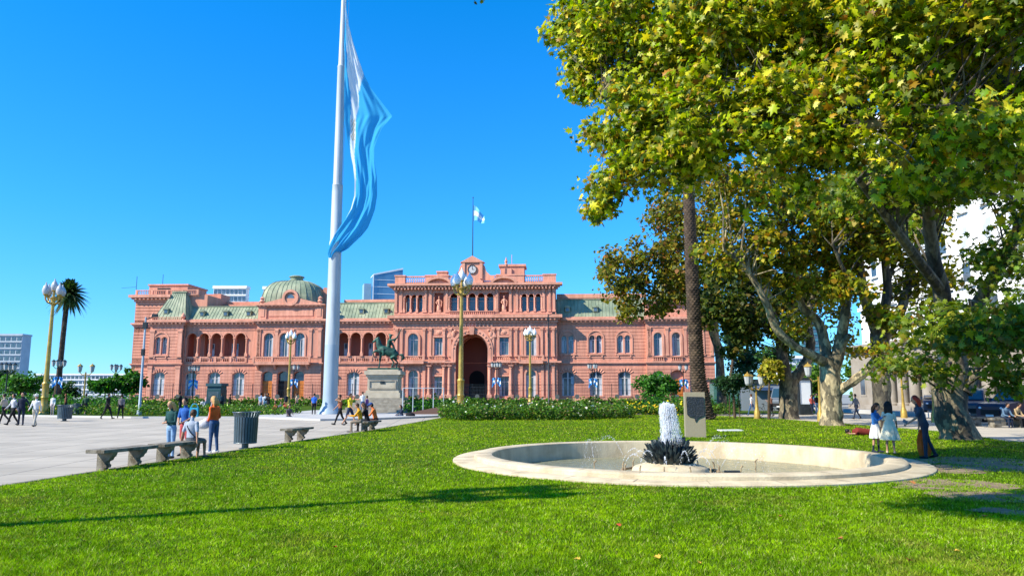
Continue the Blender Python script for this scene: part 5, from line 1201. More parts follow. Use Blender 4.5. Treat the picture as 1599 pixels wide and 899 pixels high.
# forked pale trunk
b3 = (P(1300,655,39.5).x, 39.5)
tree('plane_tree', (b3[0], b3[1], 0), 'pale mottled plane tree forking low, one limb sweeping up to the left',
     [(PT((1300,666,39.5),(1299,655,39.5),(1298,630,39.5),(1297,600,39.5),(1292,560,39.5)), [.72,.58,.52,.56,.42]),
      (PT((1293,570,39.5),(1272,556,39),(1240,540,38.5),(1212,512,38),(1195,470,37.5),(1165,420,37),(1130,390,36.5)), [.30,.26,.22,.20,.17,.12,.07]),
      (PT((1292,565,39.5),(1286,530,39.8),(1276,500,40),(1254,480,40),(1246,450,40),(1235,390,40),(1220,330,39)), [.36,.28,.24,.2,.16,.12,.07]),
      (PT((1296,590,39.5),(1310,545,39.3),(1318,500,39),(1322,460,39),(1310,400,38.5),(1300,330,38)), [.40,.32,.26,.2,.14,.08]),
      (PT((1302,612,39.5),(1325,600,39),(1352,580,38.5),(1368,560,38),(1385,555,37.5)), [.30,.24,.22,.17,.1]), (PT((1310,545,39.3),(1322,528,38.8),(1327,524,38.6)), [.18,.15,.14])],
     [PB(1200,400,38,60,3,50), PB(1270,380,40,60,3,50), PB(1150,350,38,55,3,45), PB(1230,320,40,70,3,40), PB(1300,430,39,35,2,35), PB(1240,445,38,35,2,22), PB(1120,400,38,35,2,35), PB(1240,500,42,26,2,20), PB(1310,480,42,24,2,34), PB(1316,535,43,16,1.5,26), PB(1372,545,37,14,1,8), PB(1300,300,38,60,2.5,40), PB(1150,290,37,50,3,34), PB(1215,265,38,50,3,30)],
     15000, .22, OLIVE, (4,3,3,2.5,1.6), M_plane)
# dark trunk farther back
b4 = (P(1232,650,50).x, 50.0)
tree('plane_tree', (b4[0], b4[1], 0), 'dark-barked plane tree in the shade between the palm and the pale forked tree',
     [(PT((1233,655,50),(1232,640,50),(1230,610,50),(1232,590,50)), [.75,.62,.58,.6]), (PT((1230,600,50),(1222,560,50),(1215,520,50),(1200,460,50),(1190,400,49)), [.45,.36,.32,.2,.1]),
      (PT((1234,598,50),(1256,570,50),(1266,535,50),(1262,500,50),(1270,440,50)), [.4,.34,.3,.24,.12]), (PT((1215,520,50),(1240,470,51),(1245,420,51)), [.24,.18,.1])],
     [PB(1170,500,50,50,3,45), PB(1130,470,50,40,3,45), PB(1215,470,52,50,3,40), PB(1260,450,52,50,3,45), PB(1150,420,52,60,3,40), PB(1230,520,49,28,2,25), PB(1145,540,50,22,1.5,18)],
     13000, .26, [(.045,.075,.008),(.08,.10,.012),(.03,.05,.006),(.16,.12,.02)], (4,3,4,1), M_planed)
# tree whose crown hangs in front of the palace's right wing
tree('plane_tree', (P(1128,640,62).x, 62.0, 0), 'olive and rust plane tree whose crown hides the right end of the palace roof',
     [(PT((1128,648,62),(1126,600,62),(1120,540,62),(1090,470,61),(1040,420,60)), [.45,.38,.34,.24,.1]), (PT((1120,540,62),(1110,460,62),(1070,380,61)), [.26,.18,.08]), (PT((1090,470,61),(1020,460,59),(970,430,58)), [.18,.12,.06])],
     [PB(955,420,57,28,3,38), PB(990,450,58,35,3,48), PB(1040,430,59,40,3,60), PB(1085,420,60,42,3,70), PB(1060,370,60,45,3,35), PB(1005,400,58,35,3,28), PB(1030,480,58,24,2,28), PB(1100,480,60,24,2,32), PB(980,490,57,16,2,14), PB(1075,340,62,60,3,30), PB(1040,330,60,34,3,34), PB(1110,300,60,40,3,34)],
     15000, .27, [(.13,.14,.012),(.20,.18,.015),(.08,.095,.010),(.26,.20,.02),(.24,.10,.02)], (4,3,3,2,1.4), M_planed, sub=.9)
# the near canopy: a plane tree standing just outside the frame at the right
near = [(P(1230,-60,14),4.6,3.4,2.0)]
NB = [PB(905,25,16,42,1.6,55), PB(960,60,15.5,60,2,80), PB(985,170,15,50,1.8,60), PB(985,232,15,38,1.4,40), PB(1050,80,14.5,90,2,100), PB(1060,200,14,75,2,75), PB(1048,265,15,36,1.2,24), PB(1150,60,13.5,110,2,110), PB(1160,180,13,95,1.8,75),
      PB(1260,60,13,110,2.2,110), PB(1260,190,12.5,85,1.7,80), PB(1370,50,12,120,2.2,110), PB(1350,190,12,85,1.6,75), PB(1480,60,11.5,130,2.4,120), PB(1460,210,11,75,1.4,55), PB(1570,80,11,110,2.2,130), PB(1560,230,10.5,60,1.3,55), PB(1240,300,13,30,1,26), PB(1430,275,10.5,38,.8,22),
      PB(1100,-90,15,200,3,90), PB(1300,-110,13,230,3.2,110), PB(1500,-120,12,240,3.4,110), PB(950,-60,16,90,2.4,60), PB(1590,330,12,30,1,40), PB(1010,255,14,30,1,22), PB(1090,250,14,50,1.2,40),
      PB(903,75,16,16,.6,22), PB(908,118,16,9,.3,12), PB(915,142,16,6,.2,8), PB(945,300,15,9,.35,10), PB(935,325,15,5,.2,7), PB(965,285,15,18,.5,18), PB(925,215,15.5,9,.4,8), PB(880,45,16.5,14,.5,26)] + \
     [(-1.6,6.8,7.7,1.2,.9,.4), (-.4,7.2,7.8,1.2,.9,.4), (-1.0,6.2,7.6,1.1,.7,.4), (.6,7.8,8.1,1.3,1,.45), (1.8,8.4,8.5,1.2,.9,.5)]*4
LB = [(13.2,12.0,0)]
tree('plane_tree', (13.5, 12.5, 0), 'large near plane tree whose sunlit canopy overhangs the upper right of the view',
     [([(13.5,12.5,-.05),(13.4,12.5,1.2),(13.3,12.6,3.2),(12.6,12.7,5.5)], [.62,.48,.42,.36]),
      ([(12.6,12.7,5.5), tuple(P(1480,100,12)), tuple(P(1330,60,13)), tuple(P(1150,60,14)), tuple(P(1000,90,15)), tuple(P(940,150,15.2))], [.34,.26,.2,.14,.08,.04]),
      ([(12.6,12.7,5.5), tuple(P(1600,40,12)), tuple(P(1450,-120,13)), tuple(P(1250,-120,14)), tuple(P(1000,-60,16)), tuple(P(910,0,16))], [.3,.24,.2,.15,.1,.04]),
      ([(12.6,12.7,5.5), (8.5,10.8,8.4), (4.5,9.6,8.5), (1.5,8.4,8.3), (-1.6,6.9,7.8)], [.2,.14,.09,.05,.02]),
      ([(12.8,12.6,4.8), tuple(P(1560,200,11)), tuple(P(1450,190,11.2)), tuple(P(1300,200,12)), tuple(P(1150,210,13))], [.22,.14,.1,.07,.04])],
     NB, 98000, .128, [(.20,.28,.005),(.38,.41,.008),(.055,.095,.003),(.58,.50,.03),(.30,.16,.012),(.68,.64,.16)], (4,4,3.2,2.1,.9,.7), M_planed, tmpl_maple(), M_leafnear, .50, 75, .8, r0=.014, dmax=7, spread=1.0)  # lightest palette tones paint bright sunlit highlights into the leaf colour
# hanging sprays at the canopy's left edge belong to the same kind of tree: twig from above at the top of the view
tp = P(748, -40, 9)
tg = empty('hanging_twig', tuple(tp), 0, 'small dark leafy twig hanging alone at the top of the sky', 'twig')
b = MB(); b.tube([(0,0,.6),(.02,0,.2),(-.02,0,-.15),(0,0,-.32)], [.012,.01,.007,.004], 5); b.build('stem', M_trunk, tg)
k = 12; cards('leaves', tmpl_maple(), np.stack([rng.normal(0,.04,k), rng.normal(0,.04,k), rng.uniform(-.42,-.2,k)], 1), rng.uniform(.05,.08,k), np.zeros((k,3)), palette(k, [(.05,.08,.01)], [1]), M_leafnear, tg)

# young trees
def blobtree(px, py, Y, rpx, rzpx, botpx, label, cols, wts, n=2600, leaf=.22, name='young_tree', lean=0, tr=.08, group='small rounded trees around the plaza', stakes=False):
    c = P(px, py, Y); base = (P(botpx, 640, Y).x, Y, 0); r = rpx*Y/F_PX; rz = rzpx*Y/F_PX; bl = []
    for i in range(7):
        a = 2*math.pi*i/7; bl.append((c.x+.5*r*math.cos(a), Y+.5*r*math.sin(a), c.z+rz*.3*math.sin(i*2.3), r*.55, r*.55, rz*.6))
    bl.append((c.x, Y, c.z+rz*.35, r*.55, r*.55, rz*.6))
    o = tree(name, base, label, [([base, (base[0]*.7+c.x*.3, Y, c.z*.45), (c.x, Y, c.z)], [tr*1.3, tr, tr*.5])]+[([(c.x*.9+base[0]*.1, Y, c.z-rz*.6), (c.x+.6*r*math.cos(q), Y+.6*r*math.sin(q), c.z+.2*rz)], [tr*.5, tr*.15]) for q in (0,1.6,3.1,4.6)], bl, n, leaf, cols, wts, M_trunk, sub=r*.28, per=30, tw=.3, group=group, r0=.01)
    if stakes:
        b = MB()
        for s in (-.35,.35): b.tube([(s,0,0),(s*.9,0,1.7)], .035, 6)
        b.build('stake', M_trunk, o)
    return o
GR = [(.035,.13,.012),(.06,.19,.015),(.02,.075,.010)]; DK = [(.02,.065,.02),(.035,.095,.025),(.012,.04,.015)]; LG = [(.07,.17,.015),(.11,.22,.02),(.04,.11,.01)]
blobtree(1025,604,92,31,24,1025,'bright green bushy tree left of the palace orange door', GR, (3,3,2), 3200, .3)
blobtree(1144,598,52,28,17,1147,'small dark dome-shaped tree on two thin stakes right of the palm', DK, (3,2,3), 4200, .13, stakes=True)
blobtree(32,602,95,34,20,32,'green rounded tree at the far left behind the walkers', GR, (3,3,2), 3000, .3)
blobtree(165,602,88,24,14,162,'loose green tree between the palm and the palace', GR, (3,3,2), 2200, .3)
blobtree(203,597,90,22,24,206,'upright green tree touching the left palace corner', GR, (3,3,2), 2400, .3)
blobtree(98,612,120,22,18,98,'dark green tree behind the tall palm foot', DK, (3,3,2), 2200, .4)
blobtree(0,590,130,24,18,0,'dark tree at the left edge beneath the office block', DK, (3,3,2), 1800, .4)
blobtree(1202,580,49,19,26,1200,'yellow-leaved young plane tree beside the dark trunk', [(.32,.30,.03),(.42,.36,.04),(.20,.22,.02)], (3,3,2), 1500, .22)
blobtree(1150,520,125,26,42,1140,'tall dark tree beyond the right corner of the palace', DK, (3,3,2), 3000, .45, tr=.25)
blobtree(1165,565,140,30,30,1165,'grey-green tree in the distance right of the palace', DK+[(.06,.11,.05)], (3,3,2,2), 2600, .45, tr=.2)
blobtree(1270,600,95,38,45,1268,'light green tree behind the dark and pale plane trunks', LG, (3,3,2), 4200, .35, tr=.2)
blobtree(1340,585,88,18,50,1340,'light green narrow tree left of the columned building', LG, (3,3,2), 3000, .3, tr=.15)
blobtree(1210,560,110,26,30,1210,'mid green tree far behind the dark plane trunk', DK+LG, (2,2,2,1,1,1), 2200, .4, tr=.15)
# palms
def palmbark():
    m, nt, b = nmat('palm_bark'); N = nt.nodes; L = nt.links
    tc = N.new('ShaderNodeTexCoord'); nz = N.new('ShaderNodeTexNoise'); nz.inputs['Scale'].default_value = 2.2; nz.inputs['Detail'].default_value = 6; L.new(tc.outputs['Object'], nz.inputs['Vector'])
    cr = N.new('ShaderNodeValToRGB'); cr.color_ramp.elements[0].color = (.032,.02,.013,1); cr.color_ramp.elements[0].position = .35; cr.color_ramp.elements[1].color = (.135,.09,.055,1); cr.color_ramp.elements[1].position = .7
    L.new(nz.outputs['Fac'], cr.inputs[0]); L.new(cr.outputs[0], b.inputs['Base Color']); b.inputs['Roughness'].default_value = .9; return m
M_palm = palmbark()
def palm(base, pts, rad, label, fr_len, nfr, leafc=[(.03,.07,.02),(.05,.10,.03),(.02,.045,.015)], scale_h=.16, lw=.045, droop=.75):
    r = empty('palm_tree', base, 0, label, 'palm tree'); B = Vector(base); pts = [Vector(p)-B for p in pts]; L_ = sum((b_-a).length for a, b_ in zip(pts, pts[1:]))
    n = int(L_/scale_h); mb = MB(); cum = [0]
    for a, b_ in zip(pts, pts[1:]): cum.append(cum[-1]+(b_-a).length)
    zs = np.linspace(0, L_, n+1); px_ = [Vector([float(np.interp(z, cum, [p[k] for p in pts])) for k in range(3)]) for z in zs]; rd = [float(np.interp(z, cum, rad)) for z in zs]
    Q = []; RR = []
    for i in range(n): Q += [px_[i], px_[i].lerp(px_[i+1], .72)]; RR += [rd[i]*.93, rd[i]*1.06]
    o = len(mb.v); m_ = 22; mb.tube(Q, RR, m_)
    for q in range(o, len(mb.v)):       # the stubs of cut fronds make an offset diamond pattern
        i = (q-o)//m_; j = (q-o) % m_; v = Vector(mb.v[q]); c_ = Q[min(i, len(Q)-1)]; ph = ((i//2) % 2)
        if i % 2: mb.v[q] = tuple(c_+(v-c_)*(1.06 if (j+ph) % 2 else .94)+Vector((0,0,.05 if (j+ph) % 2 else -.03)))
        mb.v[q] = tuple(Vector(mb.v[q])+(v-c_)*.06*mnoise.noise(v*3))
    mb.build('trunk', M_palm, r)
    top = pts[-1]; f = MB(); pos = []; cols = []
    LV = []; LF = []
    for i in range(nfr):
        a = 2.39996*i; t = i/nfr; up = math.cos(t*2.5)*.98+.05; out = math.sqrt(max(.05, 1-min(.98, up*up)))
        d = Vector((math.cos(a)*out, math.sin(a)*out, up)); g_ = .55+.5*t; prev = None; K = 10
        side = Vector((-math.sin(a), math.cos(a), 0)); pl = []
        for k_ in range(K+1):
            s = k_/K; pl.append(top+d*fr_len*s+Vector((0,0,-fr_len*g_*s*s*droop)))
        f.tube(pl, [.05*(1-.8*k_/K) for k_ in range(K+1)], 4)
        for k_ in range(1, K*3):
            s = k_/(K*3); idx = min(int(s*K), K-1); p = pl[idx].lerp(pl[idx+1], s*K-idx); tn = (pl[idx+1]-pl[idx]).normalized(); ll = fr_len*.17*math.sin(math.pi*min(1, s*.9+.12))
            for sg in (-1, 1):
                e = p+(side*sg*.85+tn*.6+Vector((0,0,-.25))).normalized()*ll; w = tn*lw; o_ = len(LV); LV += [p-w, p+w, e]; LF.append((o_, o_+1, o_+2))
    co = f.build('fronds', flat('frond_rib', (.06,.09,.03), .6) if 'frond_rib' not in bpy.data.materials else bpy.data.materials['frond_rib'], r)
    me = bpy.data.meshes.new('leaflets'); me.from_pydata([tuple(v) for v in LV], [], LF); me.materials.append(M_leaf); ca = me.color_attributes.new('Col', 'FLOAT_COLOR', 'POINT')
    cc = palette(len(LF), leafc, [1]*len(leafc), .2); ca.data.foreach_set('color', np.concatenate([np.repeat(cc, 3, axis=0), np.ones((len(LV),1))], 1).astype(np.float32).ravel())
    lo = bpy.data.objects.new('leaflets', me); C.objects.link(lo); lo.parent = co
    return r
pb = P(1101, 650, 49)
palm((pb.x, 49, 0), [(pb.x+.05,49,-.05),(pb.x-.05,49,.25),(pb.x-.12,49,1.0),tuple(P(1090,590,49)),tuple(P(1084,500,49)),tuple(P(1080,420,49)),tuple(P(1077,340,49)),tuple(P(1074,270,49)),tuple(P(1072,190,49))], [.72,.64,.55,.49,.45,.41,.38,.37,.37], 'thick curving palm trunk with rough leaf scars right of the stele', 3.2, 46)
pl_ = P(89, 625, 105)
palm((pl_.x, 105, 0), [(pl_.x,105,0),tuple(P(93,580,105)),tuple(P(99,520,105)),tuple(P(104,475,105)),tuple(P(108,458,105))], [.5,.36,.33,.33,.42], 'slim tall palm with a feathery crown behind the left lamp', 2.9, 110, lw=.11, droop=.5)
# flower beds
def bed(name, poly, n, hfun, cols, wts, label, leaf=.10):
    poly = [tuple(p[:2]) for p in poly]; xs = [p[0] for p in poly]; ys = [p[1] for p in poly]
    x = rng.uniform(min(xs), max(xs), n*3); y = rng.uniform(min(ys), max(ys), n*3); ok = in_poly(x, y, poly); x, y = x[ok][:n], y[ok][:n]
    h = hfun(x, y)*(0.45+.9*vnoise(x+200, y, .9, 11))*(.75+.5*vnoise(x+200, y, .35, 12)); z = h*rng.random(len(x))**.6+.05
    c = palette(len(x), cols, wts, .25)
    o = cards(name, tmpl_simple(), np.stack([x, y, z], 1), leaf*rng.uniform(.6, 1.4, len(x)), np.tile([0,-.2,.8], (len(x),1)), c, M_leaf, None, .8)
    return tag(o, label, 'flower bed', kind='stuff')
FG = [(.06,.15,.012),(.10,.21,.015),(.03,.08,.01),(.17,.20,.03),(.12,.09,.03)]
polyR = [(-4.9,49.5),(-3.4,46.5),(4,47.5),(8.5,51.5),(8.5,55),(2,56),(-5.2,56)]
bed('rose_bed', polyR, 26000, lambda x, y: np.full(len(x), .80)*np.clip((57-y)/3, .3, 1), FG, (3,3,3,1,.6), 'leafy rose bed at the back edge of the lawn below the entrance', .13)
bed('rose_blooms', polyR, 240, lambda x, y: np.full(len(x), 1.05), [(.85,.85,.75),(.85,.75,.3),(.8,.5,.45)], (6,1,.5), 'white and pale yellow blooms in the rose bed below the entrance', .16)
polyR2 = [(8,60),(17,57),(17,64),(-5,66),(-5,63)]
bed('rose_bed', polyR2, 15000, lambda x, y: np.full(len(x), .75), FG, (3,3,3,1,.6), 'far strip of garden plants behind the rose bed on the right', .16)
bed('yellow_blooms', [(9,59),(14,58),(14,62),(9,63)], 260, lambda x, y: np.full(len(x), 1.0), [(.85,.62,.03)], (1,), 'yellow flowers in the far garden strip', .16)
polyL = [(-47,63.5),(-26,56),(-17,55),(-17,61),(-22,70),(-48,71)]
bed('garden_bed', polyL, 22000, lambda x, y: np.full(len(x), .60), FG, (3,3,3,.8,.3), 'long leafy garden bed behind the pavement left of the flagpole', .15)
bed('garden_blooms', polyL, 170, lambda x, y: np.full(len(x), .8), [(.85,.8,.3),(.85,.8,.75)], (2,2), 'pale blooms in the garden bed left of the flagpole', .15)
polyLL = [(-60,66),(-38.5,58),(-37,63),(-36,75),(-60,80)]
bed('lamp_hedge', polyLL, 11000, lambda x, y: np.full(len(x), 1.35), GR, (3,3,3), 'dark green hedge round the foot of the left lamp', .2)
bed('monument_plants', [(-8.8,60),(-5,60),(-5,66),(-8.8,66)], 2600, lambda x, y: np.full(len(x), 1.1), GR, (3,3,2), 'green shrubs behind the railing beside the monument', .2)
bed('far_hedge', [(-60,104),(38,104),(38,108),(-60,108)], 16000, lambda x, y: np.full(len(x), .9), FG, (3,3,3,.6,.2), 'clipped hedge in front of the palace fence', .3)
bed('right_hedge', [(11.5,66),(19,62),(20,66),(12,72)], 3500, lambda x, y: np.full(len(x), 1.3), GR, (3,3,2), 'low green hedge behind the palm on the right', .18)
# ---------------------------------------------------------------- people
PM = {}
def pm(c, rough=.8):
    k = tuple(round(v, 3) for v in c)
    if k not in PM: PM[k] = mat('cloth_%d' % len(PM), c, tuple(v*.75 for v in c), 6, rough, .25, 40, spec=.2)
    return PM[k]
SKIN = (.50, .27, .17); SKIND = (.30, .15, .09)
HAIRD = (.018, .012, .010); HAIRB = (.07, .035, .018); BLONDE = (.50, .32, .13)
JEANS = (.06, .12, .24); NAVY = (.015, .022, .045); BLACK = (.013, .013, .016); WHITE = (.75, .75, .74); GREY = (.22, .23, .25)
def Rx(a): return Matrix.Rotation(a, 3, 'X')
def Ry(a): return Matrix.Rotation(a, 3, 'Y')
POSES = {
 'stand': dict(),
 'walk': dict(legL=(24, 6), legR=(-18, 16), armL=(-20, 8, 18), armR=(24, 8, 25)),
 'walk2': dict(legL=(-22, 24), legR=(20, 4), armL=(20, 8, 20), armR=(-16, 8, 20)),
 'phone': dict(armL=(35, 4, 95), armR=(30, 4, 100), head=18),
 'hips': dict(armL=(0, 35, 60), armR=(5, 6, 30)),
 'sit': dict(legL=(82, 84), legR=(80, 80), armL=(28, 8, 40), armR=(28, 8, 45), hipz=.50, lean=8),
 'sitlean': dict(legL=(82, 86), legR=(84, 78), armL=(50, 10, 55), armR=(48, 10, 60), hipz=.50, lean=28, head=15),
 'sitback': dict(legL=(82, 84), legR=(82, 84), armL=(-14, 14, 4), armR=(-14, 14, 4), hipz=.50, lean=-4, head=15),
 'ground': dict(legL=(86, 60), legR=(96, 78), armL=(36, 10, 40), armR=(36, 10, 40), hipz=.13, lean=10),
 'crouch': dict(legL=(105, 130), legR=(100, 128), armL=(60, 8, 40), armR=(60, 8, 40), lean=25),
}
def person(px, py, H, face, label, pose='stand', top=GREY, bottom=JEANS, hair=HAIRD, skin=SKIN, shoes=(.05,.05,.05), long=False, shorts=False, sleeves=1.0, near=False, loc=None, over=None,
           skirt=None, cap=None, bag=None, strap=None, vox=None, bald=False, z=0.0, socks=None, slim=1.0, ponytail=False, child=False, group=None, zlie=None):
    po = dict(legL=(2, 2), legR=(-3, 3), armL=(4, 7, 12), armR=(-2, 7, 14), hipz=None, lean=2, head=3, turn=0); po.update(POSES.get(pose, {})); po.update(over or {})
    x, y = loc if loc else G(px, py, z)
    s = H/1.75; hd = 1.0 if not child else 1.22
    root = empty('person', (x, y, z), R(face), label, 'person', group)
    pel = Vector((0, 0, 0)); la = R(po['lean']); sp = Rx(-la)
    up = sp @ Vector((0, 0, 1)); chest = pel+up*.30*s; nb_ = pel+up*.50*s; hh = Rx(-la*.5-R(po['head'])); hup = hh @ Vector((0,0,1)); ntop = nb_+hup*.09*s; hc = ntop+hup*.115*s*hd+hh @ Vector((0,.015*s,0))
    hrot = hh @ Matrix.Rotation(R(po['turn']), 3, 'Z')
    segs = []          # (a, b, ra, rb, kind, ellipse-scale)
    W_ = slim; b = MB()
    def seg(a, c, ra, rb, kind, n=10, split=None):
        b.tube([a, c], [ra*s, rb*s], n); b.ball(a, ra*s*.99, n, 6); b.ball(c, rb*s*.99, n, 6); segs.append((Vector(a), Vector(c), ra*s, rb*s, kind))
    # torso as a lofted ellipse stack
    st = [(-.10,.115,.095),(-.02,.165*W_,.12),(.08,.150*W_,.108),(.20,.142*W_,.098),(.32,.168*W_,.112),(.42,.178*W_,.108),(.475,.14*W_,.085),(.51,.06,.058)]
    k = len(st); n = 16; vs = []
    for h, rx, ry in st:
        c = pel+up*h*s
        for j in range(n): a = 2*math.pi*j/n; vs.append(c+sp @ Vector((math.cos(a)*rx*s, math.sin(a)*ry*s, 0)))
    b.add(vs, [(i*n+j, i*n+(j+1) % n, (i+1)*n+(j+1) % n, (i+1)*n+j) for i in range(k-1) for j in range(n)]+[tuple(range(n-1,-1,-1)), tuple((k-1)*n+j for j in range(n))])
    segs.append((pel+up*.07*s, pel+up*.49*s, .15*s, .13*s, 'top')); segs.append((pel-up*.08*s, pel+up*.02*s, .15*s, .15*s, 'bottom'))
    seg(nb_-up*.02*s, ntop+hup*.02*s, .056, .052, 'skin')
    Mh = hrot.to_4x4().to_3x3()
    b.ball(hc+hup*.015*s, (.076*s*hd, .092*s*hd, .105*s*hd), 14, 10, Mh); b.ball(hc+hrot @ Vector((0,.022,-.062))*s*hd, (.052*s*hd,.058*s*hd,.055*s*hd), 10, 8, Mh)
    segs.append((hc-hup*.05*s, hc+hup*.08*s, .08*s, .08*s, 'head'))
    if near:
        b.ball(hc+hrot @ Vector((0,.103,-.015))*s*hd, (.012*s,.018*s,.022*s), 8, 6, Mh)
        for q in (-1,1): b.ball(hc+hrot @ Vector((q*.078,-.005,-.005))*s*hd, (.010*s,.018*s,.028*s), 8, 6, Mh)
        b.ball(hc+hrot @ Vector((0,.080,-.062))*s*hd, (.022*s,.012*s,.009*s), 8, 6, Mh)
    hands = {}
    for sg, nm in ((-1, 'L'), (1, 'R')):
        f, o, e = po['arm'+nm]; sh = nb_-up*.055*s+sp @ Vector((sg*.165*W_, 0, 0))*s
        A = sp @ Ry(-sg*R(o)) @ Rx(R(f)); dn = A @ Vector((0,0,-1)); el = sh+dn*.285*s; A2 = A @ Rx(R(e)) @ Matrix.Rotation(sg*R(po.get('in'+nm, 6)), 3, 'Y'); fd = A2 @ Vector((0,0,-1)); wr = el+fd*.25*s
        b.ball(sh, .062*s, 10, 6)
        if sleeves >= 1: seg(sh, el, .052, .042, 'top'); seg(el, wr, .042, .028, 'top')
        elif sleeves >= .4: 
            mid = sh.lerp(el, .75); seg(sh, mid, .056, .05, 'top'); seg(mid, el, .040, .038, 'skin'); seg(el, wr, .037, .024, 'skin')
        else: seg(sh, el, .045, .037, 'skin'); seg(el, wr, .036, .024, 'skin')
        hands[nm] = (wr, fd, A2)
        if near:
            pc = wr+fd*.045*s; b.tube([wr, wr+fd*.085*s], [.024*s, .036*s], 8, ell=(1, .5)); sd_ = A2 @ Vector((0,1,0))
            for fi, (off, ln) in enumerate([(-.026,.060),(-.009,.072),(.009,.068),(.025,.052)]):
                r0 = wr+fd*.08*s+sd_*off*s; r1 = r0+(fd*.6+A2 @ Vector((-sg*.10,0,0)))*ln*.6*s; r2 = r1+(fd*.45+A2 @ Vector((-sg*.5,0,0)))*ln*.6*s; b.tube([r0, r1, r2], [.0105*s,.0095*s,.008*s], 6)
            r0 = wr+fd*.03*s+sd_*.028*s; b.tube([r0, r0+(fd*.5+sd_*.7)*.035*s, r0+(fd*.9+sd_*.6)*.06*s], [.012*s,.011*s,.009*s], 6)
            segs.append((wr, wr+fd*.16*s, .03*s, .03*s, 'skin'))
        else: b.ball(wr+fd*.06*s, .036*s, 8, 6, None); segs.append((wr+fd*.02*s, wr+fd*.1*s, .036*s, .03*s, 'skin'))
    feet = []
    for sg, nm in ((-1, 'L'), (1, 'R')):
        f, kn = po['leg'+nm]; hp = pel+Vector((sg*.088*W_, 0, -.02))*s; T_ = Ry(-sg*R(2+po.get('out', 0))) @ Rx(R(f)); kd = hp+(T_ @ Vector((0,0,-1)))*.43*s; S_ = T_ @ Rx(-R(kn)); an = kd+(S_ @ Vector((0,0,-1)))*.41*s
        if shorts: m1 = hp.lerp(kd, .85); seg(hp, m1, .092*W_, .072, 'bottom'); seg(m1, kd, .058, .052, 'skin'); seg(kd, an, .052, .034, 'skin')
        elif skirt: seg(hp, kd, .078, .052, 'skin'); seg(kd, an, .050, .033, 'skin')
        else: seg(hp, kd, .090*W_, .062, 'bottom'); seg(kd, an, .058, .044, 'bottom')
        if socks: segs.append((kd.lerp(an,.6), an, .05*s, .05*s, 'shoes'))
        pitch = f-kn; F_ = Rx(R(max(-50, min(50, pitch*.75)))) if po['hipz'] is None or pose == 'crouch' else Rx(0)
        toe = an+(F_ @ Vector((sg*.02,.165,-.045)))*s; heel = an+(F_ @ Vector((0,-.035,-.04)))*s; b.tube([heel, an+(F_ @ Vector((0,.05,-.035)))*s, toe], [.038*s,.045*s,.034*s], 10); b.ball(toe, .034*s, 8, 6); b.ball(heel, .037*s, 8, 6); segs.append((heel, toe, .04*s, .04*s, 'shoes')); feet.append(an.z-.085*s)
        hands['knee'+nm] = kd
    if po['hipz'] is not None: dz = po['hipz']
    else: dz = -min(feet)
    b.v = [(p[0], p[1], p[2]+dz) for p in b.v]; D = Vector((0, 0, dz))
    S_a = np.array([tuple(a+D) for a, c, r0, r1, kk in segs]); S_b = np.array([tuple(c+D) for a, c, r0, r1, kk in segs]); S_r = np.array([(r0+r1)/2 for a, c, r0, r1, kk in segs]); kinds = [kk for *_, kk in segs]
    idx = {'top': 0, 'bottom': 1, 'skin': 2, 'head': 2, 'shoes': 3}; S_k = np.array([idx[q] for q in kinds])
    def cls(me):
        nf = len(me.polygons); c = np.empty(nf*3); me.polygons.foreach_get('center', c); c = c.reshape(-1, 3)
        ab = S_b-S_a; t = np.clip(((c[:, None]-S_a)*ab).sum(2)/((ab**2).sum(1)+1e-9), 0, 1); d = np.linalg.norm(c[:, None]-(S_a+t[..., None]*ab), axis=2)/S_r
        me.polygons.foreach_set('material_index', S_k[d.argmin(1)].astype(np.int32))
    body = remesh(b, 'body', [pm(top), pm(bottom), pm(skin, .6), pm(shoes, .5)], root, vox or (.011 if near else (.018 if y < 45 else .03)), 2, cls)
    if zlie is not None: body['kind'] = ''
    hcD = hc+D
    def headv(v): return hcD+hrot @ (Vector(v)*s*hd)
    if not bald and not cap:
        h = MB(); h.ball(hcD+hup*.03*s*hd-hrot @ Vector((0,.018,0))*s*hd, (.088*s*hd,.096*s*hd,.103*s*hd), 14, 10, Mh)
        if long:
            L_ = .30 if long is True else long
            bk = hrot @ Vector((0,-1,0)); dn = Vector((0,0,-1)) if po['lean'] < 20 else (-up)
            for q in (-.9,-.5,0,.5,.9):
                r0 = headv((q*.07,-.055,.04)); h.tube([r0, headv((q*.085,-.085,-.05)), headv((q*.09,-.08,-.12))+dn*(L_-.1)*s*.4, headv((q*.08,-.07,-.12))+dn*(L_-.05)*s+Vector((0,0,.02*math.sin(q*9)))], [.05*s,.05*s,.042*s,.018*s], 8)
            for q in (-1, 1): h.tube([headv((q*.07,-.02,.06)), headv((q*.086,-.03,-.03)), headv((q*.08,-.035,-.14))], [.034*s,.034*s,.024*s], 7)
        elif ponytail: h.tube([headv((0,-.09,.03)), headv((0,-.14,-.02)), headv((0,-.13,-.15)), headv((0,-.12,-.28))], [.035*s,.035*s,.03*s,.01*s], 8)
        else:
            for q in (-1, 1): h.ball(headv((q*.06,-.03,-.03)), (.03*s,.05*s,.05*s), 8, 6)
        ho = remesh(h, 'hair', [pm(hair, .45)], root, .012 if near else .022, 1)
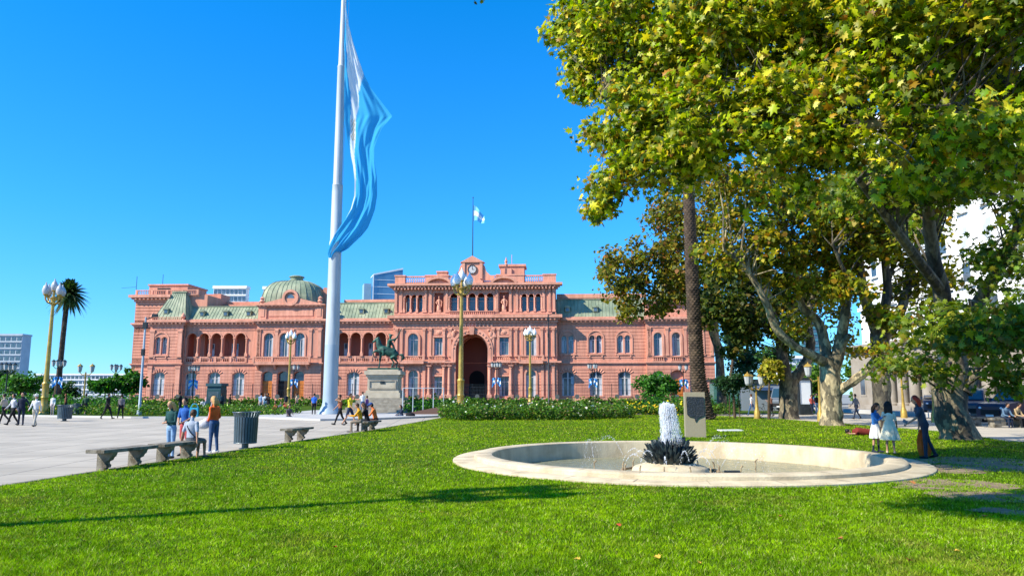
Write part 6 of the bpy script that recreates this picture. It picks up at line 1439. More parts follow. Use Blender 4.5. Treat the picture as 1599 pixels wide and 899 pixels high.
    if cap:
        h = MB(); h.ball(hcD+hup*.045*s*hd, (.09*s*hd,.104*s*hd,.085*s*hd), 12, 8, Mh); h.tube([headv((0,.07,.06)), headv((0,.16,.045))], [.06*s,.05*s], 10, ell=(1,.2) if 0 else (.9,.9)); h.build('cap', pm(cap), root, smooth=True)
        h = MB(); h.ball(hcD-hrot @ Vector((0,.02,.01))*s*hd, (.084*s*hd,.09*s*hd,.09*s*hd), 10, 8, Mh); h.build('hair', pm(hair), root, smooth=True)
    if near:
        for q in (-1, 1):
            e = MB(); e.ball(headv((q*.031,.083,.012)), (.010*s,.006*s,.008*s), 8, 6, Mh); e.build('eye', flat('eye_dark', (.02,.015,.012), .2) if 'eye_dark' not in bpy.data.materials else bpy.data.materials['eye_dark'], root, smooth=True)
    if skirt:
        col, ztop, zbot, rb = skirt; k_ = MB(); n = 40; rws = []
        for i in range(9):
            t = i/8; r_ = (.135*(1-t)**1.5+rb*(1-(1-t)**1.5)); z_ = ztop+(zbot-ztop)*t; fold = .10*t
            rws += [(math.cos(2*math.pi*j/n)*r_*s*(1+fold*math.sin(j*2*math.pi*10/n+.6*math.sin(j))), math.sin(2*math.pi*j/n)*r_*s*.85*(1+fold*math.sin(j*2*math.pi*10/n+.6*math.sin(j))), z_*H) for j in range(n)]
        k_.add(rws, [(i*n+j, i*n+(j+1) % n, (i+1)*n+(j+1) % n, (i+1)*n+j) for i in range(8) for j in range(n)]); k_.build('skirt', pm(col), root, smooth=True, recalc=False)
    if strap:
        k_ = MB(); a0 = nb_+D+sp @ Vector((-.11,0,-.01))*s; pts = [a0+sp @ Vector((0,0,.02)), a0+sp @ Vector((.05,-.112,-.12))*s, a0+sp @ Vector((.16,-.125,-.28))*s, a0+sp @ Vector((.28,-.06,-.42))*s]; k_.tube(pts, .012, 5); k_.build('strap', pm(strap), root)
    root['_h'] = 0; del root['_h']
    Wd = Matrix.Translation(Vector((x, y, z))) @ Matrix.Rotation(R(face), 4, 'Z')
    return dict(root=root, hands={q: (Wd @ (v[0]+D)) for q, v in hands.items() if q in 'LR'}, W=Wd, hc=Wd @ hcD)
# --- by the left benches
p = person(0, 0, 1.47, 160, 'long-haired blonde woman in a dark green top behind the second bench', 'phone', (.015,.07,.07), (.22,.36,.55), BLONDE, long=.42, near=True, loc=(P(266,700,19.6).x, 19.6), over=dict(armR=(12,4,85), armL=(10,4,80), inL=45, inR=45, head=20))
person(0, 0, 1.55, 175, 'child in a blue top and red shorts between the blonde woman and the boy', 'phone', (.03,.12,.42), (.45,.08,.09), HAIRD, near=True, loc=(P(287,700,20.3).x, 20.3), shorts=True, sleeves=.5, slim=.9, over=dict(armL=(10,5,60), armR=(16,6,50), inL=30, inR=30))
p = person(0, 0, 1.62, -15, 'boy in a grey t-shirt with a dark strap sitting on the second bench', 'sitback', (.38,.43,.52), (.10,.11,.12), HAIRB, near=True, loc=(P(299,690,19.3).x, 19.3), sleeves=.5, strap=(.02,.02,.025), shorts=True, over=dict(legL=(78,80), legR=(86,84)))
b = MB(); b.box(-.11,.11,-.04,.04,-.12,.12); b.tube([(-.11,0,.1),(-.05,0,.22),(.05,0,.22),(.11,0,.1)], .012, 5)
o = b.build('drawstring_bag', pm((.04,.40,.62)), loc=(P(303,648,20.0).x, 20.0, 1.17)); tag(o, 'bright turquoise bag held beside the boy in grey', 'bag')
p = person(332, 707, 1.58, 78, 'older woman in an orange jacket and jeans with a white bag at her hip', 'stand', (.78,.13,.025), (.05,.10,.22), (.55,.33,.13), shoes=WHITE, near=True, over=dict(armL=(0,8,62), armR=(-6,10,58), inL=40, inR=30, head=10), slim=1.16, long=.13)
b = MB(); b.ball((0,0,0), (.19,.12,.13), 12, 8); b.ball((.06,0,.06), (.11,.1,.12), 10, 8); b.tube([(.08,.02,.12),(.14,.04,.42),(.18,.05,.62)], .014, 6); o = b.build('shoulder_bag', pm((.62,.62,.66)), loc=(P(322,657,21.5).x, 21.35, P(322,662,21.5).z), smooth=True); tag(o, 'soft white bag hanging at the hip of the woman in orange', 'bag')
# --- walking pair, bench trio
person(546, 663, 1.72, 250, 'man in a bright yellow t-shirt and navy shorts walking past the benches', 'walk', (.85,.62,.04), (.02,.035,.08), HAIRD, shorts=True, sleeves=.5, loc=(P(546,650,40).x, 40), near=True)
person(530, 663, 1.66, 110, 'woman in black shading her face with an arm, walking beside the man in yellow', 'walk', (.30,.10,.05), BLACK, HAIRD, sleeves=.1, loc=(P(531,650,40.6).x, 40.6), over=dict(armL=(110,30,120)), near=True)
person(0,0, 1.65, 95, 'person in an orange-yellow top sitting at the left end of the far bench', 'sitlean', (.80,.36,.02), (.25,.2,.15), HAIRB, near=True, loc=(-6.62,32.9), over=dict(lean=12))
person(0,0, 1.7, 88, 'long-haired person in black sitting mid bench between the orange tops', 'sitlean', BLACK, BLACK, HAIRB, long=.25, near=True, loc=(-6.45,33.5), over=dict(lean=14))
person(0,0, 1.72, 100, 'person in orange shirt and blue cap sitting at the right bench end', 'sitlean', (.80,.20,.05), (.10,.04,.03), HAIRD, cap=(.03,.08,.25), near=True, loc=(-6.22,34.3), over=dict(lean=16))
person(0,0, 1.65, 120, 'person in dark clothes sitting on the ground by the monument ramp', 'ground', (.02,.03,.06), (.04,.08,.15), HAIRD, long=.2, loc=(P(628,640,53).x, 53))
b = MB(); b.ball((0,0,.18), (.34,.22,.2), 10, 8); o = b.build('backpack', pm(BLACK), loc=(P(641,645,52.6).x, 52.6, .0), smooth=True); tag(o, 'black bag on the ground beside the person sitting by the ramp', 'bag')
person(0,0, 1.7, 30, 'person in a white shirt and jeans standing by the monument steps', 'phone', WHITE, JEANS, HAIRB, loc=(P(566,640,57).x, 57), z=.13, sleeves=.5)
person(0,0, 1.35, 60, 'child in a purple hooded top beside the monument steps', 'stand', (.16,.07,.25), (.1,.06,.15), HAIRB, loc=(P(573,640,57.5).x, 57.5), z=.13, child=True)
# --- near the flagpole and the garden bed
far = [(490,57,1.7,0,'person in a bright blue shirt standing left of the flagpole foot','stand',(.03,.13,.55),BLACK),
       (407,64,1.75,20,'man in a pale blue shirt standing near the garden bed','stand',(.3,.42,.6),(.3,.3,.28)),
       (413,62,1.72,200,'person in white standing close to the man in pale blue','stand',WHITE,(.55,.53,.5)),
       (418.5,61,1.74,150,'person in black taking a photo near the garden bed','phone',BLACK,BLACK),
       (463,61,1.7,90,'person in a beige shirt standing right of the sitting group','stand',(.6,.42,.3),NAVY)]
for px, Y, H, f, l, po, t, bt in far: person(0,0,H,f,l,po,t,bt,HAIRD,loc=(P(px,640,Y).x, Y), sleeves=.5 if t != BLACK else 1)
for px, Y, f, l, t in [(431,60,150,'person in rust red sitting low at the garden kerb',(.35,.08,.05)), (438,60,200,'person in grey sitting on the kerb in the middle of the group',(.15,.15,.2)), (445,60.4,170,'person in red sitting at the right of the kerb group',(.5,.06,.06)), (451,51.5,215,'person in dark clothes sitting on the pavement below the group',(.10,.08,.09))]:
    person(0,0,1.68,f,l,'ground' if Y < 55 else 'sit',t,NAVY,HAIRD,loc=(P(px,640,Y).x, Y), over=dict(hipz=.16) if Y < 55 else dict(hipz=.3, legL=(100,100), legR=(100,100)))
person(0,0,1.8,100,'man in black standing on the far path behind the left benches','phone',BLACK,NAVY,HAIRD,loc=(P(281,640,56).x,56))
person(0,0,1.7,30,'person in dark clothes standing beside the dark booth','stand',(.02,.05,.07),BLACK,HAIRD,loc=(P(345,640,76).x,76))
person(0,0,1.7,300,'person in black walking behind the garden bed right of the booth','walk',BLACK,BLACK,HAIRD,loc=(P(358,640,80).x,80))
person(0,0,1.6,200,'woman in white stooping over the garden bed flowers','sitlean',WHITE,(.5,.5,.45),HAIRD,loc=(P(316,640,74).x,74))
person(0,0,1.6,160,'person in a pale pink top behind the garden bed near the booth','stand',(.6,.35,.35),JEANS,HAIRB,loc=(P(322,640,82).x,82))
# --- the left edge
for px, Y, H, f, l, po, t, bt, kw in [
    (33,40,1.72,195,'man in a dark suit standing at the left edge of the plaza','hips',NAVY,NAVY,{}),
    (20,40.5,1.70,150,'man in a pale shirt with a shoulder bag walking at the left edge','walk',(.55,.55,.58),BLACK,{}),
    (55,38.5,1.66,185,'woman in a white top, pale trousers and a straw hat at the left','walk',(.80,.78,.74),(.50,.46,.38),dict(cap=(.7,.66,.58))),
    (5,42,1.7,90,'person in a beige jacket cut by the left edge','walk2',(.5,.42,.33),BLACK,{}),
    (14,60,1.7,90,'person in grey far behind the left group','stand',(.3,.3,.3),NAVY,{}),
    (167,50,1.74,260,'man in black walking across the plaza near the young trees','walk',BLACK,BLACK,dict(hair=HAIRD)),
    (188,50.5,1.68,20,'person in a grey jacket and dark trousers beside the man in black','walk2',(.16,.15,.16),BLACK,{}),
    (132,60,1.72,10,'person in black shorts running towards the palm','walk',(.05,.10,.06),BLACK,dict(shorts=True, shoes=WHITE)),
    (81,58,1.6,180,'woman in white seated behind the tall left lamp','stand',WHITE,(.5,.4,.4),{}),
    (101,62,1.65,120,'person with red hair behind the grey litter bin','stand',(.2,.08,.05),BLACK,dict(hair=(.25,.05,.02))),
    (70,66,1.7,90,'person in blue walking behind the tall left lamp','walk',(.05,.15,.4),NAVY,{})]:
    person(0,0,H,f,l,po,t,bt,kw.pop('hair',HAIRD),loc=(P(px,650,Y).x,Y),**kw)
# --- by the fountain
p = person(0,0, 1.30, 215, 'small girl in a denim jacket and white skirt standing on the fountain rim', 'phone', (.05,.20,.50), WHITE, HAIRB, long=.26, near=True, shoes=NAVY, socks=True, skirt=(WHITE,.60,.30,.24), loc=(P(1369,700,20.6).x,20.6), z=.07, child=True, over=dict(armL=(40,4,90), armR=(35,4,90)))
p = person(0,0, 1.34, -25, 'dark-haired girl in a pale cream dress seen from behind on the fountain rim', 'stand', (.75,.78,.62), (.75,.78,.62), HAIRD, long=.36, near=True, shoes=(.6,.5,.4), skirt=((.86,.80,.56),.64,.27,.31), sleeves=.4, loc=(P(1391,700,20.3).x,20.3), z=.07, child=True, slim=.95, over=dict(armR=(12,14,30), armL=(8,12,20), head=14))
b = MB(); b.box(-.12,.12,-.02,.02,-.025,.025); b.tube([(-.12,0,0),(-.17,0,-.12)], .02, 5); b.tube([(.12,0,0),(.17,0,-.12)], .02, 5)
rh = person(0,0, 1.62, 78, 'red-haired woman in grey leaning towards the girls holding a phone and coats', 'phone', (.045,.060,.085), (.035,.04,.06), (.42,.035,.012), long=.16, near=True, shoes=BLACK, loc=(P(1446,705,19.4).x,19.4), sleeves=.5, over=dict(lean=15, head=6, armL=(42,2,28), armR=(4,8,14), legL=(4,2), legR=(-14,10)))
h = rh['hands']['L']; b = MB(); b.box(-.04,.04,-.006,.006,-.08,.08); o = b.build('phone', pm((.3,.3,.33), .2), loc=(h.x-.08, h.y-.02, h.z+.05)); o.rotation_euler = (.4, -1.1, 0); tag(o, 'flat pale phone in the hand of the red-haired woman', 'phone')
h = rh['hands']['R']; b = MB()
for q, (dx, w0, w1, ln) in enumerate([(0,.035,.16,.66)]):
    rws = []; n = 20
    for i in range(9):
        t = i/8; r_ = w0+(w1-w0)*math.sin(min(1,t*1.3)*math.pi/2)*(1-.35*max(0,t-.75)*4)
        rws += [(dx+.05*t+math.cos(2*math.pi*j/n)*r_*(1+.25*math.sin(j*3+t*2)), math.sin(2*math.pi*j/n)*r_*.6*(1+.2*math.sin(j*5)), -ln*t) for j in range(n)]
    b.add(rws, [(i*n+j, i*n+(j+1) % n, (i+1)*n+(j+1) % n, (i+1)*n+j) for i in range(8) for j in range(n)]+[tuple(range(n)), tuple(range(8*n,9*n))])
o = b.build('rust_coat', pm((.75,.12,.015)), loc=(h.x, h.y-.10, h.z-.05), smooth=True); tag(o, 'rust orange coat hanging from the red-haired woman\'s hand to the grass', 'coat')
b = MB(); b.ball((0,0,-.16), (.12,.09,.17), 12, 8); b.tube([(-.05,0,0),(0,0,.1),(.05,0,0)], .012, 5); o = b.build('handbag', pm((.03,.035,.05), .4), loc=(h.x+.10, h.y+.06, h.z-.10), smooth=True); tag(o, 'dark handbag held with the rust orange coat', 'bag')
# man lying on the lawn
ly = empty('person', (P(1352,680,30).x, 30, .0), R(88), 'person in dark red and black lying on the lawn behind the girls', 'person')
b = MB(); b.tube([(-.02,-.35,.13),(0,0,.14),(.0,.35,.17),(0,.52,.17)], [.13,.15,.17,.07], 12); b.ball((0,.68,.16), (.09,.11,.1), 10, 8); b.tube([(.09,-.35,.13),(.1,-.75,.34),(.1,-1.1,.06)], [.09,.06,.045], 8); b.tube([(-.09,-.35,.13),(-.12,-.8,.09),(-.12,-1.2,.07)], [.09,.06,.045], 8)
b.tube([(.17,.4,.15),(.25,.1,.2),(.05,-.02,.3)], [.05,.04,.03], 7); b.tube([(-.17,.4,.15),(-.3,.5,.1),(-.2,.75,.1)], [.05,.04,.03], 7)
def cl(me):
    for p_ in me.polygons: p_.material_index = 0 if -.30 < p_.center.y < .53 else (1 if p_.center.y < 0 else 2)
remesh(b, 'body', [pm((.20,.03,.02)), pm(BLACK), pm(SKIN, .6)], ly, .022, 2, cl); b = MB(); b.ball((0,.71,.19), (.095,.10,.09), 10, 8); b.build('hair', pm(HAIRD), ly, smooth=True)
# seated pair on the right bench and distant walkers
def seat_block(px, Y, label): 
    r = empty('stone_bench', (P(px,650,Y).x, Y, .0), R(12), label, 'bench'); b = MB(); b.box(-1.1,1.1,-.25,.25,.38,.48); b.build('seat', M_conc, r)
    for s in (-1,1): b = MB(); b.box(s*.75-.2, s*.75+.2, -.2, .2, 0, .38); b.build('leg', M_conc, r)
seat_block(1572, 37.5, 'low stone seat in front of the dark vans, with two people sitting'); seat_block(1541, 39.2, 'pale stone block seat left of the seated pair')
person(0,0,1.72,185,'seated person in a denim-blue shirt on the seat by the vans','sitlean',(.10,.17,.26),NAVY,HAIRD,loc=(P(1567,650,37.4).x,37.4))
person(0,0,1.70,200,'seated person in a tan top leaning forward on the seat by the vans','sitlean',(.42,.30,.16),BLACK,HAIRD,loc=(P(1583,650,37.4).x,37.4))
for px, Y, H, f, l, po, t, bt in [(1175,58,1.7,40,'person in white and jeans behind the ochre post by the dark plane tree','walk',WHITE,JEANS),
    (1240,66,1.7,90,'person in a teal top standing left of the lit totem','stand',(.05,.25,.3),BLACK), (1246,64,1.68,30,'person in pale trousers at the left side of the totem','walk',(.4,.3,.3),(.6,.6,.6)),
    (1262,62,1.75,150,'person in dark blue close to the right side of the totem','walk',NAVY,BLACK), (1268,60,1.62,200,'person in a red top and shorts right of the totem','walk2',(.4,.08,.06),NAVY),
    (1273,63,1.7,180,'person in white top and light jeans walking behind the pale tree','walk',WHITE,(.25,.38,.55)), (1277,61,1.72,160,'person in black top and light jeans beside the pale tree','walk2',BLACK,(.25,.38,.55)),
    (1338,50,1.7,100,'walker in grey seen between the two plane trunks','walk',(.2,.2,.22),NAVY), (1205,57,1.6,30,'person with a bicycle behind the dark plane trunk','phone',(.25,.12,.08),BLACK)]:
    person(0,0,H,f,l,po,t,bt,HAIRB if t == WHITE else HAIRD,loc=(P(px,650,Y).x,Y),sleeves=.5 if t == WHITE else 1)
person(0,0,1.62,70,'gardener in violet and blue crouching by the yellow flowers','crouch',(.12,.08,.25),(.07,.12,.35),HAIRB,loc=(P(978,640,65).x,65), over=dict(hipz=.3))
person(0,0,1.7,20,'person in dark blue standing right of the flower strip by the far hedge','stand',NAVY,(.03,.03,.05),HAIRD,loc=(P(446,640,90).x,90))
# ---------------------------------------------------------------- columned stone building at the right
XB = 39.0
def face_x(mb, y0, y1, z0, z1, x, t=.3): mb.box(x, x+t, y0, y1, z0, z1)
bk = empty('columned_building', (XB, 70, 0), 0, 'grey stone building with a row of round columns below a white upper facade', 'building')
Y0, Y1 = -25.0, 15.5       # local, along the street
b = MB(); b.box(.9, 22, Y0, Y1, 0, 6.2); b.box(0, .9, Y0, -12, 0, 6.2); b.box(0,.9, 8, Y1, 0, 6.2); b.box(0, .9, -12, 8, 5.2, 6.2); b.box(-.6, .9, Y0, Y1, 0, .5)
b.box(-.35, .95, Y0-.3, Y1+.3, 6.2, 6.6); b.box(-.7, .95, Y0-.5, Y1+.5, 6.6, 7.0)
for i in range(int((Y1-Y0)/1.0)): b.box(-.55, -.2, Y0+i*1.0+.2, Y0+i*1.0+.6, 6.25, 6.58)
b.build('podium_wall', M_bank, bk)
for i in range(9):
    c = MB(); yy = -11+i*2.25; c.lathe([(.62,.5),(.62,.7),(.52,.8),(.50,3),(.44,4.8),(.56,4.95),(.56,5.2)], (.15, yy, 0), 18); c.build('column', M_bank, bk, smooth=True)
    w = MB(); w.box(.84, .9, yy+.62, yy+1.62, 1.0, 4.4)
    if i < 8: w.build('window', M_glass, bk)
for yy in [q for q in np.arange(Y0+1.8, -12.5, 2.8)]+[10.2, 12.8]:
    f = MB(); f.box(-.06, .0, yy-.7, yy+.7, 1.4, 4.6); fo2 = f.build('window', M_bank, bk); q = MB(); q.box(-.09, -.061, yy-.5, yy+.5, 1.6, 4.4); q.build('pane', M_glass, fo2)
b = MB(); b.box(1.2, 22, Y0+1, Y1-.6, 7.0, 31); b.box(.8, 22, Y0+.8, Y1-.4, 27.5, 28.1); b.box(.95, 22, Y0+.8, Y1-.4, 11.0, 11.4); b.box(.6, 22, Y0+.5, Y1, 31, 31.8)
for i in range(12): b.box(.95, 1.25, Y0+1+i*3.3, Y0+1.5+i*3.3, 7, 27.5)
b.build('upper_wall', M_white, bk)
for fl in range(6):
    for i in range(12):
        yy = Y0+2.9+i*3.3; z = 8.0+fl*3.25
        if yy > Y1-1.5: continue
        f = MB(); f.box(1.12, 1.20, yy-.72, yy+.72, z-.12, z+2.02); f.box(.95, 1.2, yy-.8, yy+.8, z-.22, z-.121); fo2 = f.build('window', M_white, bk)
        q = MB(); q.box(1.08, 1.119, yy-.52, yy+.52, z+.04, z+1.86); q.build('pane', M_shutter if (fl*5+i*3) % 4 else M_glass, fo2)
# end wall facing the camera side
# second block nearer the camera
b2_ = empty('corner_building', (33.0, 34, 0), 0, 'pale stone building cut by the right edge behind the vans', 'building')
b = MB(); b.box(3.4, 22, -6, 9.6, 0, 5.4); b.box(3.1, 22, -6.2, 9.8, 5.4, 5.9)
for yy in (-4.5,-1.5,1.5,4.5,7.5): b.box(3.15, 3.4, yy-.3, yy+.3, 0, 5.4)
b.build('podium_wall', M_bank, b2_)
b = MB(); b.box(4.2, 22, -5.5, 9, 5.9, 30); b.build('upper_wall', M_white, b2_)
for fl in range(6):
    for yy in (-3,0,3,6):
        f = MB(); z = 7+fl*3.4; f.box(4.12, 4.2, yy-.75, yy+.75, z-.1, z+2.1); f2 = f.build('window', M_white, b2_); q = MB(); q.box(4.08, 4.119, yy-.55, yy+.55, z+.05, z+1.95); q.build('pane', M_shutter, f2)
for yy in (-3,0,3,6):
    f = MB(); f.box(3.33,3.4,yy-.6,yy+.6,1.5,4.4); f2 = f.build('window', M_bank, b2_); q = MB(); q.box(3.30,3.329,yy-.45,yy+.45,1.65,4.25); q.build('pane', M_glass, f2)
# street kerb wall
b = MB(); b.box(29.5, 29.9, 44, 100, 0, .35); o = b.build('side_kerb', M_pave); o['kind'] = 'structure'
# ---------------------------------------------------------------- vans
M_van = mat('dark_blue_paint', (.012,.022,.05), (.015,.027,.06), 2, .35, spec=.4, coat=.25)
M_van2 = mat('violet_black_paint', (.02,.018,.045), (.025,.022,.055), 2, .35, spec=.4, coat=.2)
M_vg = flat('van_glass', (.02,.05,.07), .06, .8); M_tyre = flat('tyre_rubber', (.02,.02,.02), .85); M_rim = flat('wheel_rim', (.35,.36,.38), .35, .5, .7); M_head = flat('headlight_glass', (.75,.8,.85), .1, .8); M_tail = flat('tail_light_red', (.45,.02,.02), .2, .6); M_plate = flat('number_plate', (.7,.7,.7), .5)
def van(loc, rz, label, mt, Ln=4.9, Wd=1.9, Ht=2.0):
    r = empty('parked_van', loc, rz, label, 'van', 'dark vans parked on the side street'); h = Wd/2
    pr = [(0,.32),(.02,.95),(.12,1.12),(.95,1.24),(1.75,Ht-.12),(2.1,Ht),(Ln-.35,Ht),(Ln-.1,Ht-.15),(Ln,1.1),(Ln,.32)]
    b = MB(); rows = []
    for y_, k_ in ((-h,.0),(-h+.05,1),(h-.05,1),(h,.0)):
        rows.append([(x, y_*(1-.12*max(0,(z-1.1))/1.0), z if k_ else z-.03*(z>1)) for x, z in pr])
    n = len(pr); b.add([p for q in rows for p in q], [(i*n+j, i*n+(j+1) % n, (i+1)*n+(j+1) % n, (i+1)*n+j) for i in range(3) for j in range(n)])
    for i in (0, 3):
        t = tessellate_polygon([[Vector((x, z, 0)) for x, z in pr]]); b.f += [tuple(i*n+q for q in f) for f in t]; b.m += [0]*len(t)
    o = b.build('body', mt, r); m = o.modifiers.new('b', 'BEVEL'); m.width = .04; m.segments = 3; m.limit_method = 'ANGLE'
    sw = lambda z: h*(1-.12*max(0,(z-1.1)))+.012
    for s in (-1, 1):
        for x0, x1, xt0 in ((1.35,2.2,1.85),(2.3,3.3,2.3),(3.4,Ln-.3,3.4)):
            q = MB(); z0, z1 = 1.2, Ht-.22; q.add([(x0,s*sw(z0),z0),(x1,s*sw(z0),z0),(x1,s*sw(z1),z1),(xt0,s*sw(z1),z1)], [(0,1,2,3)]); q.build('side_window', M_vg, r)
        q = MB(); q.box(1.0,1.2,s*(h+.02)-(.0 if s>0 else .16),s*(h+.02)+(.16 if s>0 else 0),1.2,1.42); q.build('mirror', mt, r)
        q = MB(); q.ball((.10,s*(h-.28),.88), (.10,.2,.12), 10, 6); q.build('headlight', M_head, r); q = MB(); q.box(Ln-.03, Ln+.015, s*(h-.14)-.08, s*(h-.14)+.08, .9, 1.35); q.build('tail_light', M_tail, r)
        for x in (.95, Ln-1.0):
            q = MB(); q.tube([(x, s*(h-.2), .34),(x, s*(h+.01), .34)], .34, 22); w = q.build('wheel', M_tyre, r); q = MB(); q.tube([(x, s*(h+.0), .34),(x, s*(h+.025), .34)], .21, 16); q.build('rim', M_rim, w)
    q = MB(); q.add([(1.02,-h*.86,1.30),(1.02,h*.86,1.30),(1.68,h*.78,Ht-.16),(1.68,-h*.78,Ht-.16)], [(0,1,2,3)]); q.v = [(x-.035,y,z+.02) for x,y,z in q.v]; q.build('windscreen', M_vg, r)
    q = MB(); q.add([(Ln+.012,-h*.8,1.2),(Ln+.012,h*.8,1.2),(Ln-.09,h*.75,Ht-.25),(Ln-.09,-h*.75,Ht-.25)], [(0,1,2,3)]); q.build('rear_window', M_vg, r)
    q = MB(); q.box(-.05,.0,-.6,.6,.5,.78); q.build('grille', M_tyre, r); q = MB(); q.box(-.07,-.051,-.25,.25,.42,.53); q.build('number_plate', M_plate, r); q = MB(); q.box(Ln+.0,Ln+.02,-.25,.25,.6,.72); q.build('number_plate', M_plate, r)
    return r
van((P(1508,650,45).x, 45, .016), R(52), 'dark blue van parked just right of the thickest tree trunk', M_van)
van((P(1547,650,41).x, 41, .016), R(12), 'violet-black van cut by the right edge of the view', M_van2, 5.2, 1.95, 2.1)
van((P(1463,650,60).x, 60, .016), R(60), 'dark car-like van half hidden behind the red-haired woman', M_van, 4.4, 1.8, 1.55)
van((P(1218,650,70).x, 70, .016), R(60), 'grey van far behind the dark plane trunk', flat('grey_paint', (.12,.14,.16), .3, .5), 5, 2, 2.3)
# totem, booth, kiosk, far buildings
tt = empty('lit_totem', (P(1258,640,60).x, 60, 0), R(8), 'upright advertising totem with a white panel on a dark base', 'totem')
b = MB(); b.box(-.55,.55,-.15,.15,0,.85); b.box(-.6,.6,-.18,.18,2.75,2.95); b.box(-.6,-.48,-.15,.15,.85,2.75); b.box(.48,.6,-.15,.15,.85,2.75); b.build('frame', M_iron, tt); b = MB(); b.box(-.48,.48,-.10,.10,.85,2.75); b.build('panel', flat('white_panel', (.8,.84,.86), .3), tt)
bo = empty('guard_booth', (P(337,640,78).x, 78, 0), R(-5), 'dark teal guard booth behind the garden bed', 'booth')
b = MB(); b.box(-.75,.75,-.7,.7,0,2.1); b.build('wall', flat('teal_panel', (.02,.06,.07), .4), bo); b = MB(); b.box(-.85,.85,-.8,.8,2.45,2.75); b.box(-.72,.72,-.65,.65,2.1,2.45); b.build('roof', flat('teal_roof', (.03,.08,.10), .5), bo); b = MB(); b.box(-.55,.55,-.72,-.701,1.1,1.9); b.build('window', M_glass, bo)
ks = empty('street_kiosk', (P(1200,640,75).x, 75, 0), R(-12), 'low grey kiosk with a blue-lettered awning behind the ochre post', 'kiosk')
b = MB(); b.box(-2.6,2.6,-1.2,1.2,0,2.7); b.build('wall', flat('kiosk_grey', (.16,.19,.22), .5), ks); b = MB(); b.box(-1.6,1.6,-1.9,-1.2,2.0,2.3); b.build('awning', flat('kiosk_blue', (.03,.06,.14), .5), ks); b = MB(); b.box(-2.8,2.8,-1.4,1.4,2.7,2.9); b.build('roof', M_iron, ks)
gc = empty('glass_shelter', (P(1152,640,95).x, 95, 0), 0, 'green glass shelter right of the palace corner', 'shelter')
b = MB(); b.box(-3.2,3.2,-1,1,0,3.2); b.build('wall', mat('green_glass', (.05,.14,.12), (.07,.18,.15), 2, .1, spec=.7), gc); b = MB(); b.box(-3.5,3.5,-1.3,1.3,3.2,3.5); b.box(2.2,3.22,-1.02,-1.0,0,3); b.build('roof', M_iron, gc)
# bicycle behind the dark trunk
bc_ = empty('bicycle', (P(1196,650,55).x, 55, .008), R(20), 'dark bicycle standing near the dark plane trunk', 'bicycle')
for x in (-.52,.52):
    b = MB(); b.tube([(x+.33*math.cos(2*math.pi*i/24), 0, .34+.33*math.sin(2*math.pi*i/24)) for i in range(25)], .018, 6); w = b.build('wheel', M_tyre, bc_); b = MB()
    for i in range(8): b.tube([(x,0,.34),(x+.32*math.cos(math.pi*i/4),0,.34+.32*math.sin(math.pi*i/4))], .004, 4)
    b.build('spokes', M_rim, w)
b = MB(); b.tube([(-.52,0,.34),(-.18,0,.82),(.36,0,.80),(.0,0,.32),(-.18,0,.82)], .018, 6); b.tube([(-.52,0,.34),(0,0,.32)], .014, 6); b.tube([(.52,0,.34),(.34,0,.92),(.36,0,.98)], .016, 6); b.build('frame', M_iron, bc_)
b = MB(); b.tube([(.3,-.25,1.0),(.36,0,1.0),(.3,.25,1.0)], .014, 6); b.build('handlebar', M_iron, bc_); b = MB(); b.tube([(-.18,0,.82),(-.2,0,.9)], .014, 6); b.ball((-.2,0,.93), (.13,.07,.03), 10, 6); b.build('saddle', M_tyre, bc_)
# ---------------------------------------------------------------- far buildings
def block(name, px0, px1, topy, Y, label, wallm, rows, cols, winm=None, depth=18, rz=0, z0=0):
    x0, x1 = P(px0, 600, Y).x, P(px1, 600, Y).x; zt = P((px0+px1)/2, topy, Y).z; r = empty(name, ((x0+x1)/2, Y, z0), rz, label, 'building'); w = (x1-x0)/2
    b = MB(); b.box(-w, w, 0, depth, 0, zt-z0-1); b.box(-w-.3, w+.3, -.3, depth+.3, zt-z0-1, zt-z0); b.build('wall', wallm, r)
    H = zt-z0-2
    for i in range(rows):
        for j in range(cols):
            f = MB(); a0 = -w+2*w*(j+.12)/cols; a1 = -w+2*w*(j+.88)/cols; c0 = 1+H*(i+.25)/rows; c1 = 1+H*(i+.8)/rows; f.box(a0, a1, -.12, -.001, c0, c1); f.build('window', winm or M_glass, r)
    for i in range(rows+1): 
        f = MB(); f.box(-w, w, -.5, -.121, 1+H*i/rows-.12, 1+H*i/rows+.25); f.build('slab_edge', wallm, r)
    return r
CONC = mat('pale_concrete', (.42,.47,.50), (.36,.41,.44), .3, .8)
block('office_block', -95, 28, 521, 420, 'pale blue-grey office block at the far left edge', CONC, 9, 14, depth=8)
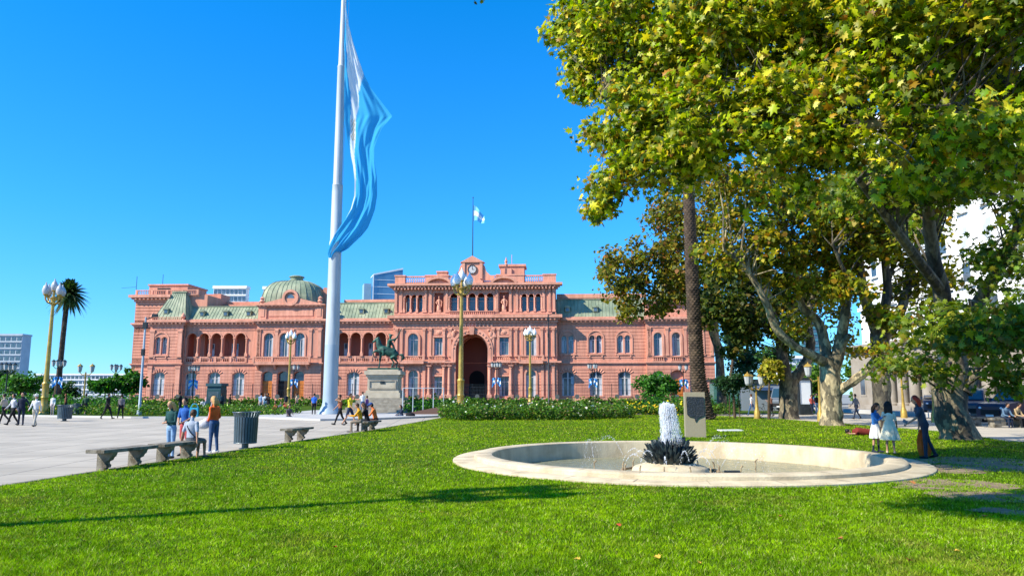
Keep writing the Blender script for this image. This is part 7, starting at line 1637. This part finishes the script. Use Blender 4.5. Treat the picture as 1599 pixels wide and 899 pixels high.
block('long_building', 52, 205, 583, 500, 'long low pale building on the horizon left of the palace', M_white, 4, 24, depth=30)
block('white_block', 325, 377, 446, 260, 'small white louvred block above the left arcade roof', M_white, 14, 8, z0=2, depth=3)
block('white_block', 404, 431, 447, 262, 'white louvred block left of the green dome', M_white, 14, 6, z0=2, depth=3)
# glass tower behind the palace with a slanted top
gt = empty('glass_tower', (P(600,600,420).x, 420, 0), R(18), 'blue glass tower with a slanted white top rising behind the palace', 'building')
zt = P(600,424,420).z; b = MB(); w = 8.2
b.hexa([(-w,-6,0),(w,-6,0),(w,8,0),(-w,8,0)], [(-w,-6,zt-3),(w,-6,zt+1),(w,8,zt+1),(-w,8,zt-3)]); b.build('curtain_wall', mat('blue_glass', (.06,.16,.28), (.12,.26,.40), .2, .15, spec=.8, stretch=(1,1,.3)), gt)
b = MB(); b.hexa([(-w,-6.2,zt-3.4),(w,-6.2,zt+.6),(w,8,zt+.6),(-w,8,zt-3.4)], [(-w,-6.2,zt-2.6),(w,-6.2,zt+1.6),(w,8,zt+1.6),(-w,8,zt-2.6)]); b.box(-w-.4,-w+.1,-6.4,-6,0,zt-3)
for i in range(12): b.box(-w, w, -6.12, -6.0, zt-6-i*4, zt-5.7-i*4)
b.build('frame', M_white, gt)
b = MB(); b.box(-w-5, -w-1, -4, 4, 0, zt-8); b.build('side_tower', mat('pale_glass', (.25,.38,.45), (.3,.42,.5), .3, .3), gt)
block('distant_tower', 1258, 1290, 500, 400, 'teal glass tower glimpsed between the tree limbs', mat('teal_tower', (.06,.22,.26), (.10,.28,.32), .3, .3), 12, 4)
block('distant_flats', 1228, 1256, 555, 300, 'white flats seen low between the trees', M_white, 6, 5)
# crane-like antenna and pole on the palace roof belong to the palace
b = MB(); zx = U(209,450,6); b.tube([(zx+.5,6,20.5),(zx+.5,6,24.5)], .05, 5); b.tube([(zx-2.5,6,22.2),(zx+.5,6,22.4)], .03, 5); b.tube([(U(250,440,9),10,23.1),(U(250,440,9),10,25.5)], .05, 5); b.build('antenna', M_iron, pal)
